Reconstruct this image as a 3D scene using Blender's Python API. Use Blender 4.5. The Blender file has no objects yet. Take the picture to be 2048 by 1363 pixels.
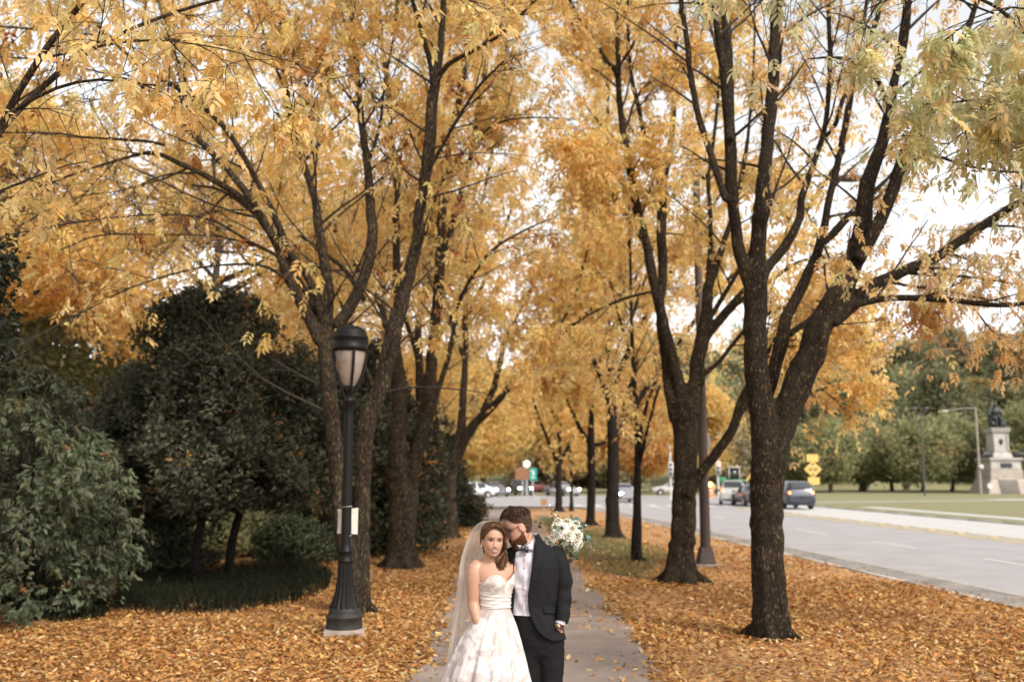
import bpy, bmesh, math, random
import numpy as np
from mathutils import Vector, Matrix
random.seed(7)
RNG = np.random.default_rng(11)
scn = bpy.context.scene
COL = scn.collection
R = math.radians

# ------------------------------------------------------------------ camera
FPX = 1991.0                      # focal length in photograph pixels (2048 wide)
PITCH = R(7.7)
CAM = np.array([0.0, 0.0, 1.95])
CF = np.array([0.0, math.cos(PITCH), math.sin(PITCH)])
CU = np.array([0.0, -math.sin(PITCH), math.cos(PITCH)])
CR = np.array([1.0, 0.0, 0.0])

def P(u, v, Y):
    """world point seen at photograph pixel (u, v) at ground distance Y"""
    d = CF + CR * ((u - 1024.0) / FPX) - CU * ((v - 681.5) / FPX)
    t = Y / d[1]
    return CAM + d * t

def G(u, v, z=0.0):
    """world point on the level z seen at pixel (u, v)"""
    d = CF + CR * ((u - 1024.0) / FPX) - CU * ((v - 681.5) / FPX)
    t = (z - CAM[2]) / d[2]
    return CAM + d * t

def px2m(w, Y):
    return w * (Y * 1.0) / FPX

cam_d = bpy.data.cameras.new('camera')
cam = bpy.data.objects.new('camera', cam_d)
COL.objects.link(cam)
cam.location = CAM
cam.rotation_euler = (R(90) + PITCH, 0, 0)
cam_d.sensor_width = 36.0
cam_d.lens = 36.0 * FPX / 2048.0
cam_d.clip_start = 0.05
cam_d.clip_end = 3000
cam_d.dof.use_dof = True
cam_d.dof.focus_distance = 6.6
cam_d.dof.aperture_fstop = 1.7
scn.camera = cam

# ------------------------------------------------------------------ light
SUN_EL, SUN_AZ = R(42), R(140)     # azimuth clockwise from +Y
w = bpy.data.worlds.new('World'); scn.world = w; w.use_nodes = True
nt = w.node_tree; nt.nodes.clear()
sky = nt.nodes.new('ShaderNodeTexSky'); sky.sky_type = 'NISHITA'
sky.sun_disc = False; sky.sun_elevation = SUN_EL; sky.sun_rotation = SUN_AZ
sky.air_density = 1.0; sky.dust_density = 1.0; sky.ozone_density = 1.0
hs = nt.nodes.new('ShaderNodeHueSaturation'); hs.inputs['Saturation'].default_value = 0.06
bg = nt.nodes.new('ShaderNodeBackground'); bg.inputs['Strength'].default_value = 0.15
wo = nt.nodes.new('ShaderNodeOutputWorld')
nt.links.new(sky.outputs[0], hs.inputs['Color'])
nt.links.new(hs.outputs[0], bg.inputs['Color'])
nt.links.new(bg.outputs[0], wo.inputs[0])
sd = bpy.data.lights.new('sun', 'SUN'); sun = bpy.data.objects.new('sun', sd); COL.objects.link(sun)
sd.energy = 2.2; sd.angle = R(16); sd.color = (1.0, 0.915, 0.79)
sdir = Vector((math.sin(SUN_AZ) * math.cos(SUN_EL), math.cos(SUN_AZ) * math.cos(SUN_EL), math.sin(SUN_EL)))
sun.rotation_euler = sdir.to_track_quat('Z', 'Y').to_euler()
sun.location = (10, -10, 30)
scn.view_settings.view_transform = 'Standard'
scn.view_settings.look = 'None'
scn.view_settings.exposure = 0.88
scn.view_settings.gamma = 1.0
scn.cycles.max_bounces = 8
scn.cycles.transparent_max_bounces = 12
scn.cycles.use_denoising = True
scn.cycles.caustics_reflective = False
scn.cycles.caustics_refractive = False

# ------------------------------------------------------------------ objects
def tag(o, label=None, cat=None, group=None, kind=None):
    if label: o['label'] = label
    if cat: o['category'] = cat
    if group: o['group'] = group
    if kind: o['kind'] = kind
    return o

def empty(name, loc=(0, 0, 0), label=None, cat=None, group=None):
    o = bpy.data.objects.new(name, None); COL.objects.link(o)
    o.location = tuple(loc); o.empty_display_size = 0.2
    return tag(o, label, cat, group)

class Geo:
    """collects vertex and face arrays; build() links them as one mesh object"""
    def __init__(s):
        s.V = []; s.F = {3: [], 4: []}; s.C = []; s.n = 0; s.ng = []; s.M = {3: [], 4: []}
    def add(s, v, f, col=None, mi=0):
        v = np.asarray(v, float).reshape(-1, 3); f = np.asarray(f, int)
        if len(f):
            s.F[f.shape[1]].append(f + s.n); s.M[f.shape[1]].append(np.full(len(f), mi))
        s.V.append(v); s.n += len(v)
        if col is not None:
            col = np.asarray(col, float)
            if col.ndim == 1: col = np.repeat(col[None], len(v), 0)
            s.C.append(col)
        return s
    def build(s, name, mat, parent=None, smooth=True, loc=None):
        me = bpy.data.meshes.new(name)
        V = np.concatenate(s.V) if s.V else np.zeros((0, 3))
        org = np.zeros(3)
        if parent is not None: org = np.array(parent.matrix_world.translation) if parent.parent is None else np.zeros(3)
        if parent is not None:
            org = np.array(world_loc(parent))
        elif loc is not None:
            org = np.array(loc, float)
        V = V - org
        loops = []; tot = []; mi = []
        for k in (3, 4):
            for f, m in zip(s.F[k], s.M[k]):
                loops.append(f.ravel()); tot.append(np.full(len(f), k)); mi.append(m)
        loops = np.concatenate(loops); tot = np.concatenate(tot); mi = np.concatenate(mi)
        me.vertices.add(len(V)); me.vertices.foreach_set('co', V.ravel())
        me.loops.add(len(loops)); me.loops.foreach_set('vertex_index', loops.astype(np.int32))
        me.polygons.add(len(tot))
        st = np.concatenate([[0], np.cumsum(tot)[:-1]])
        me.polygons.foreach_set('loop_start', st.astype(np.int32))
        me.polygons.foreach_set('loop_total', tot.astype(np.int32))
        me.polygons.foreach_set('material_index', mi.astype(np.int32))
        me.polygons.foreach_set('use_smooth', np.full(len(tot), bool(smooth)))
        if s.C:
            C = np.concatenate(s.C)
            if C.shape[1] == 3: C = np.concatenate([C, np.ones((len(C), 1))], 1)
            a = me.color_attributes.new('Col', 'FLOAT_COLOR', 'POINT')
            a.data.foreach_set('color', C.astype(np.float32).ravel())
        me.update(calc_edges=True)
        for m in (mat if isinstance(mat, (list, tuple)) else [mat]): me.materials.append(m)
        o = bpy.data.objects.new(name, me); COL.objects.link(o)
        if parent is not None: o.parent = parent
        else: o.location = tuple(org)
        return o

def world_loc(o):
    l = Vector((0, 0, 0))
    while o is not None:
        l = l + o.location; o = o.parent
    return l

def grid_faces(nr, nc, closed):
    i = np.arange(nr - 1)[:, None]; n = nc if closed else nc - 1
    j = np.arange(n)[None]
    a = i * nc + j; b = i * nc + (j + 1) % nc
    return np.stack([a, b, b + nc, a + nc], -1).reshape(-1, 4)

def tube_arrays(pts, rad, sides=8, cap=True, rough=0.0):
    pts = np.asarray(pts, float); n = len(pts); rad = np.broadcast_to(np.asarray(rad, float), (n,))
    t = np.gradient(pts, axis=0); t /= np.linalg.norm(t, axis=1)[:, None] + 1e-9
    ref = np.array([0.0, 1.0, 0.0]) if abs(t[0][1]) < 0.9 else np.array([1.0, 0, 0])
    u = np.cross(t[0], ref); u /= np.linalg.norm(u)
    us = []
    for k in range(n):
        u = u - t[k] * np.dot(u, t[k]); u /= np.linalg.norm(u) + 1e-9
        us.append(u)
    us = np.array(us); ws = np.cross(t, us)
    a = np.arange(sides) / sides * 2 * math.pi
    rr = rad[:, None] * (1 + (RNG.normal(0, rough, (n, sides)) if rough else 0))
    V = pts[:, None] + us[:, None] * (np.cos(a)[None, :, None] * rr[..., None]) + ws[:, None] * (np.sin(a)[None, :, None] * rr[..., None])
    return V.reshape(-1, 3), grid_faces(n, sides, True)

def add_tube(g, pts, rad, sides=8, cap=True, col=None, mi=0, rough=0.0):
    v, f = tube_arrays(pts, rad, sides, rough=rough)
    n = len(v) // sides
    g.add(v, f, col, mi)
    if cap:
        for base, rev in ((0, True), ((n - 1) * sides, False)):
            ring = v[base:base + sides]
            c = ring.mean(0)
            vv = np.concatenate([ring, c[None]])
            idx = np.arange(sides)
            ff = np.stack([idx, (idx + 1) % sides, np.full(sides, sides)], 1)
            if rev: ff = ff[:, ::-1]
            g.add(vv, ff, col, mi)

def catmull(pts, step):
    """resample a polyline of rows (any width; first three are xyz) as a smooth curve"""
    p = np.asarray(pts, float)
    if len(p) < 3:
        d = np.linalg.norm(p[-1, :3] - p[0, :3]); k = max(2, int(d / step) + 1)
        t = np.linspace(0, 1, k)[:, None]; return p[0] * (1 - t) + p[-1] * t
    q = np.concatenate([2 * p[:1] - p[1:2], p, 2 * p[-1:] - p[-2:-1]])
    out = []
    for i in range(1, len(q) - 2):
        d = np.linalg.norm(q[i + 1, :3] - q[i, :3]); k = max(2, int(d / step))
        t = np.linspace(0, 1, k, endpoint=False)[:, None]
        a, b, c, e = q[i - 1], q[i], q[i + 1], q[i + 2]
        out.append(0.5 * (2 * b + (c - a) * t + (2 * a - 5 * b + 4 * c - e) * t ** 2 + (3 * b - a - 3 * c + e) * t ** 3))
    out.append(q[-2][None])
    return np.concatenate(out)

def lathe(g, prof, center, sides=24, col=None, mi=0, flute=None):
    """prof rows (radius, z); center xyz of the base"""
    prof = np.asarray(prof, float); a = np.arange(sides) / sides * 2 * math.pi
    r = prof[:, 0][:, None] * np.ones(sides)[None]
    if flute: r = r * flute(prof[:, 1][:, None], a[None])
    V = np.stack([r * np.cos(a), r * np.sin(a), prof[:, 1][:, None] * np.ones(sides)], -1) + np.asarray(center)
    g.add(V.reshape(-1, 3), grid_faces(len(prof), sides, True), col, mi)

def box(g, c, s, rz=0.0, bev=0.0, col=None, mi=0, M=None):
    """box of size s about c, optional bevelled edges"""
    bm = bmesh.new(); bmesh.ops.create_cube(bm, size=1.0)
    for v in bm.verts: v.co = Vector((v.co.x * s[0], v.co.y * s[1], v.co.z * s[2]))
    if bev: bmesh.ops.bevel(bm, geom=bm.edges[:], offset=bev, segments=2, affect='EDGES')
    put_bm(g, bm, Matrix.Translation(Vector(tuple(c))) @ (M if M is not None else Matrix.Rotation(rz, 4, 'Z')), col, mi)

def put_bm(g, bm, M=None, col=None, mi=0):
    if M is not None: bm.transform(M)
    bm.verts.ensure_lookup_table(); bmesh.ops.triangulate(bm, faces=[f for f in bm.faces if len(f.verts) > 4])
    bm.verts.index_update()
    V = np.array([v.co[:] for v in bm.verts])
    f3 = [[v.index for v in f.verts] for f in bm.faces if len(f.verts) == 3]
    f4 = [[v.index for v in f.verts] for f in bm.faces if len(f.verts) == 4]
    n0 = g.n
    g.add(V, np.zeros((0, 3), int), col, mi)
    for k, ff in ((3, f3), (4, f4)):
        if ff:
            g.F[k].append(np.array(ff) + n0); g.M[k].append(np.full(len(ff), mi))
    bm.free()

def vox(o, size, smooth=6, factor=0.5):
    """turn overlapping closed pieces into one continuous surface"""
    m = o.modifiers.new('r', 'REMESH'); m.mode = 'VOXEL'; m.voxel_size = size
    if smooth:
        s = o.modifiers.new('s', 'SMOOTH'); s.factor = factor; s.iterations = smooth
    dg = bpy.context.evaluated_depsgraph_get()
    me = bpy.data.meshes.new_from_object(o.evaluated_get(dg))
    V = np.empty(len(me.vertices) * 3); me.vertices.foreach_get('co', V); V = V.reshape(-1, 3)
    F = np.empty(len(me.loops), np.int32); me.loops.foreach_get('vertex_index', F)
    n = np.empty(len(me.polygons), np.int32); me.polygons.foreach_get('loop_total', n)
    off = np.array(world_loc(o))
    old = o.data
    bpy.data.objects.remove(o); bpy.data.meshes.remove(old); bpy.data.meshes.remove(me)
    st = np.concatenate([[0], np.cumsum(n)[:-1]])
    f4 = F[(st[n == 4][:, None] + np.arange(4))]; f3 = F[(st[n == 3][:, None] + np.arange(3))]
    return V + off, f4, f3

def vnoise(p, scale, seed=0):
    """smooth value noise in [-1,1], vectorised"""
    p = np.asarray(p) * scale + seed * 17.31
    i = np.floor(p).astype(np.int64); f = p - i; f = f * f * (3 - 2 * f)
    def h(a):
        n = (a[..., 0] * 73856093) ^ (a[..., 1] * 19349663) ^ (a[..., 2] * 83492791)
        n = (n ^ (n >> 13)) * 1274126177 & 0x7fffffff
        return (n % 100003) / 50001.5 - 1
    r = 0
    for dx in (0, 1):
        for dy in (0, 1):
            for dz in (0, 1):
                wgt = (f[..., 0] if dx else 1 - f[..., 0]) * (f[..., 1] if dy else 1 - f[..., 1]) * (f[..., 2] if dz else 1 - f[..., 2])
                r = r + wgt * h(i + np.array([dx, dy, dz]))
    return r

# ------------------------------------------------------------------ materials
def newmat(name):
    m = bpy.data.materials.new(name); m.use_nodes = True
    nt = m.node_tree; b = nt.nodes['Principled BSDF']
    return m, nt, b

def N(nt, t, **kw):
    n = nt.nodes.new(t)
    for k, v in kw.items():
        if k in n.inputs: n.inputs[k].default_value = v
        else: setattr(n, k, v)
    return n

def mat(name, c1, c2=None, scale=8.0, rough=0.7, bump=0.0, bscale=None, metal=0.0, stretch=(1, 1, 1), detail=5, spec=0.5,
        coat=0.0, ramp=(0.35, 0.65), coord='Object', bdist=0.01, emit=None, trans=0.0, alpha=None):
    m, nt, b = newmat(name)
    b.inputs['Roughness'].default_value = rough; b.inputs['Metallic'].default_value = metal
    b.inputs['Specular IOR Level'].default_value = spec; b.inputs['Coat Weight'].default_value = coat
    L = nt.links.new
    tc = N(nt, 'ShaderNodeTexCoord'); mp = N(nt, 'ShaderNodeMapping'); mp.inputs['Scale'].default_value = stretch
    L(tc.outputs[coord], mp.inputs[0])
    no = N(nt, 'ShaderNodeTexNoise', Scale=scale, Detail=detail, Roughness=0.6)
    L(mp.outputs[0], no.inputs['Vector'])
    if c2 is None: c2 = tuple(c * 0.8 for c in c1)
    cr = N(nt, 'ShaderNodeValToRGB')
    cr.color_ramp.elements[0].position = ramp[0]; cr.color_ramp.elements[0].color = (*c2, 1)
    cr.color_ramp.elements[1].position = ramp[1]; cr.color_ramp.elements[1].color = (*c1, 1)
    L(no.outputs['Fac'], cr.inputs[0]); L(cr.outputs[0], b.inputs['Base Color'])
    if bump:
        n2 = N(nt, 'ShaderNodeTexNoise', Scale=bscale or scale * 3, Detail=6, Roughness=0.65)
        L(mp.outputs[0], n2.inputs['Vector'])
        bp = N(nt, 'ShaderNodeBump', Strength=bump, Distance=bdist)
        L(n2.outputs['Fac'], bp.inputs['Height']); L(bp.outputs[0], b.inputs['Normal'])
    if emit:
        b.inputs['Emission Color'].default_value = (*emit[0], 1); b.inputs['Emission Strength'].default_value = emit[1]
    if trans: b.inputs['Transmission Weight'].default_value = trans
    if alpha is not None: b.inputs['Alpha'].default_value = alpha
    return m

def leafmat(name, trans=0.45, rough=0.55, tint=(1, 1, 1)):
    """leaf pigment from the per-leaf colour attribute; thin, lets light through"""
    m = bpy.data.materials.new(name); m.use_nodes = True
    nt = m.node_tree; nt.nodes.clear(); L = nt.links.new
    at = N(nt, 'ShaderNodeAttribute', attribute_name='Col')
    mx = N(nt, 'ShaderNodeMixRGB', blend_type='MULTIPLY'); mx.inputs[0].default_value = 1.0; mx.inputs[2].default_value = (*tint, 1)
    L(at.outputs['Color'], mx.inputs[1])
    d = N(nt, 'ShaderNodeBsdfPrincipled', Roughness=rough); d.inputs['Specular IOR Level'].default_value = 0.25
    t = N(nt, 'ShaderNodeBsdfTranslucent')
    ms = N(nt, 'ShaderNodeMixShader'); ms.inputs[0].default_value = trans
    o = N(nt, 'ShaderNodeOutputMaterial')
    L(mx.outputs[0], d.inputs['Base Color']); L(mx.outputs[0], t.inputs['Color'])
    L(d.outputs[0], ms.inputs[1]); L(t.outputs[0], ms.inputs[2]); L(ms.outputs[0], o.inputs[0])
    return m

def bark(name, c1, c2, c3, stretch=6.0, scale=9.0):
    """furrowed bark: ridges run along the stem, pale flecks and damp dark streaks"""
    m, nt, b = newmat(name); L = nt.links.new
    b.inputs['Roughness'].default_value = 0.9; b.inputs['Specular IOR Level'].default_value = 0.2
    tc = N(nt, 'ShaderNodeTexCoord'); mp = N(nt, 'ShaderNodeMapping'); mp.inputs['Scale'].default_value = (stretch, stretch, 1.3)
    L(tc.outputs['Object'], mp.inputs[0])
    v = N(nt, 'ShaderNodeTexVoronoi', Scale=scale, feature='DISTANCE_TO_EDGE'); 
    nz = N(nt, 'ShaderNodeTexNoise', Scale=scale * 0.8, Detail=6, Roughness=0.7)
    L(mp.outputs[0], nz.inputs['Vector'])
    mixv = N(nt, 'ShaderNodeMixRGB', blend_type='ADD'); mixv.inputs[0].default_value = 0.35
    L(mp.outputs[0], mixv.inputs[1]); L(nz.outputs['Color'], mixv.inputs[2]); L(mixv.outputs[0], v.inputs['Vector'])
    r1 = N(nt, 'ShaderNodeValToRGB'); r1.color_ramp.elements[0].color = (*c2, 1); r1.color_ramp.elements[1].color = (*c1, 1)
    r1.color_ramp.elements[0].position = 0.02; r1.color_ramp.elements[1].position = 0.28
    L(v.outputs['Distance'], r1.inputs[0])
    big = N(nt, 'ShaderNodeTexNoise', Scale=2.2, Detail=4); mp2 = N(nt, 'ShaderNodeMapping'); mp2.inputs['Scale'].default_value = (2.2, 2.2, 0.5)
    L(tc.outputs['Object'], mp2.inputs[0]); L(mp2.outputs[0], big.inputs['Vector'])
    r2 = N(nt, 'ShaderNodeValToRGB'); r2.color_ramp.elements[0].position = 0.4; r2.color_ramp.elements[1].position = 0.62
    L(big.outputs['Fac'], r2.inputs[0])
    mx = N(nt, 'ShaderNodeMixRGB'); L(r2.outputs[0], mx.inputs[0]); L(r1.outputs[0], mx.inputs[1])
    mul = N(nt, 'ShaderNodeMixRGB', blend_type='MULTIPLY'); mul.inputs[0].default_value = 1; mul.inputs[2].default_value = (*c3, 1)
    L(r1.outputs[0], mul.inputs[1]); L(mul.outputs[0], mx.inputs[2]); L(mx.outputs[0], b.inputs['Base Color'])
    fl = N(nt, 'ShaderNodeTexNoise', Scale=42, Detail=3); mp3 = N(nt, 'ShaderNodeMapping'); mp3.inputs['Scale'].default_value = (1, 1, .35)
    L(tc.outputs['Object'], mp3.inputs[0]); L(mp3.outputs[0], fl.inputs['Vector'])
    r3 = N(nt, 'ShaderNodeValToRGB'); r3.color_ramp.elements[0].position = .60; r3.color_ramp.elements[1].position = .68; L(fl.outputs['Fac'], r3.inputs[0])
    mf = N(nt, 'ShaderNodeMixRGB'); mf.inputs[2].default_value = (c1[0] * 2.3, c1[1] * 2.2, c1[2] * 2.0, 1); L(r3.outputs[0], mf.inputs[0]); L(mx.outputs[0], mf.inputs[1]); L(mf.outputs[0], b.inputs['Base Color'])
    bp = N(nt, 'ShaderNodeBump', Strength=1.0, Distance=0.02)
    ad = N(nt, 'ShaderNodeMath', operation='ADD'); L(v.outputs['Distance'], ad.inputs[0]); L(nz.outputs['Fac'], ad.inputs[1])
    L(ad.outputs[0], bp.inputs['Height']); L(bp.outputs[0], b.inputs['Normal'])
    return m
# ================================================================== TREES
def leaflet4(b, d, n, L, W, fold=0.25, droop=0.2):
    """kite leaflet from base b along d, face normal n"""
    s = np.cross(n, d); s /= np.linalg.norm(s)
    t = b + d * L - n * L * droop
    m = b + d * L * 0.42
    return np.array([b, m + s * W / 2 + n * W * fold, t, m - s * W / 2 + n * W * fold]), np.array([[0, 2, 1], [0, 3, 2]])

def leaflet8(b, d, n, L, W, fold=0.18, droop=0.25):
    s = np.cross(n, d); s /= np.linalg.norm(s)
    def pt(t, w):
        return b + d * L * t - n * L * droop * t * t + s * W * w + n * abs(w) * W * fold
    V = np.array([pt(0, 0), pt(.3, .42), pt(.3, 0), pt(.3, -.42), pt(.62, .4), pt(.6, 0), pt(.62, -.4), pt(1, 0.03)])
    F = np.array([[0, 2, 1], [0, 3, 2], [1, 2, 5], [1, 5, 4], [2, 3, 6], [2, 6, 5], [4, 5, 7], [5, 6, 7]])
    return V, F

def compound(L=0.17, pairs=3, ll=0.085, lw=0.034, fine=False, droop=0.35, seed=0):
    rg = np.random.default_rng(seed); V = []; F = []; n = 0
    fn = leaflet8 if fine else leaflet4
    def rach(t): return np.array([L * t, 0, -droop * L * t * t])
    items = []
    for k in range(pairs):
        t = 0.38 + 0.5 * k / max(1, pairs - 1)
        for sgn in (-1, 1):
            a = R(rg.uniform(42, 66)); items.append((rach(t), np.array([math.cos(a), sgn * math.sin(a), -rg.uniform(.1, .55)])))
    items.append((rach(1.0), np.array([1.0, rg.uniform(-.2, .2), -0.45])))
    for b, d in items:
        d = d / np.linalg.norm(d); nn = np.array([rg.normal(0, .25), rg.normal(0, .35), 1.0])
        nn = nn - d * nn.dot(d); nn /= np.linalg.norm(nn); sc = rg.uniform(.75, 1.15)
        v, f = fn(b, d, nn, ll * sc, lw * sc)
        V.append(v); F.append(f + n); n += len(v)
    return np.concatenate(V), np.concatenate(F)

def single(L, W, seed=0):
    v, f = leaflet4(np.zeros(3), np.array([1.0, 0, 0]), np.array([0, 0, 1.0]), L, W)
    return v - np.array([L * .4, 0, 0]), f

def tuft(n, L, W, spread, seed=0):
    """n loose leaves about a twig end, for far crowns"""
    rg = np.random.default_rng(seed); V = []; F = []; k = 0
    for i in range(n):
        d = rg.normal(0, 1, 3); d[2] = d[2] * .6 - .25; d /= np.linalg.norm(d)
        nn = np.array([rg.normal(0, 1), rg.normal(0, 1), .6]); nn -= d * nn.dot(d); nn /= np.linalg.norm(nn)
        s = rg.uniform(.7, 1.2)
        v, f = leaflet4(rg.normal(0, spread, 3), d, nn, L * s, W * s); V.append(v); F.append(f + k); k += len(v)
    return np.concatenate(V), np.concatenate(F)

def frames(az, pitch, roll):
    ca, sa, cp, sp = np.cos(az), np.sin(az), np.cos(pitch), np.sin(pitch)
    X = np.stack([ca * cp, sa * cp, sp], -1)
    Y = np.stack([-sa, ca, np.zeros_like(ca)], -1)
    Z = np.cross(X, Y)
    cr, sr = np.cos(roll)[:, None], np.sin(roll)[:, None]
    Y2 = Y * cr + Z * sr; Z2 = -Y * sr + Z * cr
    return np.stack([X, Y2, Z2], -1)          # columns

def scatter(g, temps, pos, rot, scale, col, jit=0.1, rng=RNG):
    """place leaf templates; one colour each, with a small change from leaflet to leaflet"""
    n = len(pos); which = rng.integers(0, len(temps), n)
    for k, (V, F) in enumerate(temps):
        s = np.where(which == k)[0]
        if not len(s): continue
        W = np.einsum('nij,kj->nki', rot[s], V) * scale[s][:, None, None] + pos[s][:, None]
        K = len(V)
        FF = F[None] + (np.arange(len(s)) * K)[:, None, None]
        per = 8 if K % 8 == 0 and len(F) == K else 4
        j = 1 + rng.normal(0, jit, (len(s), (K + per - 1) // per))
        C = col[s][:, None] * np.repeat(j, per, 1)[:, :K, None]
        g.add(W.reshape(-1, 3), FF.reshape(-1, 3), np.clip(C, 0.005, 0.95).reshape(-1, 3))

def palette(cols, wts, n, rng=RNG, jit=0.12, pos=None, sc=1.2, seed=0):
    """pick pigments; neighbours tend to share one"""
    cols = np.array(cols, float); c = np.cumsum(np.array(wts, float) / sum(wts))
    if pos is not None:
        q = (vnoise(pos, sc, seed) * 0.42 + 0.47) + rng.normal(0, .24, n)
    else: q = rng.random(n)
    q = np.clip(q, 0, .999); i = np.searchsorted(c, q)
    i = np.clip(i, 0, len(cols) - 1)
    return cols[i] * (1 + rng.normal(0, jit, (n, 1))) * (1 + rng.normal(0, .04, (n, 3)))

def batch_tubes(g, PT, RD, sides=4, col=None):
    T, K, _ = PT.shape
    t = np.gradient(PT, axis=1); t /= np.linalg.norm(t, axis=2)[..., None] + 1e-9
    ref = np.where(np.abs(t[:, :1, 2:3]) < .9, np.array([0, 0, 1.0]), np.array([1.0, 0, 0]))
    ref = np.repeat(ref, K, 1)
    u = np.cross(t, ref); u /= np.linalg.norm(u, axis=2)[..., None] + 1e-9
    ww = np.cross(t, u); a = np.arange(sides) / sides * 2 * math.pi
    V = PT[:, :, None] + (u[:, :, None] * np.cos(a)[:, None] + ww[:, :, None] * np.sin(a)[:, None]) * RD[..., None, None]
    F = grid_faces(K, sides, True)
    FF = F[None] + (np.arange(T) * K * sides)[:, None, None]
    g.add(V.reshape(-1, 3), FF.reshape(-1, 4), col)

def grow(start, d, length, K, curve, wig, rng):
    """batch of bent shoots: (T,K,3)"""
    T = len(start); d = d / (np.linalg.norm(d, axis=1)[:, None] + 1e-9)
    out = [start]; p = start.copy(); st = (length / (K - 1))[:, None]
    for k in range(1, K):
        d = d + np.array([0, 0, 1.0]) * np.reshape(curve, (-1, 1)) / (K - 1) + rng.normal(0, wig, (T, 3))
        d = d / np.linalg.norm(d, axis=1)[:, None]
        p = p + d * st; out.append(p)
    return np.stack(out, 1)

def side_dirs(t, lo, hi, rng, up=0.0):
    """directions leaving tangent t at an angle between lo and hi"""
    n = len(t); r = rng.normal(0, 1, (n, 3)); r -= t * np.sum(r * t, 1)[:, None]; r /= np.linalg.norm(r, axis=1)[:, None] + 1e-9
    a = rng.uniform(lo, hi, n)[:, None]
    d = t * np.cos(a) + r * np.sin(a); d[:, 2] += up
    return d / np.linalg.norm(d, axis=1)[:, None]

WSC = 1.0
def limb_rows(spec, Y):
    """'dy0 dy1|u,v,w u,v,w ...'  ->  world rows x,y,z,r; depth drifts from Y+dy0 to Y+dy1"""
    h, b = spec.split('|'); y0, y1 = map(float, h.split())
    p = np.array([[float(q) for q in s.split(',')] for s in b.split()])
    s = np.concatenate([[0], np.cumsum(np.hypot(np.diff(p[:, 0]), np.diff(p[:, 1])))]); s = s / s[-1]
    rows = []
    for (u, v, wd), k in zip(p, s):
        y = Y + y0 + (y1 - y0) * k ** 1.15
        rows.append([*P(u, v, y), px2m(wd, y) / 2 * WSC])
    return np.array(rows)

def extend(rows, rng, base, length, out=0.5):
    """let a limb that leaves the frame go on growing to its tip"""
    d = rows[-1, :3] - rows[-2, :3]; d /= np.linalg.norm(d)
    o = rows[-1, :3] - base; o[2] = 0; o /= np.linalg.norm(o) + 1e-6
    p = rows[-1].copy(); r0 = p[3]; add = []
    for k in range(1, 5):
        d = d + o * out * .25 + rng.normal(0, .12, 3) + np.array([0, 0, .02]); d /= np.linalg.norm(d)
        p = p.copy(); p[:3] += d * length / 4; p[3] = r0 * (1 - .2 * k) + .004; add.append(p)
    return np.concatenate([rows, np.array(add)])

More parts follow.
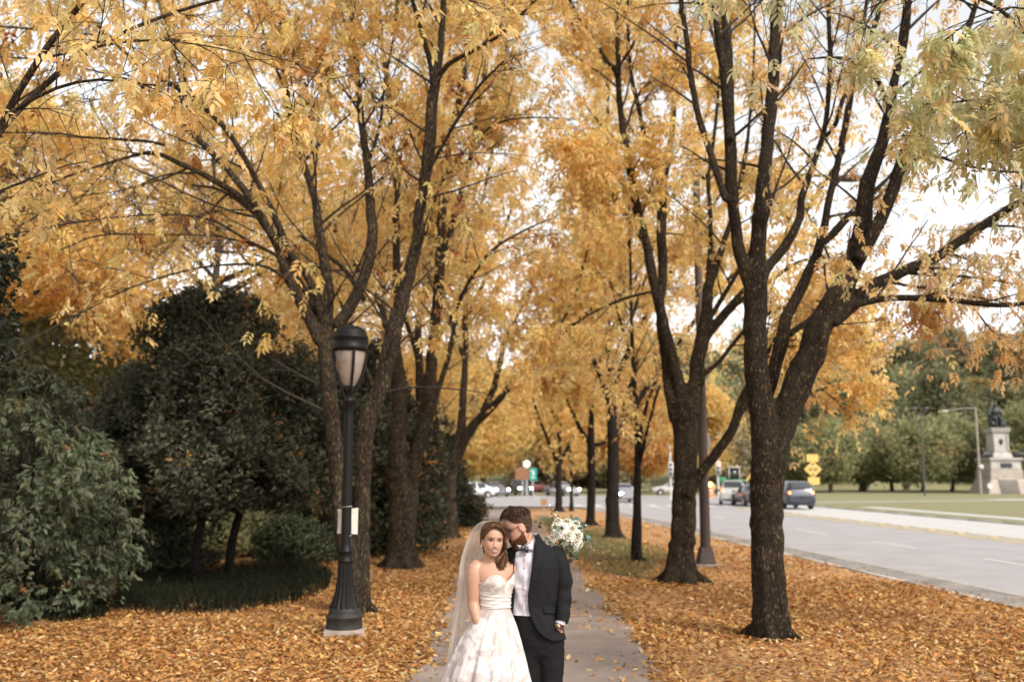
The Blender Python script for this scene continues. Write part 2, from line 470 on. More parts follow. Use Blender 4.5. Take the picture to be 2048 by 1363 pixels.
def make_tree(name, label, group, limbs, base, mats, leafspec, rng, voxel=None, roots=5, tmin=.25, spacing=.4, blen=1.4, cat='tree',
              upb=.12, curve=.1, twig=5, tlen=.55, minr=.004, trunk_top=1, sides=12, leafmask=None, rootr=None, step=.12, tw_r=.0045, knots=(), drop=-.25):
    """limbs: list of rows (x,y,z,r).  trunk = main stems, branchwork = side shoots and twigs, crown = leaves"""
    root = empty(name, (base[0], base[1], 0.0), label, cat, group)
    tg = Geo(); bg_ = Geo()
    S = []; T_ = []; Rr = []; Fr = []
    for i, rows in enumerate(limbs):
        c = catmull(rows, step)
        c[:, :3] += (rng.normal(0, 1, (len(c), 3)) * c[:, 3:4] * .05)
        if voxel:
            big = c[:, 3] > voxel * .8
            k = len(c) if big.all() else int(np.argmin(big))
            if k > 2: add_tube(tg, c[:k, :3], c[:k, 3], sides, True, rough=.035)
            if k < len(c) - 1: add_tube(bg_, c[max(0, k - 2):, :3], c[max(0, k - 2):, 3], 6, True)
        else:
            add_tube(tg, c[:, :3], c[:, 3], sides, True, rough=.03)
        ln = np.concatenate([[0], np.cumsum(np.linalg.norm(np.diff(c[:, :3], axis=0), axis=1))])
        tot = ln[-1]
        if i < trunk_top: continue
        t = tot * tmin * (1 if rows[0, 3] > .05 else .5)
        while t < tot:
            k = min(len(c) - 2, np.searchsorted(ln, t)); tan = c[k + 1, :3] - c[k, :3]
            S.append(c[k, :3]); T_.append(tan / (np.linalg.norm(tan) + 1e-9)); Rr.append(c[k, 3]); Fr.append(t / tot)
            t += spacing * rng.uniform(.5, 1.5)
    if roots:
        r0 = rootr or limbs[0][0, 3]
        for k in range(roots):
            a = k / roots * 6.283 + rng.uniform(-.4, .4); L = r0 * rng.uniform(1.2, 2.0)
            d = np.array([math.cos(a), math.sin(a), 0])
            b0 = np.array([base[0], base[1], 0])
            pts = np.array([b0 + d * r0 * .35 + [0, 0, .45 * r0 / .25], b0 + d * r0 * .75 + [0, 0, .16 * r0 / .25], b0 + d * (r0 * .6 + L * .5) + [0, 0, .03], b0 + d * (r0 * .5 + L) + [0, 0, -.08]])
            cc = catmull(np.concatenate([pts, np.array([[.5], [.4], [.26], [.1]]) * r0], 1), .06)
            add_tube(tg, cc[:, :3], cc[:, 3], 10, True)
    for (kx, kr) in knots:
        kd = np.array([0, -1.0, .15]); add_tube(tg, [kx + kd * .0, kx + kd * kr * 2.2], [kr * 1.25, kr], 12, True)
    o = tg.build('trunk', mats[0], root)
    if voxel:
        V, f4, f3 = vox(o, voxel, 4, .5)
        tg = Geo(); tg.add(V, f4)
        if len(f3): tg.add(np.zeros((0, 3)), f3 - tg.n)
        o = tg.build('trunk', mats[0], root)
    S = np.array(S); T_ = np.array(T_); Rr = np.array(Rr); Fr = np.array(Fr)
    # side branches
    d = side_dirs(T_, R(30), R(70), rng, upb)
    L = blen * (0.45 + .75 * rng.random(len(S))) * (1.15 - .6 * Fr) * np.clip(Rr / .03, .55, 1.25)
    B = grow(S, d, L, 7, rng.normal(curve, .25, len(S)), .07, rng)
    rb = np.clip(Rr * .42, minr * 1.6, .022)
    batch_tubes(bg_, B, rb[:, None] * np.linspace(1, .3, 7)[None], 5)
    # twigs
    n = len(S) * twig
    bi = np.repeat(np.arange(len(S)), twig); k = rng.integers(2, 7, n)
    s2 = B[bi, k]; t2 = B[bi, k] - B[bi, k - 1]; t2 /= np.linalg.norm(t2, axis=1)[:, None]
    d2 = side_dirs(t2, R(20), R(75), rng, .0)
    l2 = tlen * rng.uniform(.5, 1.4, n)
    W2 = grow(s2, d2, l2, 5, rng.normal(drop, .3, n), .12, rng)
    batch_tubes(bg_, W2, np.full((n, 1), tw_r) * np.linspace(1, .45, 5)[None], 3)
    if twig:
        nb = bg_.build('branchwork', mats[1], root)
    # leaves
    ls = leafspec; m = ls['n']
    a = rng.integers(0, n, m); f = rng.random(m) ** .7 * 4; i0 = np.minimum(f.astype(int), 3); fr = (f - i0)[:, None]
    pos = W2[a, i0] * (1 - fr) + W2[a, i0 + 1] * fr
    if ls.get('limbfrac'):
        q = rng.random(m) < ls['limbfrac']; b = rng.integers(0, len(S), m); kk = rng.integers(1, 7, m)
        pos[q] = B[b, kk][q]
    if ls.get('fill'):
        q = rng.random(m) < ls['fill']; pos[q] += rng.normal(0, ls.get('spread', .3), (int(q.sum()), 3))
    keep = rng.random(m) < np.clip(.5 + ls.get('clump', .9) * vnoise(pos, ls.get('cs', 1.4), ls.get('seed', 3)), .04, 1)
    if leafmask is not None: keep &= leafmask(pos, rng)
    pos = pos[keep]; m = len(pos)
    az = rng.uniform(0, 6.283, m); pt = rng.normal(ls.get('pitch', -.55), .4, m); rl = rng.normal(0, .5, m)
    g = Geo()
    scatter(g, ls['temps'], pos, frames(az, pt, rl), rng.uniform(.75, 1.2, m) * ls.get('scale', 1),
            palette(ls['cols'], ls['wts'], m, rng, .12, pos, ls.get('csc', 1.1), ls.get('seed', 3)), .09, rng)
    g.build('crown', mats[2], root, smooth=False)
    return root

M_bark_near = bark('bark_furrowed', (.075, .053, .031), (.009, .0065, .005), (.5, .45, .4), 6.0, 9.0)
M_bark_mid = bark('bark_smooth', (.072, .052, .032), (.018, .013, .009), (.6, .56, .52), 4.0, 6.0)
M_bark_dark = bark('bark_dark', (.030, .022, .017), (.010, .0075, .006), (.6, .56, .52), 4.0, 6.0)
M_twig = mat('twig_bark', (.035, .024, .018), (.018, .013, .010), 20, .85)
M_leaf = leafmat('autumn_leaf', .6)
M_leafg = leafmat('green_leaf', .3, .5)

YEL = [(.80, .585, .245), (.82, .63, .29), (.78, .545, .205), (.83, .66, .34), (.72, .45, .14)]
YW = [3.2, 3, 2.2, 1.6, .7]
PALE = [(.78, .64, .38), (.78, .58, .29), (.72, .50, .23), (.64, .40, .17)]
GRY = [(.56, .56, .32), (.64, .60, .36), (.70, .57, .29), (.48, .50, .28)]
ORG = [(.64, .36, .12), (.70, .43, .16), (.74, .50, .21), (.58, .27, .09)]

def rows_of(specs, Y, rng, base, ext=2.6):
    out = []
    for s in specs:
        r = limb_rows(s, Y)
        last = [float(q) for q in s.split()[-1].split(',')]
        if last[1] < 0 or last[0] < 0 or last[0] > 2048:
            r = extend(r, rng, base, ext * (0.6 + .5 * rng.random()), .5)
        out.append(r)
    return out

CP_FINE = [compound(.17, 3, .10, .042, True, .35, s) for s in range(6)]
CP_NEAR = [compound(.19, 3, .105, .044, False, .35, s) for s in range(6)]
CP_MID = [compound(.21, 2, .135, .06, False, .35, s) for s in range(6)]
CP_FAR = [tuft(5, .2, .09, .09, s) for s in range(6)]

# ---- right front tree (forked, the sharpest trunk)
r1 = np.random.default_rng(101)
R1 = ['0 0|1543,1292,94 1541,1262,80 1538,1200,71 1535,1150,68 1534,1050,67 1535,950,70 1537,890,74 1531,850,64 1521,800,53 1513,745,49',
 '0 .0|1527,830,60 1520,795,55 1512,740,50 1510,660,50 1511,602,50 1512,550,46 1515,511,36 1518,434,34 1523,413,34 1533,297,29 1544,198,27 1549,99,26 1552,33,25 1556,-60,22',
 '0 -.6|1511,610,42 1500,570,32 1485,525,28 1475,484,26 1468,427,25 1463,380,27 1460,280,26 1450,165,22 1440,92,18 1430,33,14 1424,-60,11',
 '-.35 -.2|1465,395,22 1450,396,18 1424,314,16 1397,231,15 1381,149,14 1374,83,13 1364,16,12 1358,-50,10',
 '-.4 .3|1460,280,18 1458,165,22 1454,70,21 1448,16,20 1444,-60,16',
 '0 1.2|1516,585,30 1529,542,24 1569,494,21 1600,434,18 1602,400,16 1623,339,14 1648,262,12 1657,185,12 1660,123,11 1657,15,11 1655,-60,9',
 '1.0 1.6|1650,275,9 1672,246,11 1685,200,11 1716,139,13 1740,77,13 1756,31,12 1775,-50,9',
 '.22 1.1|1528,810,26 1541,765,28 1552,725,29 1562,687,31 1572,636,26 1596,592,24 1616,545,22 1640,491,20 1653,434,17 1657,400,16 1673,339,15 1688,262,14 1697,222,13 1715,120,11 1730,30,9 1738,-50,8',
 '.4 1.4|1578,668,16 1604,650,13 1623,634,10 1650,600,7',
 '.8 1.6|1645,488,13 1668,468,13 1697,437,12 1730,405,10 1800,330,8',
 '0 -.4|1548,905,50 1562,862,54 1578,815,58 1594,770,61 1619,715,60 1640,653,56 1685,577,48 1700,540,44 1716,497,42 1725,457,38 1734,370,34 1762,293,27 1780,216,24 1790,154,19 1805,92,22 1811,46,21 1815,0,18 1820,-60,15',
 '-.3 -1.4|1716,520,30 1740,480,28 1759,442,28 1780,395,27 1793,354,28 1820,293,32 1854,231,31 1879,163,27 1904,117,20 1930,70,15 1955,0,12 1965,-50,9',
 '-.2 .4|1668,648,20 1694,618,30 1716,598,32 1743,571,28 1777,556,25 1824,534,24 1870,516,23 1916,485,21 1962,454,20 2008,423,19 2039,405,17 2100,370,14',
 '-.2 -.9|1678,640,12 1702,615,16 1728,606,15 1777,596,15 1839,596,15 1916,602,13 1993,610,12 2070,604,10',
 '0 1.4|1775,562,9 1810,570,8 1885,580,7 1962,596,6 2070,615,4',
 '0 1.2|1810,545,8 1839,548,8 1931,553,7 2039,568,5 2080,572,4',
 '0 -.8|1800,345,12 1830,320,10 1870,312,9 1930,330,8 2000,342,7 2080,346,6',
 '-.8 -1.6|1775,240,11 1762,170,11 1735,140,11 1700,120,10 1660,115,8 1615,118,6']
Y1 = 12.45; WSC = .96
base1 = G(1541, 1275); base1[2] = 0
rows = rows_of(R1, Y1, r1, base1)
kn = [(P(1706, 550 - 14, Y1 - .55), .045), (P(1671, 581, Y1 - .72), .035), (P(1684, 631, Y1 - .72), .03)]
leaf = dict(temps=CP_NEAR, n=17000, cols=PALE + [(.58, .34, .13)], wts=[2, 2.6, 2.2, 1.2, .6], clump=1.2, cs=.8, seed=5, limbfrac=.1, fill=.35, spread=.3, scale=.78)
def mask1(p, rng):   # most of this crown has already dropped its leaves, least on the road side
    return rng.random(len(p)) < np.clip(.14 + .10 * (p[:, 0] - base1[0]), .06, .5) + .5 * np.clip((7.4 - p[:, 2]) / 1.8, 0, 1) * np.clip((p[:, 0] - base1[0]) / 1.4, .0, 1)
make_tree('ash_tree', 'nearest ash on the kerb side, dark furrowed forked trunk and half bare crown', 'ash trees lining the path', rows, base1,
          (M_bark_near, M_twig, M_leaf), leaf, r1, voxel=.017, roots=6, rootr=.21, tmin=.22, spacing=.36, blen=1.15, twig=6, tlen=.5, leafmask=mask1, knots=[])

# ---- right second tree
r2 = np.random.default_rng(102)
R2 = ['0 0|1362,1178,88 1362,1160,72 1362,1130,58 1366,1050,52 1370,960,50 1372,900,51 1370,850,55 1366,800,54',
 '0 -.6|1368,830,36 1362,780,28 1350,737,25 1333,670,23 1316,602,22 1302,535,22 1292,484,20 1275,427,22 1265,363,18 1249,281,16 1239,198,14 1235,149,14 1216,125,10 1189,83,9 1159,33,9 1120,-30,8',
 '-.5 0|1238,150,12 1235,83,11 1232,0,10 1230,-60,9',
 '-.4 .5|1250,262,6 1258,240,7 1272,198,7 1311,152,6 1340,120,4',
 '-.5 -1|1237,150,8 1242,129,8 1268,86,8 1305,7,6 1325,-50,5',
 '0 .8|1352,840,30 1338,780,22 1330,724,17 1319,636,16 1326,552,20 1323,484,22 1323,417,22 1325,380,20 1308,330,13 1291,281,11 1275,205,11 1265,165,10 1258,99,9 1255,0,8 1254,-60,7',
 '.6 1.3|1325,385,17 1331,347,15 1344,264,14 1348,198,12 1349,116,12 1354,66,11 1361,16,9 1366,-50,7',
 '0 0|1380,830,44 1390,775,36 1396,720,31 1406,670,31 1414,619,25 1417,569,22 1428,548,17 1437,520,16 1451,474,13 1475,400,11 1490,320,9 1500,230,8 1508,100,6 1510,-50,5',
 '0 1|1417,560,14 1420,511,12 1421,434,10 1417,363,10 1427,281,9 1434,215,8 1440,120,6 1442,-50,5',
 '0 -.8|1408,680,22 1421,660,21 1454,623,20 1481,592,18 1530,540,15 1580,470,12 1640,380,9 1690,300,7',
 '0 .7|1412,650,12 1444,596,11 1471,552,9 1500,500,7',
 '-.2 -1|1372,990,26 1390,962,23 1416,928,22 1445,889,21 1463,860,21 1491,788,20 1530,720,16 1570,650,12 1620,560,9',
 '-.2 1.5|1440,895,12 1500,800,12 1570,735,9 1640,690,7 1720,680,5 1770,710,3',
 '0 2|1470,610,12 1540,560,10 1610,520,8 1680,520,6 1740,560,4',
 '-.2 .6|1560,745,7 1610,760,5 1660,790,4 1700,830,3',
 '0 -1|1395,760,12 1440,720,10 1500,650,9 1580,610,7 1660,600,5',
 '-.5 .2|1312,590,8 1299,584,7 1235,602,7 1178,629,6 1140,656,6 1110,687,4',
 '-.3 -1.2|1285,470,6 1245,420,5 1215,365,5 1180,320,4 1135,280,3']
Y2 = 18.7; base2 = G(1362, 1165); base2[2] = 0
rows = rows_of(R2, Y2, r2, base2)
leaf = dict(temps=CP_MID, n=17000, cols=YEL, wts=YW, clump=1.0, cs=.9, seed=6, limbfrac=.08, fill=.35, spread=.35)
def mask2(p, rng): return rng.random(len(p)) < np.clip(.8 - .10 * (p[:, 0] - base2[0]), .3, 1) + .42 * np.clip((6.6 - p[:, 2]) / 1.2, 0, 1)
make_tree('ash_tree', 'ash with flared foot and three high stems beside the tall brown lamp pole', 'ash trees lining the path', rows, base2,
          (M_bark_near, M_twig, M_leaf), leaf, r2, voxel=.022, roots=7, rootr=.29, tmin=.3, spacing=.45, blen=1.5, twig=6, tlen=.6, leafmask=mask2)

# ---- left front tree, right behind the lamp
WSC = .9
l1 = np.random.default_rng(103)
L1 = ['0 0|706,1240,100 706,1222,80 702,1180,56 690,1080,42 680,1000,39 668,870,36 660,800,35 656,760,36 653,690,38 653,652,32 656,584,27 649,526,24 640,470,23 630,400,18 607,324,16 591,248,14 580,229,14 570,150,12 560,60,10 555,-50,8',
 '.1 0|712,1235,80 718,1190,52 721,1120,42 723,1062,37 728,908,37 733,846,42 748,805,40 764,769,38 780,692,38 800,615,35 817,553,30 836,480,27 836,440,25 847,381,27 859,286,29 866,191,27 875,140,20 881,100,18 885,38,16 890,-50,12',
 '0 -.8|655,700,30 644,685,28 634,671,28 607,614,26 576,553,25 553,485,22 496,408,17 431,362,15 362,328,13 305,305,11 248,317,8 172,340,7 76,374,6 0,400,5 -60,415,4',
 '-.5 -1.6|545,474,18 507,405,19 458,343,16 412,294,16 366,248,15 332,206,13 267,164,9 180,140,6 80,120,5 -40,110,4',
 '0 -1.6|646,640,22 628,580,19 600,530,18 576,500,18 595,420,0.1'.replace(' 595,420,0.1', ' 552,440,17') + ' 520,375,16 480,300,14 439,244,14 382,195,14 328,160,13 267,122,12 214,69,11 160,27,9 126,0,8 80,-50,6',
 '-1.2 -2.4|215,72,7 183,69,6 92,61,6 0,53,5 -60,50,4',
 '-.6 -1.8|330,290,9 286,282,9 179,275,7 114,267,7 0,265,5 -60,265,4',
 '-.3 -1.4|566,530,10 553,511,9 496,481,8 420,439,7 324,429,6 191,439,5 76,458,4 0,473,3 -60,490,3',
 '-.3 -.9|545,505,7 534,500,6 439,473,6 305,469,5 198,471,4 120,500,3',
 '-.2 -1.9|572,560,10 563,551,9 514,529,8 402,535,7 278,569,6 186,613,5 93,662,4 37,693,3',
 '-.4 -1|400,345,7 330,350,6 250,380,5 150,395,5 60,440,4 0,480,3',
 '0 .9|672,655,30 683,641,29 714,587,28 737,526,26 745,465,26 740,405,22 736,343,20 721,229,17 714,153,17 706,76,14 698,0,14 688,-70,12',
 '0 -1|868,180,20 862,130,16 847,76,13 828,11,11 812,-50,9',
 '0 -1.6|872,165,15 895,130,13 958,95,10 1007,65,9 1053,19,8 1100,-30,6',
 '0 1.2|655,690,22 620,600,17 590,545,15 560,480,12 500,420,10 440,380,8 380,370,6',
 '.2 1.5|728,600,14 690,540,12 640,500,10 600,470,9',
 '0 -.8|851,350,12 880,300,10 920,230,9 960,170,8 1010,120,6',
 '0 -.7|590,250,10 575,190,9 545,120,8 520,40,7 500,-40,6',
 '.5 .2|736,330,10 760,250,9 770,160,8 790,60,7 800,-40,6']
YL1 = 14.7; bl1 = G(708, 1225); bl1[2] = 0
rows = rows_of(L1, YL1, l1, bl1)
leaf = dict(temps=CP_NEAR, n=21500, cols=YEL + [(.34, .12, .03)], wts=YW + [.3], clump=.9, cs=.9, seed=7, limbfrac=.06, fill=.45, spread=.4, scale=1.1)
make_tree('ash_tree', 'wide yellow ash with two stems in a V, directly behind the lamp post', 'ash trees lining the path', rows, bl1,
          (M_bark_mid, M_twig, M_leaf), leaf, l1, voxel=.018, roots=6, rootr=.23, tmin=.25, spacing=.34, blen=1.6, twig=9, tlen=.65, trunk_top=0,
          leafmask=lambda p, rng: (p[:, 2] > 3.9) & (rng.random(len(p)) < np.where(p[:, 1] > YL1 + .2, 1.0, np.clip(.10 + .4 * (p[:, 2] - 6.6), .10, .8))), tw_r=.0055)

# ---- left second tree
l2 = np.random.default_rng(104)
L2 = ['0 0|803,1148,90 803,1130,76 802,1090,62 800,1030,54 798,961,50 795,870,40 798,800,34 798,755,32 794,698,20 794,640,18 794,564,18 792,469,18 794,381,15 782,267,13 775,172,13 763,76,10 752,-50,8',
 '0 .6|806,1080,52 815,1010,44 822,954,38 843,862,31 855,793,30 866,698,26 878,564,24 881,488,24 881,458,22 893,343,19 904,248,15 916,210,15 931,114,14 946,38,12 958,-50,9',
 '0 -1|795,880,24 775,832,18 763,812,16 729,736,14 700,670,11 680,600,9 640,530,7',
 '0 -.7|797,760,18 780,680,16 764,620,14 748,584,14 698,515,14 668,458,12 653,431,11 615,350,9 590,270,8 560,180,6',
 '.4 1.5|886,500,16 897,480,17 912,420,14 939,324,13 954,229,11 973,114,11 981,19,9 985,-50,8',
 '0 -.8|796,590,10 830,520,9 850,470,8 870,400,7 900,330,6',
 '.2 -.8|868,690,12 905,630,10 940,560,9 985,500,7 1050,460,6 1120,430,4',
 '.4 -.6|895,350,8 940,290,7 1000,245,6 1080,235,5 1160,240,4']
YL2 = 21.7; bl2 = G(803, 1135); bl2[2] = 0
rows = rows_of(L2, YL2, l2, bl2)
leaf = dict(temps=CP_MID, n=12000, cols=YEL + [(.5, .12, .06)], wts=YW + [.35], clump=1.0, cs=.8, seed=8, limbfrac=.06, fill=.45, spread=.45)
make_tree('ash_tree', 'upright ash with thick two-stemmed trunk, second from the front on the left', 'ash trees lining the path', rows, bl2,
          (M_bark_mid, M_twig, M_leaf), leaf, l2, voxel=.022, roots=6, rootr=.32, tmin=.3, spacing=.42, blen=1.6, twig=6, tlen=.65, trunk_top=0, tw_r=.0065,
          leafmask=lambda p, rng: rng.random(len(p)) < np.where(p[:, 1] > YL2 + .3, 1.0, .3))

# ---- further trees of the two rows
def row_tree(specs, Y, bu, bv, label, seed, n, mats, cols=YEL, wts=YW, blen=1.7, rr=.2, far=False, spacing=.5, scale=1.0, fill=.5, spread=.5, **kw):
    rg = np.random.default_rng(seed); b = G(bu, bv); b[2] = 0
    rows = rows_of(specs, Y, rg, b, 2.5)
    leaf = dict(temps=CP_FAR if far else CP_MID, n=n, cols=cols, wts=wts, clump=1.0, cs=.6, seed=seed, limbfrac=.08, fill=fill, spread=spread, scale=scale)
    return make_tree('ash_tree', label, 'ash trees lining the path', rows, b, mats, leaf, rg, roots=5, rootr=rr, tmin=.3, spacing=spacing, blen=blen, twig=5, tlen=.7, trunk_top=0, tw_r=.007, step=.25, **kw)
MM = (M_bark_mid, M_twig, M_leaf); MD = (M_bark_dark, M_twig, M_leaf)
row_tree(['0 0|850,1110,50 850,1080,38 849,1000,30 846,900,26 842,800,22 836,679,17 840,620,14 855,564,13 862,480,11 870,400,9 880,300,8 890,200,7 900,90,6 905,-40,5',
  '0 1|846,900,18 858,850,15 876,780,13 900,700,11 915,600,9 930,520,7 945,440,5', '0 -1|838,720,13 815,650,11 795,590,9 770,540,7 740,500,5', '0 1|852,560,8 840,480,7 820,400,6 800,320,5'],
  26.7, 850, 1100, 'slim ash half hidden behind the second tree, third from the front on the left', 105, 10000, MM, rr=.25)
row_tree(['0 0|895,1085,66 895,1065,50 896,1010,38 897,961,32 910,910,26 920,870,22 924,832,18 931,717,14 931,622,11 939,545,9 950,480,8 965,400,7 985,300,7 1000,200,6 1012,90,6 1020,-60,5',
  '0 -1.5|905,935,22 920,900,22 946,850,21 996,801,16 1053,732,13 1103,686,11 1156,641,9 1200,606,7 1280,570,5', '0 1|930,880,16 950,850,16 988,774,14 1011,679,10 1040,620,8 1065,576,7 1095,500,5',
  '-.8 -2|1100,690,7 1120,650,6 1150,590,6 1170,520,5 1185,450,4', '0 1.5|896,960,18 886,900,15 878,850,13 870,770,11 862,690,9', '0 2|931,640,9 960,580,8 1000,480,7 1030,400,5', '0 -1|929,720,9 900,640,9 885,560,7 878,500,5'],
  32.0, 895, 1075, 'ash on the left with one long limb reaching right over the path', 106, 10500, MM, rr=.33)
row_tree(['0 0|1273,1128,30 1273,1110,25 1274,1000,18 1275,900,14 1271,800,11 1265,700,9 1262,600,7 1260,480,6 1258,380,5 1258,250,4', '0 .5|1276,910,9 1282,870,9 1296,800,7 1318,750,5 1335,700,4', '0 -.5|1275,940,9 1290,880,8 1310,800,6 1320,770,5', '0 .6|1266,720,6 1240,640,5 1220,560,4', '0 .6|1263,640,5 1290,560,4 1310,480,4'],
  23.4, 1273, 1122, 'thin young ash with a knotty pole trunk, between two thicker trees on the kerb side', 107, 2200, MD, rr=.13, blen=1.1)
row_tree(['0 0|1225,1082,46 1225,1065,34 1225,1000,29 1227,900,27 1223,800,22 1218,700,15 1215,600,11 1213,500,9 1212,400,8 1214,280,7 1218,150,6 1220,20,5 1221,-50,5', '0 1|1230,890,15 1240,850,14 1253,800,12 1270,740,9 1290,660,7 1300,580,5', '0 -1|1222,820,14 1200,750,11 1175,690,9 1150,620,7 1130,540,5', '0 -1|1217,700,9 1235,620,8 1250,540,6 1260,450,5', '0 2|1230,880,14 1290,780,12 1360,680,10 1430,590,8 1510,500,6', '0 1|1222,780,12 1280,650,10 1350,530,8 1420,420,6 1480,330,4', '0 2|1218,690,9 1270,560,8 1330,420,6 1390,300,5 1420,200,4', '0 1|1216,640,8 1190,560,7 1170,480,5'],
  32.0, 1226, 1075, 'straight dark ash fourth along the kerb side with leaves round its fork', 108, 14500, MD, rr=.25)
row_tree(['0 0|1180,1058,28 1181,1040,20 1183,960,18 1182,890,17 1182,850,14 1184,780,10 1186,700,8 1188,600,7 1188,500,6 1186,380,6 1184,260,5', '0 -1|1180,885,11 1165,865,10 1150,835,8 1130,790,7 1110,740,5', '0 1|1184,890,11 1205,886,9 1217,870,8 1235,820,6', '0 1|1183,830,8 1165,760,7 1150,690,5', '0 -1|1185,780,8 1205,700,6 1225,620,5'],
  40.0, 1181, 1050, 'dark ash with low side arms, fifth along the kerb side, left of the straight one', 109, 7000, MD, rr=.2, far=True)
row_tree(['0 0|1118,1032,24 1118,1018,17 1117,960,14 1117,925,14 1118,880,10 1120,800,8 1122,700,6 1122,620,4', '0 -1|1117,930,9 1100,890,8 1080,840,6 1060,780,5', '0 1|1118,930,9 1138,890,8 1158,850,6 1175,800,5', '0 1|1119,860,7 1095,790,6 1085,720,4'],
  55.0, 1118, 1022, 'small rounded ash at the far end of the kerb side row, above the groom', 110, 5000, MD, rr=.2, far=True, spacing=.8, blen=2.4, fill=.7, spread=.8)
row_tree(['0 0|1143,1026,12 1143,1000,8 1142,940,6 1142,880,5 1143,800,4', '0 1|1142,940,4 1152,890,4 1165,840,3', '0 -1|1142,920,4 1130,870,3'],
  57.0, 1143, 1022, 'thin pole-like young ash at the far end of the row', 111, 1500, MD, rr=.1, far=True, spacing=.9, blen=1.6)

# ---- trees either side of the photographer whose boughs hang into the top corners
def near_tree(base, label, seed, limbs, cols, wts, n, mats, mask=None, scale=1.0):
    rg = np.random.default_rng(seed)
    leaf = dict(temps=CP_FINE, n=n, cols=cols, wts=wts, clump=1.7, cs=1.5, seed=seed, limbfrac=.06, fill=.12, spread=.12, scale=scale, csc=1.6)
    limbs = [np.array(l, float) * (np.array([1, 1, 1, .34 if i else 1.0])) for i, l in enumerate(limbs)]
    return make_tree('ash_tree', label, 'ash trees lining the path', limbs, np.array(base, float), mats, leaf, rg, roots=5, rootr=.24,
                     tmin=.3, spacing=.3, blen=1.0, twig=5, tlen=.42, trunk_top=1, leafmask=mask, tw_r=.004, step=.15, drop=-.5)
def PP(u, v, Y, r): return [*P(u, v, Y), r]
bL0 = (-4.3, 7.2, 0)
LL = [[[-4.3, 7.2, -.1, .27], [-4.3, 7.2, .4, .21], [-4.32, 7.2, 1.6, .19], [-4.35, 7.2, 2.6, .19], [-4.4, 7.3, 4.0, .13], [-4.5, 7.5, 6.0, .09], [-4.6, 7.6, 8.2, .04]],
      [[-4.34, 7.2, 2.5, .12], [-4.0, 7.0, 3.6, .09], [-3.5, 6.8, 4.7, .07], [-2.7, 6.5, 5.5, .045], [-1.9, 6.2, 5.75, .03], [-1.2, 6.0, 5.6, .014]],
      [[-4.38, 7.25, 3.4, .1], [-4.1, 7.6, 4.6, .08], [-3.4, 8.0, 5.6, .05], [-2.2, 8.3, 6.2, .035], [-1.0, 8.4, 6.3, .018], [-.2, 8.4, 6.1, .01]],
      [[-4.36, 7.2, 2.9, .09], [-4.1, 6.8, 3.7, .07], [-3.5, 6.5, 4.3, .045], [-2.9, 6.35, 4.55, .03], [-2.3, 6.3, 4.5, .014]],
      [[-4.36, 7.2, 3.1, .09], [-4.9, 6.9, 4.6, .07], [-5.6, 6.4, 6.0, .05], [-6.4, 5.9, 7.0, .03]],
      [[-3.4, 8.0, 5.6, .03], [-2.7, 8.4, 5.75, .022], [-2.0, 8.7, 5.7, .015], [-1.5, 8.8, 5.5, .008]],
      [[-3.3, 6.75, 4.9, .03], [-2.6, 6.7, 5.0, .02], [-1.9, 6.7, 4.9, .012], [-1.4, 6.7, 4.65, .007]]]
near_tree(bL0, 'ash whose long boughs of sharp yellow leaflets hang into the top left corner', 121, LL, [(.74, .54, .23), (.78, .60, .28), (.70, .47, .17), (.68, .58, .29)], [3, 3, 2, .5], 2000, MM, scale=.78)
bR0 = (4.75, 7.4, 0)
RR = [[[4.75, 7.4, -.1, .27], [4.75, 7.4, .4, .21], [4.74, 7.4, 1.8, .19], [4.75, 7.4, 2.8, .18], [4.8, 7.5, 4.2, .13], [4.9, 7.7, 6.2, .09], [5.0, 7.8, 8.4, .04]],
      [[4.75, 7.4, 2.7, .11], [4.55, 7.35, 3.8, .09], [4.2, 7.3, 4.9, .06], [3.7, 7.2, 5.5, .04], [3.1, 7.15, 5.6, .022], [2.6, 7.1, 5.4, .01]],
      [[4.76, 7.42, 3.1, .1], [4.6, 7.7, 4.3, .07], [4.2, 8.0, 5.0, .045], [3.7, 8.2, 5.1, .025], [3.2, 8.3, 4.8, .01]],
      [[4.6, 7.4, 3.6, .06], [4.3, 7.35, 4.3, .045], [3.9, 7.3, 4.65, .03], [3.45, 7.3, 4.55, .018], [3.1, 7.3, 4.2, .008]],
      [[4.77, 7.4, 3.4, .09], [5.3, 7.0, 5.0, .07], [6.0, 6.5, 6.4, .05], [6.8, 6.0, 7.4, .03]],
      [[3.75, 7.25, 5.45, .025], [3.2, 7.6, 5.9, .018], [2.4, 7.8, 6.1, .012], [1.7, 7.9, 5.9, .006]],
      [[4.2, 7.3, 4.9, .04], [3.95, 6.9, 5.2, .03], [3.5, 6.6, 5.2, .02], [3.0, 6.5, 5.0, .01]],
      [[3.4, 7.2, 5.55, .02], [2.7, 7.0, 5.75, .014], [2.1, 6.9, 5.6, .009], [1.75, 6.85, 5.3, .005]]]
near_tree(bR0, 'ash with pale green and cream leaflets drooping into the top right corner', 122, RR, GRY, [2, 3, 2.6, 1], 3000, MM, scale=.8)
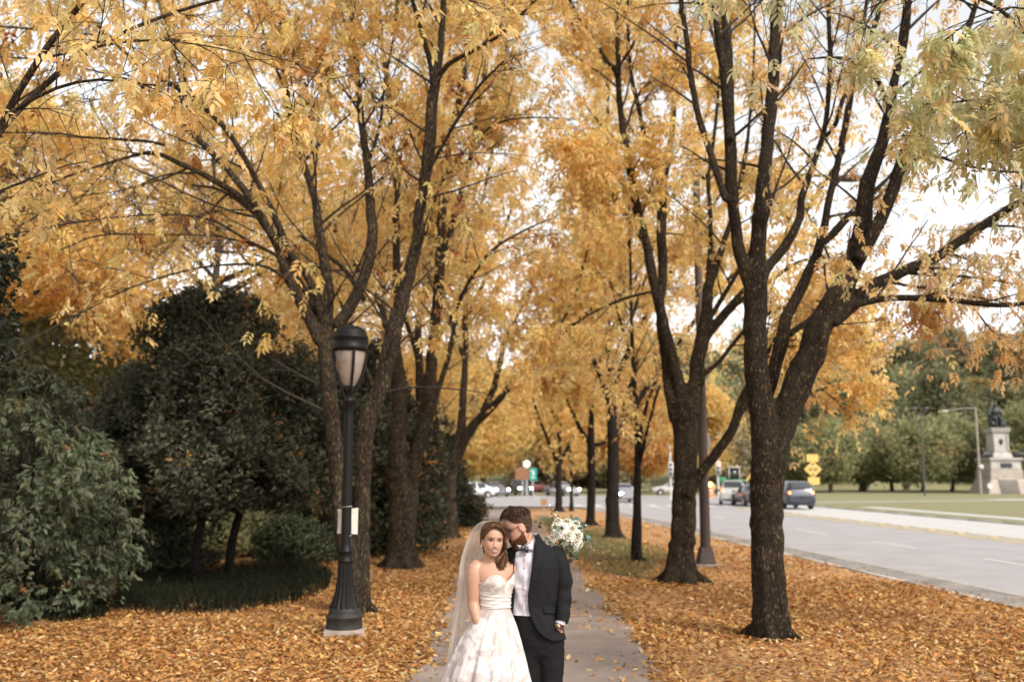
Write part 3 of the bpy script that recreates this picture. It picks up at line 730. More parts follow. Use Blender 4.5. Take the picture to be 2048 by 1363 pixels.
# ================================================================== GROUND
def sheet(name, pts, z, m, kind='structure', th=None):
    """flat polygon (list of x,y) at height z, or a slab of thickness th below z"""
    bm = bmesh.new(); vs = [bm.verts.new((x, y, z)) for x, y in pts]; f = bm.faces.new(vs); f.normal_update()
    if f.normal.z < 0: bmesh.ops.reverse_faces(bm, faces=[f])
    if th:
        r = bmesh.ops.extrude_face_region(bm, geom=bm.faces[:]); 
        for v in [e for e in r['geom'] if isinstance(e, bmesh.types.BMVert)]: v.co.z += 0
        for v in vs: v.co.z -= th
    bmesh.ops.recalc_face_normals(bm, faces=bm.faces[:])
    me = bpy.data.meshes.new(name); bm.to_mesh(me); bm.free(); me.materials.append(m)
    o = bpy.data.objects.new(name, me); COL.objects.link(o); o['kind'] = kind
    return o

def litter_mat(name, leafcols, soil, cover=(.38, .5), scale=16.0, grass=(.10, .11, .045), gmask=True):
    """leaf litter as flecks of many colours over soil and thin grass"""
    m, nt, b = newmat(name); L = nt.links.new; b.inputs['Roughness'].default_value = .85
    tc = N(nt, 'ShaderNodeTexCoord')
    wn = N(nt, 'ShaderNodeTexNoise', Scale=9, Detail=3); L(tc.outputs['Object'], wn.inputs['Vector'])
    ad = N(nt, 'ShaderNodeMixRGB', blend_type='ADD'); ad.inputs[0].default_value = .12; L(tc.outputs['Object'], ad.inputs[1]); L(wn.outputs['Color'], ad.inputs[2])
    v = N(nt, 'ShaderNodeTexVoronoi', Scale=scale); L(ad.outputs[0], v.inputs['Vector'])
    sp = N(nt, 'ShaderNodeSeparateColor'); L(v.outputs['Color'], sp.inputs[0])
    cr = N(nt, 'ShaderNodeValToRGB'); e = cr.color_ramp.elements
    cols = leafcols
    e[0].color = (*cols[0], 1); e[1].color = (*cols[-1], 1)
    for i, c in enumerate(cols[1:-1]):
        x = e.new((i + 1) / (len(cols) - 1)); x.color = (*c, 1)
    L(sp.outputs['Red'], cr.inputs[0])
    n1 = N(nt, 'ShaderNodeTexNoise', Scale=1.1, Detail=8, Roughness=.7); L(tc.outputs['Object'], n1.inputs['Vector'])
    r1 = N(nt, 'ShaderNodeValToRGB'); r1.color_ramp.elements[0].position = cover[0]; r1.color_ramp.elements[1].position = cover[1]
    L(n1.outputs['Fac'], r1.inputs[0])
    gn = N(nt, 'ShaderNodeTexNoise', Scale=30, Detail=4); L(tc.outputs['Object'], gn.inputs['Vector'])
    gr = N(nt, 'ShaderNodeValToRGB'); gr.color_ramp.elements[0].color = (*soil, 1); gr.color_ramp.elements[1].color = (*grass, 1)
    L(gn.outputs['Fac'], gr.inputs[0])
    mx = N(nt, 'ShaderNodeMixRGB'); L(r1.outputs[0], mx.inputs[0]); L(gr.outputs[0], mx.inputs[1]); L(cr.outputs[0], mx.inputs[2])
    L(mx.outputs[0], b.inputs['Base Color'])
    bp = N(nt, 'ShaderNodeBump', Strength=.8, Distance=.03); L(v.outputs['Distance'], bp.inputs['Height']); L(bp.outputs[0], b.inputs['Normal'])
    return m

LITTER = [(.42, .215, .08), (.35, .155, .05), (.50, .31, .14), (.26, .10, .033), (.46, .26, .10), (.38, .19, .07), (.58, .42, .24)]
M_litter = litter_mat('leaf_litter', LITTER, (.05, .035, .02), (.30, .44))
M_grass = litter_mat('park_grass', [(.23, .22, .11), (.27, .25, .13), (.20, .20, .09), (.32, .27, .14)], (.10, .09, .045), (.2, .4), 40.0, (.12, .13, .05))
M_asphalt = mat("asphalt", (.375, .355, .365), (.29, .272, .282), .7, .62, .25, 120, ramp=(.3, .7), bdist=.004)
M_asphalt2 = mat('pale_concrete_lane', (.52, .51, .50), (.44, .43, .42), 2.0, .7, .2, 90, bdist=.004)
M_gutter = mat('gutter_concrete', (.30, .27, .255), (.17, .15, .14), 1.1, .85, .3, 60)
M_path = mat('path_asphalt', (.30, .238, .203), (.20, .157, .133), 1.3, .85, .5, 90, detail=9, bdist=.006)
M_white = mat('road_paint', (.72, .72, .70), (.55, .55, .54), 20, .6)
M_yellow = mat('yellow_paint', (.62, .47, .20), (.5, .42, .26), 6, .6, ramp=(.4, .6))
M_kerb = mat('kerb_stone', (.46, .42, .38), (.32, .29, .26), 5, .85, .3, 50)

ROADZ = -.05
# straight kerb line of the near side, and of the far side
def kerb_x(y): return 8.66 - .0672 * y
def far_x(y): return 22.6 - .0420 * y
sheet('ground', [(-500, -60), (500, -60), (500, 900), (-500, 900)], -.16, M_grass)
sheet('road', [(kerb_x(-60), -60), (far_x(-60), -60), (far_x(68), 68), (20.6, 74), (22.5, 82), (24.5, 103), (-110, 103), (-110, 66), (kerb_x(64), 66)], ROADZ, M_asphalt)
sheet('pale_lane', [(far_x(-60) - 5.4, -60), (far_x(-60) - .3, -60), (far_x(68) - .3, 68), (far_x(68) - 5.0, 68)], ROADZ + .004, M_asphalt2)
sheet('gutter', [(kerb_x(-60), -60), (kerb_x(-60) + 1.0, -60), (kerb_x(60) + 1.0, 60), (kerb_x(60), 60)], ROADZ + .004, M_gutter)
V_PTS = [(-120, -60)] + [(kerb_x(y) - .18, y) for y in (-60, 20, 50, 58)] + [(kerb_x(60) - .6, 60.5), (kerb_x(62) - 2.0, 62), (-120, 62)]
sheet('verge', V_PTS, 0.0, M_litter, th=.155)
sheet('lawn', [(far_x(-60) + .2, -60)] + [(far_x(y) + .2, y) for y in (20, 66)] + [(far_x(68) + .3, 68), (20.9, 74), (22.8, 82), (24.8, 103.9), (160, 103.9), (160, -60)], -.01, M_grass, th=.145)
sheet('far_bank', [(-160, 104), (160, 104), (160, 175), (-160, 175)], -.005, M_grass, th=.15)

g = Geo()
for y0 in np.arange(-20, 58, 3.0):
    a = np.array([kerb_x(y0) - .09, y0 + .01, 0]); bq = np.array([kerb_x(y0 + 3) - .09, y0 + 2.99, 0])
    c = (a + bq) / 2; ang = math.atan2(bq[0] - a[0], bq[1] - a[1])
    box(g, (c[0], c[1], -.07), (.18, 2.98, .17), -ang, .012)
g.build('kerb', M_kerb)['kind'] = 'structure'
g = Geo()
for y0 in np.arange(-20, 66, 3.0):
    a = np.array([far_x(y0) + .1, y0 + .01, 0]); bq = np.array([far_x(y0 + 3) + .1, y0 + 2.99, 0])
    c = (a + bq) / 2; ang = math.atan2(bq[0] - a[0], bq[1] - a[1])
    box(g, (c[0], c[1], -.07), (.2, 2.98, .16), -ang, .012)
g.build('kerb', M_kerb)['kind'] = 'structure'

# path with ragged asphalt edges
yy = np.linspace(-6, 62, 120)
xl = -1.12 + .05 * np.sin(yy * 1.3) + .04 * vnoise(np.stack([yy, yy * 0, yy * 0], 1), 1.1, 2) - .010 * np.maximum(yy - 30, 0)
xr = 1.52 + .05 * np.sin(yy * .9 + 1) + .05 * vnoise(np.stack([yy, yy * 0, yy * 0], 1), 1.3, 5) - .020 * np.maximum(yy - 14, 0)
V = np.stack([np.stack([xl, yy, yy * 0 + .004], 1), np.stack([xr, yy, yy * 0 + .004], 1)], 1).reshape(-1, 3)
Geo().add(V, grid_faces(len(yy), 2, False)[:, ::-1]).build('path', M_path, smooth=False)['kind'] = 'structure'
# concrete footways through the far lawn
def strip(name, a, b, wd, z, m):
    a = np.array(a); b = np.array(b); d = b - a; n = np.array([-d[1], d[0]]) / np.linalg.norm(d) * wd / 2
    return sheet(name, [tuple(a + n), tuple(a - n), tuple(b - n), tuple(b + n)], z, m)
strip('footway', (far_x(-30) + 2.6, -30), (far_x(64) + 2.6, 64), 1.3, -.005, M_asphalt2)
strip('plaza_paving', (40, 84), (110, 84.0), 3.0, -.004, M_asphalt2)
strip('footway', (22.5, 75), (44, 83), 1.2, -.0045, M_asphalt2)

# painted markings: lane dashes, median lines with hatching, crosswalk bars
g = Geo(); gs = Geo()
def mark(g, a, b, wd, z=ROADZ + .008):
    a = np.array(a, float); b = np.array(b, float); d = b - a; n = np.array([-d[1], d[0]]) / np.linalg.norm(d) * wd / 2
    V = [(*(a + n), z), (*(a - n), z), (*(b - n), z), (*(b + n), z)]
    g.add(V, [[0, 1, 2, 3]])
def lane_x(y, f): return kerb_x(y) + (far_x(y) - kerb_x(y)) * f
for y0 in np.arange(-24.2, 62, 6.55):
    mark(g, (lane_x(y0, .305), y0), (lane_x(y0 + 3.0, .305), y0 + 3.0), .13)
for y0 in np.arange(-24, 62, 9):
    mark(g, (lane_x(y0, .80), y0), (lane_x(y0 + 3.0, .80), y0 + 3.0), .13)
for y0 in np.arange(-20, 57, 3.05): mark(gs, (kerb_x(y0) + 1.06, y0), (kerb_x(y0 + 3) + 1.06, y0 + 3.0), .16)
gs.build('gutter_edge', M_kerb, smooth=False)['kind'] = 'structure'
for k in range(14): mark(g, (3.2 + k * 1.25, 66.2), (3.2 + k * 1.25, 69.2), .55)
mark(g, (3.0, 64.6), (12.0, 64.6), .45)
for x0 in np.arange(-60, 60, 6.0): mark(g, (x0, 84), (x0 + 2.6, 84), .3)
mark(g, (-60, 100), (60, 100), .3)
g.build('lane_marking', M_white, smooth=False)['kind'] = 'structure'
g = Geo()
mark(g, (lane_x(-40, .585), -40), (lane_x(62, .585), 62), .22); mark(g, (lane_x(-40, .615), -40), (lane_x(62, .615), 62), .22)
mark(g, (lane_x(-40, .66), -40), (lane_x(62, .66), 62), .2)
for y0 in np.arange(-20, 62, 2.2): mark(g, (lane_x(y0, .618), y0), (lane_x(y0 + .9, .658), y0 + .9), .35)
g.build('median_marking', M_yellow, smooth=False)['kind'] = 'structure'

# thin grass showing through the leaves on the kerb side, and short blades on it
M_thin = litter_mat('thin_grass', [(.30, .17, .06), (.24, .12, .04), (.34, .22, .09), (.28, .15, .05)], (.085, .075, .035), (.50, .66), 13.0, (.15, .155, .06))
yq = np.linspace(19.5, 50, 40); nz1 = vnoise(np.c_[yq, yq * 0, yq * 0], .8, 4); nz2 = vnoise(np.c_[yq, yq * 0, yq * 0], .7, 14)
el = 1.62 - .02 * (yq - 14) + .25 + .22 * nz1 + np.clip((21 - yq) * .5, 0, 1); er = np.maximum(el + .1, kerb_x(yq) - 3.0 - .4 + .5 * nz2 - np.clip((24 - yq) * .4, 0, 1.6))
Geo().add(np.stack([np.c_[el, yq, yq * 0 + .003], np.c_[er, yq, yq * 0 + .003]], 1).reshape(-1, 3), grid_faces(40, 2, False)[:, ::-1]).build('grass_strip', M_thin, smooth=False)['kind'] = 'structure'
rg = np.random.default_rng(56); n = 26000; yb = rg.uniform(19.5, 46, n); xb = rg.uniform(1.4, 4.6, n); k = (xb > np.interp(yb, yq, el)) & (xb < np.interp(yb, yq, er) + .5) & (vnoise(np.c_[xb, yb, xb * 0], .9, 5) > -.35); xb, yb = xb[k], yb[k]; n = len(xb)
a = rg.uniform(0, 6.283, n); hh = rg.uniform(.04, .11, n); c = np.c_[xb, yb]; s_ = np.c_[-np.sin(a), np.cos(a)] * .006; tip = np.c_[xb + np.cos(a) * hh * .7, yb + np.sin(a) * hh * .7, hh]
V = np.stack([np.c_[c + s_, np.zeros(n)], np.c_[c - s_, np.zeros(n)], tip], 1)
M_blade = leafmat('grass_blade', .3, .6)
Geo().add(V.reshape(-1, 3), (np.arange(n) * 3)[:, None] + np.array([[0, 1, 2]]), np.repeat(palette([(.15, .16, .06), (.20, .20, .08), (.25, .22, .10)], [2, 2, 1], n, rg), 3, 0)).build('grass', M_blade, smooth=False)['kind'] = 'stuff'
# fallen leaves: thick on the verge, sparse on the path
rg = np.random.default_rng(55)
def fallen(xy, size, name, cols, wts, lift, kindlabel):
    n = len(xy); pos = np.concatenate([xy, rg.uniform(.004, lift, (n, 1))], 1)
    temps = []
    for s in range(6):
        q = np.random.default_rng(s); v, f = leaflet8(np.zeros(3), np.array([1.0, 0, 0]), np.array([0, 0, 1.0]), 1, .46 + .12 * q.random(), q.uniform(-.4, .5), q.uniform(-.35, .35))
        temps.append((v - [.45, 0, 0], f))
    g = Geo()
    scatter(g, temps, pos, frames(rg.uniform(0, 6.283, n), rg.normal(0, .28, n), rg.normal(0, .35, n)), size * rg.uniform(.45, 1.4, n),
            palette(cols, wts, n, rg, .16), 0.0, rg)
    g.build(name, M_litterleaf, smooth=False)['kind'] = 'stuff'
M_litterleaf = leafmat('fallen_leaf', .18, .7)
FC = [(.46, .235, .075), (.40, .18, .05), (.54, .33, .125), (.32, .13, .038), (.49, .275, .094), (.64, .47, .25), (.18, .07, .025)]
FW = [3, 2.6, 2.2, 1.6, 2.4, 1.1, .8]
pts = []
def verge_ok(p):
    return (p[:, 0] < kerb_x(p[:, 1]) - .20 + .14 * vnoise(np.c_[p, p[:, :1] * 0], .8, 7)) & ((p[:, 0] < -.95 + .22 * vnoise(np.c_[p, p[:, :1] * 0], 1.5)) | (p[:, 0] > 1.38 + .26 * vnoise(np.c_[p, p[:, :1] * 0], 1.2, 4)))
for (x0, x1, y0, y1, den) in ((-8, 8, 8.8, 13.5, 840), (-9, 8, 13.5, 19, 500), (-9, 8, 19, 28, 190), (-5, 8, 28, 44, 90), (-4, 6, 2, 8.8, 260)):
    n = int((x1 - x0) * (y1 - y0) * den); p = np.c_[rg.uniform(x0, x1, n), rg.uniform(y0, y1, n)]
    k = verge_ok(p); p = p[k]
    gr = vnoise(np.c_[p, p[:, :1] * 0], .55, 9)          # thin patches where the grass shows
    thin = np.clip((p[:, 1] - 20) / 14, 0, 1) * np.clip(p[:, 0], 0, 1)
    p = p[rg.random(len(p)) < np.clip(1.0 + .9 * gr, .25, 1) * (1 - .78 * thin)]
    pts.append(p)
p = np.concatenate(pts)
fallen(p, .066 + .0016 * np.clip(p[:, 1] - 10, 0, 60), 'fallen_leaves', FC, FW, .035, None)
n = 21000; q = np.c_[rg.uniform(-1.2, 1.7, n), 4 + 40 * rg.random(n) ** 1.3]
e = np.minimum(q[:, 0] + 1.2, 1.7 - q[:, 0]); q = q[rg.random(n) < np.clip(.05 + np.where(q[:, 0] < .25, .95 * np.exp(-e * 1.5), .95 * np.exp(-e * 2.4)) + .5 * (vnoise(np.c_[q, q[:, :1] * 0], .7, 2) - .35), .02, 1)]
fallen(q, np.full(len(q), .08), 'fallen_leaves', FC, [2, 1, 3, 1, 3, 3, .4], .02, None)
n = 1500; yq = rg.uniform(4, 50, n); q = np.c_[kerb_x(yq) + rg.exponential(.3, n), yq]
pos_keep = q[(q[:, 0] < kerb_x(q[:, 1]) + 1.6) & (rg.random(len(q)) < .6)]
def fallen_road(q):
    n = len(q); v, f = leaflet8(np.zeros(3), np.array([1.0, 0, 0]), np.array([0, 0, 1.0]), 1, .5, .3, .1)
    g = Geo(); scatter(g, [(v, f)], np.c_[q, np.full(n, ROADZ + .015)], frames(rg.uniform(0, 6.28, n), rg.normal(0, .2, n), rg.normal(0, .3, n)), np.full(n, .08), palette(FC, FW, n, rg, .15), 0, rg)
    g.build('fallen_leaves', M_litterleaf, smooth=False)['kind'] = 'stuff'
fallen_road(pos_keep)
# ================================================================== PLANTS AND FAR TREES
M_barkfar = mat('bark_far', (.11, .085, .065), (.05, .04, .03), 6, .9, .4)
def crown_points(n, prof, z0, z1, rng, shell=.45, cs=1.0, thr=-.15, seed=0, lobes=.25, squash=1.0):
    """points through a crown volume: ragged outline, clumps and gaps"""
    out = []; tot = 0
    while tot < n:
        z = rng.random(n); a = rng.uniform(0, 6.283, n); rr = prof(z)
        lob = 1 + lobes * vnoise(np.stack([np.cos(a) * 1.6, np.sin(a) * 1.6, z * 4], 1), 1.0, seed + 1)
        r = rr * lob * rng.random(n) ** shell
        p = np.stack([r * np.cos(a), r * np.sin(a) * squash, z0 + (z1 - z0) * z], 1)
        q = vnoise(p, cs, seed) + .5 * vnoise(p, cs * 2.3, seed + 5)
        p = p[(q > thr) & (rng.random(n) < (.15 + rr / rr.max()))]; out.append(p); tot += len(p)
    return np.concatenate(out)[:n]

def crown_tree(name, label, cat, group, base, z0, z1, prof, tr, n, temps, cols, wts, mats, seed, scale=1.0, nlimb=16, shell=.45, cs=1.0, thr=-.15,
               lobes=.25, off=(0, 0), pitch=-.3, tk=None, droop=.1, csc=.5, loc=None):
    rng = np.random.default_rng(seed); root = empty(name, base, label, cat, group)
    B = np.array(base, float); c = np.array([off[0], off[1], 0.0])
    g = Geo(); top = z0 + (z1 - z0) * .82
    k = 9; zz = np.linspace(-.05, top, k)
    ax = B + c * (np.linspace(0, 1, k) ** 1.3)[:, None] + np.c_[rng.normal(0, tr * .35, (k, 2)), np.zeros(k)]; ax[:, 2] = B[2] + zz
    for t in (tk or [(0, 0)]):
        o = np.array([t[0], t[1], 0]); cc = catmull(np.c_[ax + o * np.linspace(1, .3, k)[:, None], tr * np.linspace(1.15, .2, k)], .25)
        cc[0, 3] *= 1.35; add_tube(g, cc[:, :3], cc[:, 3], 10, True, rough=.04)
    i = rng.uniform(.1, .95, nlimb); zl = z0 + (z1 - z0) * i * .85; a = rng.uniform(0, 6.283, nlimb)
    st = np.stack([np.interp(zl, zz, ax[:, j]) for j in range(3)], 1)
    d = np.stack([np.cos(a), np.sin(a), rng.uniform(.1, .7, nlimb)], 1)
    T = grow(st, d, prof(i) * .92 + .1, 6, rng.normal(-droop, .2, nlimb), .09, rng)
    batch_tubes(g, T, (tr * .38 * (1.1 - .6 * i))[:, None] * np.linspace(1, .25, 6)[None], 5)
    g.build('trunk', mats[0], root)
    p = crown_points(n, prof, z0, z1, rng, shell, cs, thr, seed, lobes) + B + c * np.linspace(.3, 1, 1)
    g = Geo(); m = len(p)
    az = np.arctan2(p[:, 1] - B[1] - c[1], p[:, 0] - B[0] - c[0]) + rng.normal(0, .9, m)
    scatter(g, temps, p, frames(az, rng.normal(pitch, .4, m), rng.normal(0, .5, m)), scale * rng.uniform(.7, 1.25, m), palette(cols, wts, m, rng, .14, p, csc, seed), .1, rng)
    g.build('crown', mats[1], root, smooth=False)
    return root

def egg(rm, zc=.4, e=1.0, b=.25):
    def f(z):
        lo = np.clip(z / zc, 0, 1); hi = np.clip((1 - z) / (1 - zc), 0, 1)
        return rm * np.where(z < zc, b + (1 - b) * np.sqrt(1 - (1 - lo) ** 2 + 1e-9), (1 - (1 - hi) ** 2 + 1e-9) ** (.5 * e))
    return f
def cone(rm, b=.7, p=.9):
    def f(z): return rm * np.where(z < .18, b + (1 - b) * z / .18, np.clip((1 - z) / .82, 0, 1) ** p) + .05
    return f

HOL = [tuft(9, .085, .045, .06, s) for s in range(6)]
DK = [(.055, .060, .036), (.085, .09, .055), (.14, .14, .09), (.035, .04, .024), (.36, .19, .06)]
DKW = [3, 3, 2, 2, .35]
MH = (M_bark_dark, M_leafg)
def at_px(u, v): p = G(u, v); p[2] = 0; return p
crown_tree('holly_tree', 'dark holly with a slim bare trunk, wider left one of the front pair', 'tree', 'dark hollies on the left', at_px(395, 1168), 1.4, 5.35, cone(2.15, .74, .46), .085, 7600, HOL, DK, DKW, MH, 201, 1.25, 46, .52, 1.9, .06, .75, off=(-.15, 0), droop=.2)
crown_tree('holly_tree', 'dark holly with a slim bare trunk, the right one of the pair in front', 'tree', 'dark hollies on the left', at_px(456, 1163), 1.45, 4.9, cone(2.0, .74, .46), .085, 7200, HOL, DK, DKW, MH, 202, 1.25, 44, .52, 1.9, .06, .75, off=(.75, .2), droop=.2)
crown_tree('holly_tree', 'dark bushy holly low behind the lamp post and the V-shaped ash', 'tree', 'dark hollies on the left', (-3.9, 25.5, 0), .2, 5.6, cone(2.3, .8, .6), .09, 8000, HOL, DK, DKW, MH, 203, 1.5, 36, .42, 1.3, -.3, .3)
crown_tree('holly_tree', 'dark evergreen holly between the left trunks, farthest along, beside the road', 'tree', 'dark hollies on the left', (-3.1, 39.0, 0), .1, 4.6, cone(1.75, .85, .55), .09, 5500, HOL, DK, DKW, MH, 204, 1.8, 24, .42, 1.2, -.3, .3)
crown_tree('holly_tree', 'dark holly filling the gap behind the second left ash', 'tree', 'dark hollies on the left', (-4.1, 31.5, 0), .1, 5.0, cone(1.9, .85, .6), .09, 6000, HOL, DK, DKW, MH, 205, 1.7, 24, .42, 1.2, -.3, .3)
crown_tree('holly_tree', 'dark holly deep behind the grey-green shrub at the left edge', 'tree', 'dark hollies on the left', (-9.6, 21.5, 0), .3, 3.9, cone(2.0, .8, .6), .09, 7000, HOL, DK, DKW, MH, 206, 1.35, 34, .42, 1.4, -.2, .3)
crown_tree('yew_tree', 'almost black evergreen whose ragged edge enters at the far left', 'tree', None, (-7.05, 10.9, 0), 2.6, 5.2, egg(1.35, .4), .12, 1700, HOL, [(.02, .026, .016), (.03, .036, .02)], [1, 1], MH, 207, 1.3, 30, .35, 2.2, .05, .5, droop=-.1)
crown_tree('holly_tree', 'dark low holly between the grey-green shrub and the front pair of hollies', 'tree', 'dark hollies on the left', (-7.5, 19.8, 0), .15, 4.1, cone(1.5, .8, .6), .07, 4500, HOL, DK, DKW, MH, 212, 1.3, 26, .55, 1.5, -.2, .5)
# grey-green dogwood with large leaves
DOG = []
for s in range(5):
    q = np.random.default_rng(s); Vs = []; Fs = []; k = 0
    for j in range(5):
        d = np.array([1.0, q.normal(0, .8), q.normal(-.2, .4)]); d /= np.linalg.norm(d); nn = np.array([q.normal(0, .3), q.normal(0, .3), 1.0]); nn -= d * nn.dot(d); nn /= np.linalg.norm(nn)
        v, f = leaflet8(q.normal(0, .035, 3), d, nn, .10 * q.uniform(.8, 1.2), .048, .15, .35); Vs.append(v); Fs.append(f + k); k += 8
    DOG.append((np.concatenate(Vs), np.concatenate(Fs)))
crown_tree('dogwood_shrub', 'grey-green shrub with large drooping leaves spreading at the left edge', 'shrub', None, (-6.9, 14.4, 0), .12, 3.5, lambda z: 1.95 * np.where(z < .3, .72 + z, np.clip((1.02 - z) / .72, 0, 1) ** .75), .035, 4600, DOG,
           [(.085, .10, .055), (.115, .13, .075), (.06, .072, .04), (.15, .16, .095), (.28, .13, .05)], [3, 3, 2, 1, .12], MH, 208, 1.0, 46, .36, 1.9, .10, .6, pitch=-.45, tk=[(0, 0), (.12, .1), (-.14, .05), (-.3, -.1)], droop=.3)
LTU = [tuft(8, .15, .075, .12, s) for s in range(5)]
crown_tree('light_tree', 'pale grey-green tree against the sky behind the hollies at the far left', 'tree', None, (-16.5, 33, 0), 2.0, 11.0, egg(4.6, .5), .2, 5200, LTU, [(.24, .27, .14), (.32, .33, .19), (.19, .22, .10)], [1, 1, 1], (M_barkfar, M_leafg), 209, 1.7, 30, .45, .5, -.1, .35)
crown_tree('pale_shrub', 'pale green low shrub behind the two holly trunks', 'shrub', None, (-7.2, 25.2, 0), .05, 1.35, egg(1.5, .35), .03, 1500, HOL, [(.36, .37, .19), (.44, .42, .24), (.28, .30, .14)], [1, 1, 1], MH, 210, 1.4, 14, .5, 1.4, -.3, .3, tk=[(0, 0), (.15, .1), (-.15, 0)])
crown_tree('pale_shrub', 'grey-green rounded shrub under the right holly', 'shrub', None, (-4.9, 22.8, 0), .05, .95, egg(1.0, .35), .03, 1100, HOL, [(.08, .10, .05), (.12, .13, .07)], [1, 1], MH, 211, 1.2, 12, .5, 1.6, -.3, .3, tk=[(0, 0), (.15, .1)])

# strappy ground cover along the shrub bed
def blades(poly, n, seed, h=.46):
    rg = np.random.default_rng(seed); P2 = np.array([G(u, v)[:2] for u, v in poly])
    lo, hi = P2.min(0), P2.max(0); c = rg.uniform(lo, hi, (n * 6, 2))
    x, y = c[:, 0], c[:, 1]; ins = np.zeros(len(c), bool); j = len(P2) - 1
    for i in range(len(P2)):
        xi, yi = P2[i]; xj, yj = P2[j]
        ins ^= ((yi > y) != (yj > y)) & (x < (xj - xi) * (y - yi) / (yj - yi + 1e-12) + xi); j = i
    c = c[ins]; c = c[vnoise(np.c_[c, c[:, :1] * 0], 2.2, seed) > -.45][:n]
    n = len(c); a = rg.uniform(0, 6.283, n); H = h * rg.uniform(.5, 1.15, n) * (.8 + .45 * vnoise(np.c_[c, c[:, :1] * 0], 1.6, seed + 3)); out = rg.uniform(.3, .75, n) * H * 2
    wv = .006; ts = np.array([0, .4, .75, 1.0]); d = np.stack([np.cos(a), np.sin(a)], 1); s = np.stack([-np.sin(a), np.cos(a)], 1)
    V = []
    for t in ts:
        xy = c + d * (out * t ** 1.7)[:, None]; z = H * (1.5 * t - .85 * t * t) + .005
        ww = wv * (1 - t * .8)
        V += [np.c_[xy + s * ww, z], np.c_[xy - s * ww, z]]
    V = np.stack(V, 1)
    F = np.array([[0, 1, 3, 2], [2, 3, 5, 4], [4, 5, 7, 6]])
    g = Geo(); g.add(V.reshape(-1, 3), (F[None] + (np.arange(n) * 8)[:, None, None]).reshape(-1, 4), np.repeat(palette([(.013, .018, .009), (.021, .028, .013), (.045, .052, .024)], [3, 2, .5], n, rg), 8, 0))
    o = g.build('ground_cover', M_leafg, smooth=False); o['kind'] = 'stuff'
blades([(225, 1222), (330, 1232), (470, 1226), (590, 1206), (655, 1180), (664, 1150), (600, 1128), (480, 1140), (330, 1160), (235, 1180)], 9000, 31)
blades([(20, 1236), (120, 1246), (205, 1238), (225, 1210), (190, 1185), (60, 1190), (0, 1205)], 3500, 32, .3)
blades([(560, 1130), (700, 1120), (860, 1075), (880, 1055), (700, 1075), (540, 1105)], 5000, 33, .4)

# yellow trees standing behind the left row
YTU = [tuft(7, .15, .06, .14, s) for s in range(6)]
for k, (x, y, zt, r_, lab) in enumerate([(-9.2, 30, 13.5, 4.6, 'broad yellow tree behind the dark hollies, left of the lamp'), (-14.5, 27, 12.5, 4.2, 'yellow tree behind the hollies near the left edge of the view'),
                                         (-5.4, 41, 14, 4.4, 'tall golden tree behind the second and third left ashes'), (-9.5, 52, 15, 5.0, 'golden tree far back beyond the left row, reddish on top')]):
    crown_tree('yellow_tree', lab, 'tree', 'yellow trees behind the left row', (x, y, 0), (6.5 if k == 1 else 4.4 if k == 0 else 2.8), zt, egg(r_, .45), .22, 5000, YTU, YEL + ([(.5, .13, .06)] if k == 3 else []), YW + ([1.2] if k == 3 else []), (M_barkfar, M_leaf), 220 + k, 1.25, 46, .42, .55, -.1, .35)
# yellow and orange trees beside and beyond the crossing
FTU = [tuft(7, .34, .16, .32, s) for s in range(6)]
FAR = [(-3.5, 118, 15, 5.5, YEL, 'golden tree beyond the crossing, above the parked cars on the left'), (6.5, 124, 16, 6, YEL, 'golden tree beyond the crossing, above the bride and groom'),
       (14, 112, 14, 5.5, ORG, 'orange-gold tree beyond the crossing, right of the far ash row'), (22, 120, 13, 5.5, YEL, 'yellow tree beyond the crossing, left of the nearest trunk'),
       (-13, 112, 15, 6, ORG, 'amber tree beyond the crossing, behind the left trunks'), (-24, 108, 14, 6, YEL, 'yellow tree beyond the crossing, far left behind the hollies')]
for k, (x, y, zt, r_, cl, lab) in enumerate(FAR):
    crown_tree('yellow_tree', lab, 'tree', 'yellow trees beyond the crossing', (x, y, -.01), 2.4, zt, egg(r_, .45), .28, 2600, FTU, cl + [(.3, .27, .1)], (YW if cl is YEL else [1, 1, 1, 1]) + [.8], (M_barkfar, M_leaf), 240 + k, 1.4, 26, .45, .3, -.1, .35)
# green trees round the monument lawn
GR = [(.28, .29, .14), (.36, .355, .18), (.21, .22, .10), (.43, .40, .22), (.52, .38, .18)]
GRW = [3, 3, 2, 1.2, .35]
GT = [(1655, 982, 8.2, 4.0, 'dark green rounded tree on the lawn just right of the yellow road signs'), (1715, 980, 8.6, 4.2, 'green tree with a pale forked trunk on the monument lawn'),
      (1775, 981, 8.0, 4.0, 'green tree left of the dark lamp post on the lawn'), (1838, 979, 8.4, 4.2, 'green tree behind the dark lamp post on the lawn'),
      (1895, 981, 9.2, 4.4, 'yellow-green tree between the dark lamp post and the monument'), (1940, 980, 8.6, 4.0, 'green tree directly left of the monument base'),
      (2035, 978, 10.5, 4.8, 'green tree behind the monument at the right edge'), (1600, 978, 7.4, 3.8, 'green tree partly hidden by the leaning limb of the nearest ash')]
for k, (u, v, zt, r_, lab) in enumerate(GT):
    b = G(u, v, -.01); b[1] = 118 + (k % 3) * 7; b[0] = (u - 1024) / FPX * b[1]
    crown_tree('green_tree', lab, 'tree', 'green trees on the monument lawn', b, 1.5, zt, egg(r_, .42), .24, 2600, FTU, GR, GRW, (M_barkfar, M_leafg), 260 + k, 1.15, 22, .42, .45, -.15, .4, tk=[(0, 0), (.4, 0)] if k in (1,) else None)
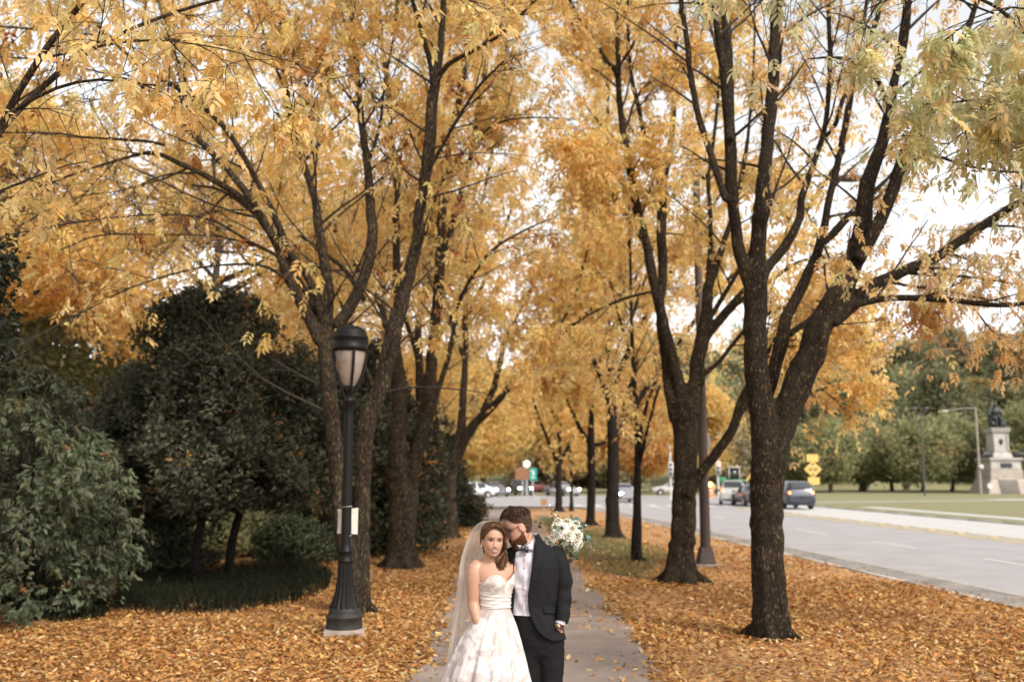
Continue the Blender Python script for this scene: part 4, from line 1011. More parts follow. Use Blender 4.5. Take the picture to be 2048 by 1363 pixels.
# wooded hillside closing the view
def hill_z(x, y): return np.clip((y - 150) / 120, 0, 1) ** 1.1 * (20 + 10 * np.clip((x + 20) / 140, 0, 1)) + 1.2 * vnoise(np.stack([x, y, x * 0], -1), .02, 3)
xs = np.linspace(-220, 330, 60); ys = np.linspace(150, 420, 30); X, Yg = np.meshgrid(xs, ys)
Z = hill_z(X, Yg); Z[0] = -.3
Geo().add(np.stack([X, Yg, Z], -1).reshape(-1, 3), grid_faces(len(ys), len(xs), False)).build('hill', M_grass)['kind'] = 'structure'
HTU = [tuft(6, .75, .4, .7, s) for s in range(6)]
protos = []
HC = [([(.155, .16, .08), (.21, .205, .11), (.13, .135, .065), (.28, .24, .13)], 'dark olive'), ([(.30, .25, .15), (.36, .30, .18), (.23, .20, .11), (.40, .32, .20)], 'brownish green'),
      ([(.22, .24, .12), (.29, .30, .155), (.36, .34, .18)], 'mid green'), ([(.34, .23, .08), (.30, .24, .10), (.22, .18, .07)], 'faded yellow')]
rg = np.random.default_rng(77)
for k, (cl, nm) in enumerate(HC):
    protos.append(crown_tree('hill_tree', nm + ' tree in the wood on the far hillside', 'tree', 'trees of the far hillside wood', (0, 0, 0), 1.0, 13.0, egg(6.0, .45), .3, 1900, HTU, cl, [1] * len(cl), (M_barkfar, M_leafg), 300 + k, 1.1, 14, .42, .3, -.2, .4, csc=.2))
first = [True] * 4
spots = []
for row, (y0, dx) in enumerate([(158, 9.5), (178, 10), (200, 10.5), (224, 11.5), (250, 12.5)]):
    for x in np.arange(-84 * y0 / 180, 165 * y0 / 200, dx): spots.append((x + rg.normal(0, 2), y0 + rg.normal(0, 4)))
for x, y in spots:
    k = int(rg.choice(4, p=[.36, .3, .24, .10] if x > 20 else [.22, .25, .28, .25])); r = protos[k]
    if first[k]: first[k] = False; c = r
    else:
        c = r.copy(); COL.objects.link(c)
        for ch in r.children:
            d = ch.copy(); COL.objects.link(d); d.parent = c
    s = rg.uniform(.75, 1.3); c.location = (x, y, float(hill_z(np.array(x), np.array(y))) - .4); c.scale = (s * rg.uniform(.85, 1.15), s, s * rg.uniform(.85, 1.2)); c.rotation_euler = (0, 0, rg.uniform(0, 6.28))
# ================================================================== STREET THINGS
M_iron = mat('black_iron', (.007, .0065, .0065), (.005, .0045, .0045), 12, .5, .25, 60, bdist=.003, spec=.22)
M_ironold = mat('worn_iron', (.03, .026, .022), (.012, .011, .010), 9, .6, .4, 60)
M_slab = mat('base_slab', (.42, .36, .31), (.28, .23, .19), 6, .9, .5, 60)
M_glass = mat('frosted_glass', (.32, .265, .225), (.18, .14, .115), 5, .3, spec=.5, ramp=(.3, .75))
M_paper = mat('paper', (.74, .66, .60), (.62, .54, .48), 12, .8)
M_tape = mat('clear_tape', (.6, .56, .5), None, 8, .3)
M_brownpole = mat('brown_steel', (.075, .047, .038), (.048, .029, .023), 3, .6, .1, 40, stretch=(1, 1, .3))
M_steel = mat('galvanised_steel', (.42, .41, .40), (.33, .32, .31), 6, .5)
M_darkpole = mat('dark_pole', (.09, .085, .09), (.06, .057, .06), 5, .5)

# ---- park lamp
YL = 12.45; lb = at_px(688, 1268); lx, ly = lb[0], lb[1]; k = YL / FPX
def lz(v): return 1.95 + (950.7 - v) * k * 1.006
lamp = empty('street_lamp', (lx, ly, 0), 'black park lamp with acorn lantern and fluted foot on a stone slab', 'street lamp')
g = Geo(); box(g, (lx, ly, .035), (.50, .50, .09), R(9), .012); g.build('base_slab', M_slab, lamp, smooth=False)
g = Geo()
def hx(w): return w * k / 2
prof = [(hx(72), .078), (hx(73), .085), (hx(72), .10), (hx(70), .20), (hx(75), .215), (hx(75), .235), (hx(66), .255), (hx(62), .27), (hx(64), .285), (hx(60), .31), (hx(58), .33)]
lathe(g, prof, (lx, ly, 0), 32); g.build('foot', M_ironold, lamp)
g = Geo()
zf = np.linspace(.325, lz(1122), 14); rf = np.interp(zf, [.325, .42, .55, .7, lz(1122)], [hx(58), hx(46), hx(36), hx(30), hx(26)])
lathe(g, np.c_[rf, zf], (lx, ly, 0), 96, flute=lambda z, a: 1 + .07 * np.cos(16 * a)); g.build('fluted_shaft', M_iron, lamp)
g = Geo()
z1 = lz(1122)
prof = [(hx(27), z1), (hx(31), z1 + .015), (hx(31), z1 + .03), (hx(26), z1 + .045), (hx(25), z1 + .12), (hx(29), z1 + .135), (hx(29), z1 + .15), (hx(22), z1 + .17),
        (hx(20.5), z1 + .25), (hx(18.5), lz(830)), (hx(18), lz(806)), (hx(24), lz(803)), (hx(24), lz(797)), (hx(17), lz(794)), (hx(17), lz(784)), (hx(22), lz(781)), (hx(26), lz(774)), (hx(20), lz(770))]
lathe(g, prof, (lx, ly, 0), 24); g.build('post', M_iron, lamp)
g = Geo()
zg = [lz(770), lz(762), lz(745), lz(725), lz(705), lz(697)]; rg_ = [hx(22), hx(33), hx(46), hx(55), hx(60), hx(60)]
lathe(g, np.c_[rg_, zg], (lx, ly, 0), 32); g.build('lantern_glass', M_glass, lamp)
g = Geo()
prof = [(hx(60), lz(700)), (hx(71), lz(697)), (hx(73), lz(693)), (hx(73), lz(690)), (hx(68), lz(687)), (hx(68), lz(676)), (hx(74), lz(673)), (hx(74), lz(669)), (hx(69), lz(667)), (hx(66), lz(660)), (hx(56), lz(653)), (hx(38), lz(648)), (hx(14), lz(645.5)), (hx(7), lz(644)), (hx(7), lz(642)), (hx(9), lz(640)), (hx(7), lz(637)), (0.001, lz(636))]
lathe(g, prof, (lx, ly, 0), 32); g.build('lantern_cap', M_iron, lamp)
for a in (R(-68), R(22), R(112), R(202)):
    g = Geo(); d = np.array([math.cos(a), math.sin(a), 0])
    pts = [np.array([lx, ly, lz(v)]) + d * hx(w_) for v, w_ in ((790, 20), (775, 32), (760, 43), (740, 57), (718, 66), (697, 71))]
    c = catmull(pts, .02); add_tube(g, c, .017, 8); g.build('lantern_arm', M_iron, lamp)
# paper notice wrapped behind the post
pn = empty('paper_notice', (lx, ly + .06, lz(1066)), 'blank white paper notice tied round the lamp post, curling at the sides', 'notice')
g = Geo(); xs = np.linspace(-1, 1, 15); zz = np.linspace(0, 1, 9)
X, Zz = np.meshgrid(xs, zz)
V = np.stack([lx + X * .128 + .004 + .006 * (Zz - .5), ly + .072 - .02 * (1 - X ** 2) + .03 * np.maximum(-X - .3, 0) * np.sin(Zz * 4) + .004 * np.sin(X * 7 + Zz * 5), lz(1066) + Zz * .315 + .012 * X * (Zz - .4)], -1)
g.add(V.reshape(-1, 3), grid_faces(9, 15, False))
V2 = V.reshape(-1, 3) + np.array([0, .0015, 0]); g.add(V2, grid_faces(9, 15, False)[:, ::-1]); g.build('sheet', M_paper, pn)
for zt in (lz(1070), lz(1012)):
    g = Geo(); a = np.linspace(0, 6.283, 25); pts = np.stack([lx + .062 * np.cos(a), ly + .062 * np.sin(a) + .004, zt + 0 * a + .006 * np.cos(a)], 1)
    add_tube(g, pts, .005, 6, False); g.build('tie', M_tape, pn)

# ---- tall brown road lamp
bp_ = at_px(1412, 1132); px0, py0 = bp_[0], bp_[1]; k2 = py0 / FPX
def rz(v): return 1.95 + (950.7 - v) * k2 * 1.01
rl = empty('road_lamp', (px0, py0, 0), 'tall brown steel road lamp standing by the kerb with an arm over the road', 'street lamp')
g = Geo(); box(g, (px0, py0, .03), (.54, .54, .07), R(4), .01); g.build('base_slab', M_slab, rl, smooth=False)
g = Geo(); bm = bmesh.new(); bmesh.ops.create_cone(bm, cap_ends=True, segments=4, radius1=.27, radius2=.165, depth=.36)
bmesh.ops.bevel(bm, geom=bm.edges[:], offset=.015, segments=2, affect='EDGES')
put_bm(g, bm, Matrix.Translation((px0, py0, .245)) @ Matrix.Rotation(R(45 + 4), 4, 'Z')); g.build('skirt', M_brownpole, rl, smooth=False)
g = Geo(); ztop = rz(330)
add_tube(g, [(px0, py0, .42), (px0, py0, 3.0), (px0, py0, ztop)], [.115, .10, .078], 20); g.build('pole', M_brownpole, rl)
g = Geo(); lathe(g, [(.082, ztop - .06), (.09, ztop - .03), (.09, ztop), (.05, ztop + .04), (.001, ztop + .05)], (px0, py0, 0), 16); g.build('pole_cap', M_iron, rl)
for v in (452, 464):
    g = Geo(); lathe(g, [(.09, rz(v) - .015), (.103, rz(v) - .012), (.103, rz(v) + .012), (.09, rz(v) + .015)], (px0, py0, 0), 16); g.build('band', M_steel, rl)
g = Geo(); za = rz(346); c = catmull([(px0, py0, za), (px0 + .4, py0 + .02, za + .06), (px0 + 2.0, py0 + .2, za + .13), (px0 + 3.3, py0 + .3, za + .1)], .1); add_tube(g, c, np.linspace(.05, .035, len(c)), 10); g.build('arm', M_brownpole, rl)
g = Geo(); c = catmull([(px0, py0, rz(358)), (px0 - .25, py0 - .02, rz(362)), (px0 - .45, py0 - .05, rz(380)), (px0 - .52, py0 - .05, rz(395))], .05); add_tube(g, c, .022, 8); g.build('cable_loop', M_iron, rl)
g = Geo(); box(g, (px0 + .25, py0, rz(346) + .0), (.22, .14, .11), 0, .02); g.build('bracket_box', M_iron, rl)
g = Geo(); bm = bmesh.new(); bmesh.ops.create_uvsphere(bm, u_segments=16, v_segments=10, radius=1)
put_bm(g, bm, Matrix.Translation((px0 + 3.62, py0 + .32, za + .06)) @ Matrix.Diagonal((.40, .15, .085, 1))); g.build('luminaire', M_brownpole, rl)
g = Geo(); box(g, (px0 + .01, py0 + .13, rz(886)), (.36, .012, .34), 0, .004); g.build('sign_plate', M_steel, rl, smooth=False)

# ---- cars
M_tyre = mat('tyre', (.02, .02, .021), None, 10, .85)
M_rim = mat('wheel_rim', (.35, .35, .36), None, 10, .35, metal=.8)
M_carglass = mat('car_glass', (.03, .034, .04), (.02, .024, .03), 2, .08, spec=.8)
M_trim = mat('black_trim', (.015, .015, .016), None, 10, .6)
M_plate = mat('licence_plate', (.55, .55, .56), (.3, .32, .4), 14, .5)
def lampmat(n, c, e): return mat(n, c, None, 5, .3, emit=(c, e))
M_head = lampmat('headlight_lit', (1.0, .97, .9), 32.0); M_tail = lampmat('tail_light_lit', (1.0, .16, .05), 5.0); M_tailoff = mat('tail_light', (.35, .03, .02), None, 5, .25)
M_headoff = mat('headlight_glass', (.6, .62, .64), None, 5, .15)
def paint(n, c): return mat(n, c, tuple(q * .9 for q in c), 2, .3, coat=.7, metal=.25)
SUV = [(-2.28, .42, .78, .80, .70, .60), (-2.22, .28, .92, 1.00, .84, .70), (-2.02, .24, .98, 1.50, .90, .66), (-1.75, .24, 1.0, 1.64, .92, .66), (-.9, .24, .99, 1.68, .93, .68), (0., .24, .97, 1.66, .93, .68), (.35, .24, .96, 1.58, .93, .67), (1.0, .24, .95, 1.08, .92, .72), (1.7, .24, .92, 1.0, .90, .68), (2.1, .26, .84, .90, .84, .60), (2.26, .36, .68, .72, .70, .5)]
SED = [(-2.3, .42, .76, .78, .68, .58), (-2.22, .28, .86, .92, .82, .68), (-1.75, .22, .90, 1.02, .88, .66), (-1.05, .22, .90, 1.36, .90, .60), (-.5, .22, .89, 1.44, .90, .60), (.1, .22, .87, 1.42, .90, .60), (.45, .22, .86, 1.32, .90, .60), (1.1, .22, .85, .98, .89, .66), (1.75, .22, .80, .88, .86, .62), (2.15, .26, .72, .78, .8, .55), (2.3, .34, .6, .64, .66, .46)]
def car(label, loc, rz, shape, pm, head=False, tail=False, group='cars on the road and crossing'):
    """x is forward; wheels, windows, lamps and plate are parts"""
    root = empty('car', loc, label, 'car', group); Mt = Matrix.Translation(Vector(tuple(loc))) @ Matrix.Rotation(rz, 4, 'Z')
    def T(V): 
        V = np.asarray(V, float); return V @ np.array(Mt.to_3x3()).T + np.array(Mt.translation)
    rows = np.array(shape); c = catmull(rows[:, [0, 1, 2, 3, 4, 5]], .12)
    ring = []
    for x, zb, zl, zt, wl, wt in c:
        h = zt - zl
        ring.append([(x, -wl * .9, zb), (x, -wl * .99, zb + .18), (x, -wl, (zb + zl) / 2 + .05), (x, -wl * .97, zl), (x, -(wl * .97 + (wt - wl * .97) * .55), zl + h * .55), (x, -wt, zl + h * .88), (x, -wt * .8, zt),
                     (x, wt * .8, zt), (x, wt, zl + h * .88), (x, (wl * .97 + (wt - wl * .97) * .55), zl + h * .55), (x, wl * .97, zl), (x, wl, (zb + zl) / 2 + .05), (x, wl * .99, zb + .18), (x, wl * .9, zb)])
    ring = np.array(ring); n, m, _ = ring.shape
    g = Geo(); g.add(T(ring.reshape(-1, 3)), grid_faces(n, m, True))
    for i in (0, n - 1):
        cc = ring[i].mean(0); idx = np.arange(m); f = np.stack([idx, (idx + 1) % m, np.full(m, m)], 1)
        g.add(T(np.vstack([ring[i], cc])), f if i else f[:, ::-1])
    g.build('body', pm, root)
    cx = c[:, 0]; hh = c[:, 3] - c[:, 2]
    def pane(i0, i1, j0, j1, out, name='window'):
        sub = ring[i0:i1 + 1, j0:j1 + 1] + np.array(out); g = Geo(); f = grid_faces(sub.shape[0], sub.shape[1], False)
        g.add(T(sub.reshape(-1, 3)), f); g.build(name, M_carglass, root)
    pk = int(np.argmax(c[:, 3])); cab = np.where(hh > .30)[0]; i0, i1 = cab[0], cab[-1]
    mid = (i0 + i1) // 2
    pane(i0 + 1, mid - 0, 3, 5, (0, -.012, 0)); pane(mid + 1, i1 - 1, 3, 5, (0, -.012, 0)); pane(i0 + 1, mid, 8, 10, (0, .012, 0)); pane(mid + 1, i1 - 1, 8, 10, (0, .012, 0))
    # windscreen and rear window follow the slope of the roof line
    def screen(name, ia, ib, s):
        V = []; 
        for t in np.linspace(0, 1, 5):
            x = np.interp(t, [0, 1], [c[ia, 0], c[ib, 0]]); z = np.interp(t, [0, 1], [c[ia, 3], c[ib, 3]]); wd = np.interp(t, [0, 1], [c[ia, 5] * .86, c[ib, 5] * .92])
            for y in np.linspace(-wd, wd, 5): V.append((x + s * .09, y, z + .02 - .03 * abs(y / wd) ** 3))
        g = Geo(); g.add(T(V), grid_faces(5, 5, False)); g.build(name, M_carglass, root)
    fr = np.where((c[:, 3] > 1.12) & (cx > 0))[0]; top = fr[0]
    ia = [i for i in fr if c[i, 3] < c[:, 3].max() - .09]
    screen('windscreen', ia[-1], ia[0], 1)
    rr = [i for i in np.where((c[:, 3] > 1.06) & (cx < -.3))[0] if c[i, 3] < c[:, 3].max() - .08]
    screen('rear_window', rr[0], rr[-1], -1)
    for x in (-1.36, 1.36):
        for s in (-1, 1):
            g = Geo(); a = np.arange(20) / 20 * 6.283; V = []
            for rr_, y in ((.20, .0), (.31, .0), (.345, -.03), (.345, -.19), (.30, -.22)): V.append(np.stack([x + rr_ * np.cos(a), s * (.94 + y) + 0 * a, .345 + rr_ * np.sin(a)], 1))
            g.add(T(np.array(V).reshape(-1, 3)), grid_faces(5, 20, True)); wh = g.build('wheel', M_tyre, root)
            g = Geo(); V = []
            for rr_, y in ((.205, .004), (.16, -.02), (.05, -.01), (.001, -.008)): V.append(np.stack([x + rr_ * np.cos(a), s * (.94 + y) + 0 * a, .345 + rr_ * np.sin(a)], 1))
            g.add(T(np.array(V).reshape(-1, 3)), grid_faces(4, 20, True)); g.build('rim', M_rim, wh)
    suv = shape is SUV; zf = .74 if suv else .66; zr = 1.0 if suv else .84
    def blob(name, p, r, m):
        g = Geo(); bm = bmesh.new(); bmesh.ops.create_uvsphere(bm, u_segments=12, v_segments=8, radius=1); put_bm(g, bm, Mt @ Matrix.Translation(p) @ Matrix.Diagonal((*r, 1))); g.build(name, m, root)
    for s in (-1, 1):
        blob('headlight', (2.19, s * .60, zf), (.10, .17, .11), M_head if head else M_headoff)
        blob('tail_light', (-2.16, s * .70, zr - .04), (.09, .10, .13 if suv else .08), M_tail if tail else M_tailoff)
        g = Geo(); box(g, T([(.72, s * 1.0, .98)])[0], (.10, .18, .12), rz, .02); g.build('mirror', M_trim, root)
    if tail: blob('brake_light', (-2.0 if suv else -1.2, 0, 1.5 if suv else 1.3), (.07, .14, .025), M_tail)
    g = Geo(); box(g, T([(-2.27, 0, .72)])[0], (.02, .34, .16), rz, .004); g.build('licence_plate', M_plate, root, smooth=False)
    g = Geo(); box(g, T([(-2.2, 0, .40)])[0], (.16, 1.5, .16), rz, .04); g.build('bumper', M_trim, root)
    g = Geo(); box(g, T([(2.17, 0, .52)])[0], (.12, 1.2, .2), rz, .04); g.build('grille', M_trim, root)
    return root
def cg(u, v): p = G(u, v, ROADZ); return (p[0], p[1], ROADZ)
A = math.atan2(1, -.05)
car('dark blue SUV seen from behind with brake lights lit, just right of the nearest trunk', cg(1580, 1016), A, SUV, paint('blue_paint', (.030, .034, .055)), tail=True)
car('dark maroon car seen from behind, mostly hidden by the nearest trunk', cg(1503, 1011), A, SED, paint('maroon_paint', (.045, .032, .038)), tail=True)
car('silver SUV seen from behind at an angle, brake lights lit, left of nearest trunk', cg(1466, 1008), A - R(14), SUV, paint('silver_paint', (.52, .50, .48)), tail=True)
car('silver car crossing sideways, its nose showing left of the flared trunk', cg(1345, 989), R(180), SED, paint('pale_silver_paint', (.50, .46, .45)))
car('grey car coming head-on between two dark trunks with headlights lit', cg(1246, 1003), -R(90) + R(6), SED, paint('grey_paint', (.28, .28, .30)), head=True)
car('dark sedan waiting at the crossing, leftmost of those with lit headlights', cg(987, 992), -R(90) + R(24), SED, paint('slate_paint', (.16, .16, .19)), head=True)
car('dark green SUV with lit headlights straight above the groom', cg(1039, 990), -R(90) + R(16), SUV, paint('green_paint', (.05, .075, .075)), head=True)
car('silver-grey sedan with lit headlights passing behind the far ash trunks', cg(1124, 991), -R(90) + R(30), SED, paint('grey_silver_paint', (.33, .33, .35)), head=True)
car('white car half hidden by the dark holly at the left of the crossing', cg(940, 995), -R(150), SED, paint('white_paint', (.7, .7, .7)))
car('small dark red car at the back of the crossing', cg(1071, 984), R(100), SED, paint('red_paint', (.25, .05, .05)), tail=False)

# ---- construction drum, backhoe
def drum(label, u, v):
    p = cg(u, v); r = empty('traffic_drum', p, label, 'traffic drum', 'orange drums at the crossing')
    g = Geo(); lathe(g, [(.34, 0), (.34, .08), (.29, .09), (.28, .40), (.26, .41), (.25, .75), (.23, .76), (.21, 1.0), (.001, 1.02)], p, 18); g.build('barrel', M_or, r)
    for z in (.3, .62):
        g = Geo(); lathe(g, [(.288 - z * .06, z), (.296 - z * .06, z + .01), (.29 - z * .06, z + .12), (.28 - z * .06, z + .13)], p, 18); g.build('reflective_band', M_white, r)
    return r, p
M_or = mat('orange_plastic', (.75, .22, .07), None, 6, .5); M_amber = lampmat('amber_lamp_lit', (1.0, .42, .12), 9.0)
drum('orange traffic drum beside the dark holly at the crossing', 958, 995)
r_, p_ = drum('orange traffic drum with a lit amber lamp, right of the brown lamp pole', 1421, 994)
g = Geo(); bm = bmesh.new(); bmesh.ops.create_uvsphere(bm, u_segments=14, v_segments=10, radius=.2); put_bm(g, bm, Matrix.Translation((p_[0], p_[1], p_[2] + 1.2))); g.build('warning_lamp', M_amber, r_)
M_cat = mat('machine_yellow', (.66, .40, .12), (.5, .29, .08), 4, .5); M_mgreen = mat('machine_green', (.04, .22, .11), None, 4, .5); M_mwhite = mat('cab_white', (.62, .58, .5), None, 4, .5)
bx = G(1462, 987, -.005); bx[1] = 106.5; bx[0] = (1462 - 1024) / FPX * 106.5
ex = empty('backhoe', (bx[0], bx[1], -.005), 'green and cream backhoe with a bent yellow arm, parked beyond the crossing', 'construction machine')
def E(x, z, y=0): return (bx[0] + x, bx[1] + y, z)
g = Geo(); box(g, E(-.2, 1.15), (3.0, 1.5, .8), 0, .12); box(g, E(-1.3, 1.55), (1.0, 1.2, .5), 0, .1); g.build('chassis', M_mgreen, ex)
g = Geo()
for sx in (-.55, .55):
    for sy in (-.6, .6): box(g, E(sx, 2.15, sy), (.1, .1, 1.3), 0, .02)
box(g, E(0, 2.85), (1.5, 1.5, .14), 0, .05); g.build('cab', M_mwhite, ex)
g = Geo(); box(g, E(0, 2.15), (1.02, 1.12, 1.15), 0, .03); g.build('cab_glass', M_carglass, ex)
for x, rr_ in ((-1.35, .5), (.75, .72)):
    for s in (-1, 1):
        g = Geo(); a = np.arange(18) / 18 * 6.283; V = [np.stack([bx[0] + x + q * np.cos(a), bx[1] + s * (.75 + y) + 0 * a, rr_ + q * np.sin(a)], 1) for q, y in ((.001, .1), (rr_ * .5, .12), (rr_ * .9, .2), (rr_, .15), (rr_, -.15), (rr_ * .85, -.2))]
        g.add(np.array(V).reshape(-1, 3), grid_faces(6, 18, True)); g.build('wheel', M_tyre, ex)
g = Geo(); c = np.array([E(1.1, 1.1), E(1.9, 2.0), E(2.6, 2.75), E(3.5, 2.95)]); cc = catmull(c, .2); add_tube(g, cc, .17, 6); c = np.array([E(3.5, 2.95), E(4.6, 2.85), E(5.0, 1.6)]); add_tube(g, catmull(c, .2), .13, 6); g.build('boom', M_cat, ex)
g = Geo(); box(g, E(5.0, 1.3), (.6, .8, .6), R(10), .1); g.build('bucket', M_cat, ex)
g = Geo(); box(g, E(-2.3, .7), (.5, 2.0, .8), 0, .1); g.build('loader_bucket', M_cat, ex)

# ---- traffic signals
M_sigw = mat('signal_housing', (.62, .6, .58), None, 5, .5); M_red = lampmat('red_lamp_lit', (1.0, .08, .04), 5.0); M_off = mat('dark_lens', (.03, .03, .03), None, 5, .3)
def signal(label, u, vb, vt, vbox0, vbox1, Y, red):
    x = (u - 1024) / FPX * Y; q = Y / FPX; Z = lambda v: 1.95 + (950.7 - v) * q
    r = empty('traffic_signal', (x, Y, ROADZ), label, 'traffic signal', 'traffic signals at the crossing')
    g = Geo(); add_tube(g, [(x, Y, ROADZ - .02), (x, Y, Z(vt))], [.09, .07], 12); lathe(g, [(.18, ROADZ), (.18, ROADZ + .12), (.1, ROADZ + .25)], (x, Y, 0), 12); g.build('pole', M_sigw, r)
    g = Geo(); h = Z(vbox0) - Z(vbox1); zc = (Z(vbox0) + Z(vbox1)) / 2; box(g, (x, Y - .2, zc), (.42, .28, h), 0, .04); g.build('housing', M_sigw, r)
    for i in range(3):
        z = zc + h * (.31 - .31 * i)
        g = Geo(); bm = bmesh.new(); bmesh.ops.create_uvsphere(bm, u_segments=14, v_segments=8, radius=1); put_bm(g, bm, Matrix.Translation((x, Y - .34, z)) @ Matrix.Diagonal((.14, .05, .14, 1)))
        g.build('lens', M_red if (red and i == red - 1) else M_off, r)
signal('pale traffic signal pole left of the flared trunk, rising above the crossing car', 1338, 990, 892, 924, 952, 84, 0)
signal('traffic signal with its red lamp lit, above the backhoe', 1432, 990, 905, 922, 948, 88, 1)

# ---- signs
M_signy = mat('sign_yellow', (.68, .47, .14), (.62, .42, .12), 4, .5); M_signk = mat('sign_black', (.02, .02, .02), None, 4, .5)
M_signb = mat('sign_brown', (.26, .12, .065), (.22, .10, .05), 4, .5); M_signg = mat('sign_green', (.02, .30, .24), (.015, .25, .2), 4, .5); M_signw = mat('sign_white', (.75, .75, .72), None, 4, .5)
YS = 80; q = YS / FPX; sx = (1621 - 1024) / FPX * YS
def SZ(v): return 1.95 + (950.7 - v) * q
sg = empty('road_sign', (sx, YS, -.01), 'stack of yellow road signs on one post, a diamond between two plates', 'road sign')
g = Geo(); add_tube(g, [(sx, YS + .04, -.05), (sx, YS + .04, SZ(912))], .035, 8); g.build('post', M_steel, sg)
g = Geo(); box(g, (sx, YS, SZ(916)), (.94, .02, .58), 0, .008); g.build('plate', M_signy, sg, smooth=False)
g = Geo(); box(g, (sx + .03, YS, SZ(961)), (.94, .02, .60), 0, .008); g.build('plate', M_signy, sg, smooth=False)
g = Geo(); box(g, (0, 0, 0), (1.0, .02, 1.0), 0, .008, M=Matrix.Translation((sx, YS - .012, SZ(938))) @ Matrix.Rotation(R(45), 4, 'Y')); dm = g.build('diamond', M_signy, sg, smooth=False)
g = Geo()
for dx, dz, w_, h_, ry in ((-.30, .0, .16, .10, 30), (-.12, .05, .1, .2, -20), (.12, .0, .1, .22, 15), (.32, .03, .16, .1, -30), (-.2, -.12, .14, .07, 0), (.22, -.12, .14, .07, 10), (0, .40, .16, .16, 45), (0, -.42, .16, .16, 45)):
    box(g, (0, 0, 0), (w_, .008, h_), 0, .002, M=Matrix.Translation((sx + dx, YS - .028, SZ(938) + dz)) @ Matrix.Rotation(R(ry), 4, 'Y'))
g.build('symbol', M_signk, dm, smooth=False)
YB = 76; q = YB / FPX
def BZ(v): return 1.95 + (950.7 - v) * q
bx_ = (1045 - 1024) / FPX * YB
sb = empty('guide_sign', (bx_, YB, 0), 'plain brown guide sign on a post at the crossing, left of the green sign', 'road sign')
g = Geo(); add_tube(g, [(bx_, YB + .05, -.2), (bx_, YB + .05, BZ(938))], .05, 8); g.build('post', M_steel, sb)
g = Geo(); box(g, (bx_, YB, BZ(947)), (1.1, .03, .88), 0, .02); g.build('panel', M_signb, sb, smooth=False)
gx = (1065.5 - 1024) / FPX * YB
sgn = empty('guide_sign', (gx, YB, 0), 'small upright green guide sign with pale marks at the crossing', 'road sign')
g = Geo(); add_tube(g, [(gx, YB + .05, -.2), (gx, YB + .05, BZ(936))], .05, 8); g.build('post', M_steel, sgn)
g = Geo(); box(g, (gx, YB, BZ(948)), (.60, .03, .96), 0, .02); gp = g.build('panel', M_signg, sgn, smooth=False)
g = Geo()
for dx, dz, w_, h_ in ((-.05, .24, .3, .08), (.03, .05, .14, .2), (.0, -.22, .26, .1)): box(g, (gx + dx, YB - .02, BZ(948) + dz), (w_, .008, h_))
g.build('symbol', M_signw, gp, smooth=False)
dxx = (1053 - 1024) / FPX * 98
ds = empty('globe_lamp', (dxx, 98, ROADZ), 'pale round lamp glowing above the brown guide sign', 'street lamp')
g = Geo(); add_tube(g, [(dxx, 98, ROADZ - .02), (dxx, 98, 1.95 + (950.7 - 931) * 98 / FPX)], [.09, .06], 10); g.build('pole', M_steel, ds)
g = Geo(); bm = bmesh.new(); bmesh.ops.create_uvsphere(bm, u_segments=20, v_segments=14, radius=.36); put_bm(g, bm, Matrix.Translation((dxx, 98, 1.95 + (950.7 - 928) * 98 / FPX))); g.build('globe', lampmat('globe_lit', (1.0, .86, .66), .45), ds)
# small orange-brown sign low beside the path end
ox = (1087 - 1024) / FPX * 50
so = empty('marker_sign', (ox, 50, 0), 'small tan sign low on a thin stake beside the far end of the path', 'sign')
g = Geo(); add_tube(g, [(ox, 50.02, -.05), (ox, 50.02, .75)], .018, 6); g.build('stake', M_steel, so)
g = Geo(); box(g, (ox, 50, .66), (.32, .015, .30), 0, .004); g.build('panel', mat('tan_sign', (.40, .24, .12), (.3, .17, .08), 8, .6), so, smooth=False)

# ---- lamp posts and small things on the monument lawn
def lawn_at(u, v): p = G(u, v, -.01); return p
p = lawn_at(1850, 990); q = p[1] / FPX; zt = 1.95 + (950.7 - 826) * q
t = empty('lamp_post', tuple(p), 'slim dark double-headed lamp post standing on the monument lawn', 'street lamp')
g = Geo(); add_tube(g, [p - [0, 0, .1], (p[0], p[1], zt)], [.10, .08], 10); g.build('pole', M_darkpole, t)
for s in (-1, 1):
    g = Geo(); c = catmull([(p[0], p[1], zt - .25), (p[0] + s * .3, p[1], zt - .1), (p[0] + s * .55, p[1], zt + .3)], .1); add_tube(g, c, .05, 8); hd = g.build('arm', M_darkpole, t)
    g = Geo(); bm = bmesh.new(); bmesh.ops.create_uvsphere(bm, u_segments=12, v_segments=8, radius=1); put_bm(g, bm, Matrix.Translation((p[0] + s * .6, p[1], zt + .42)) @ Matrix.Diagonal((.3, .16, .16, 1))); g.build('lamp_head', M_darkpole, t)
p = lawn_at(1951, 984); p = np.array([(1951 - 1024) / FPX * 108, 108, -.01]); q = 108 / FPX; zt = 1.95 + (950.7 - 814) * q
t = empty('lamp_post', tuple(p), 'tall pale lamp post with a long arm to the left, beside the monument', 'street lamp')
g = Geo(); add_tube(g, [p - [0, 0, .1], (p[0], p[1], zt)], [.13, .09], 10); g.build('pole', M_slab, t)
g = Geo(); add_tube(g, catmull([(p[0], p[1], zt - .15), (p[0] - 1.5, p[1], zt - .2), (p[0] - 3.1, p[1], zt - .45)], .3), .05, 8); g.build('arm', M_slab, t)
g = Geo(); bm = bmesh.new(); bmesh.ops.create_uvsphere(bm, u_segments=12, v_segments=8, radius=1); put_bm(g, bm, Matrix.Translation((p[0] - 3.4, p[1], zt - .5)) @ Matrix.Diagonal((.42, .2, .16, 1))); g.build('luminaire', M_steel, t)
g = Geo(); box(g, (p[0] + .1, p[1] - .2, 1.95 + (950.7 - 934) * q), (.5, .2, .5), 0, .03); g.build('control_box', M_sigw, t)
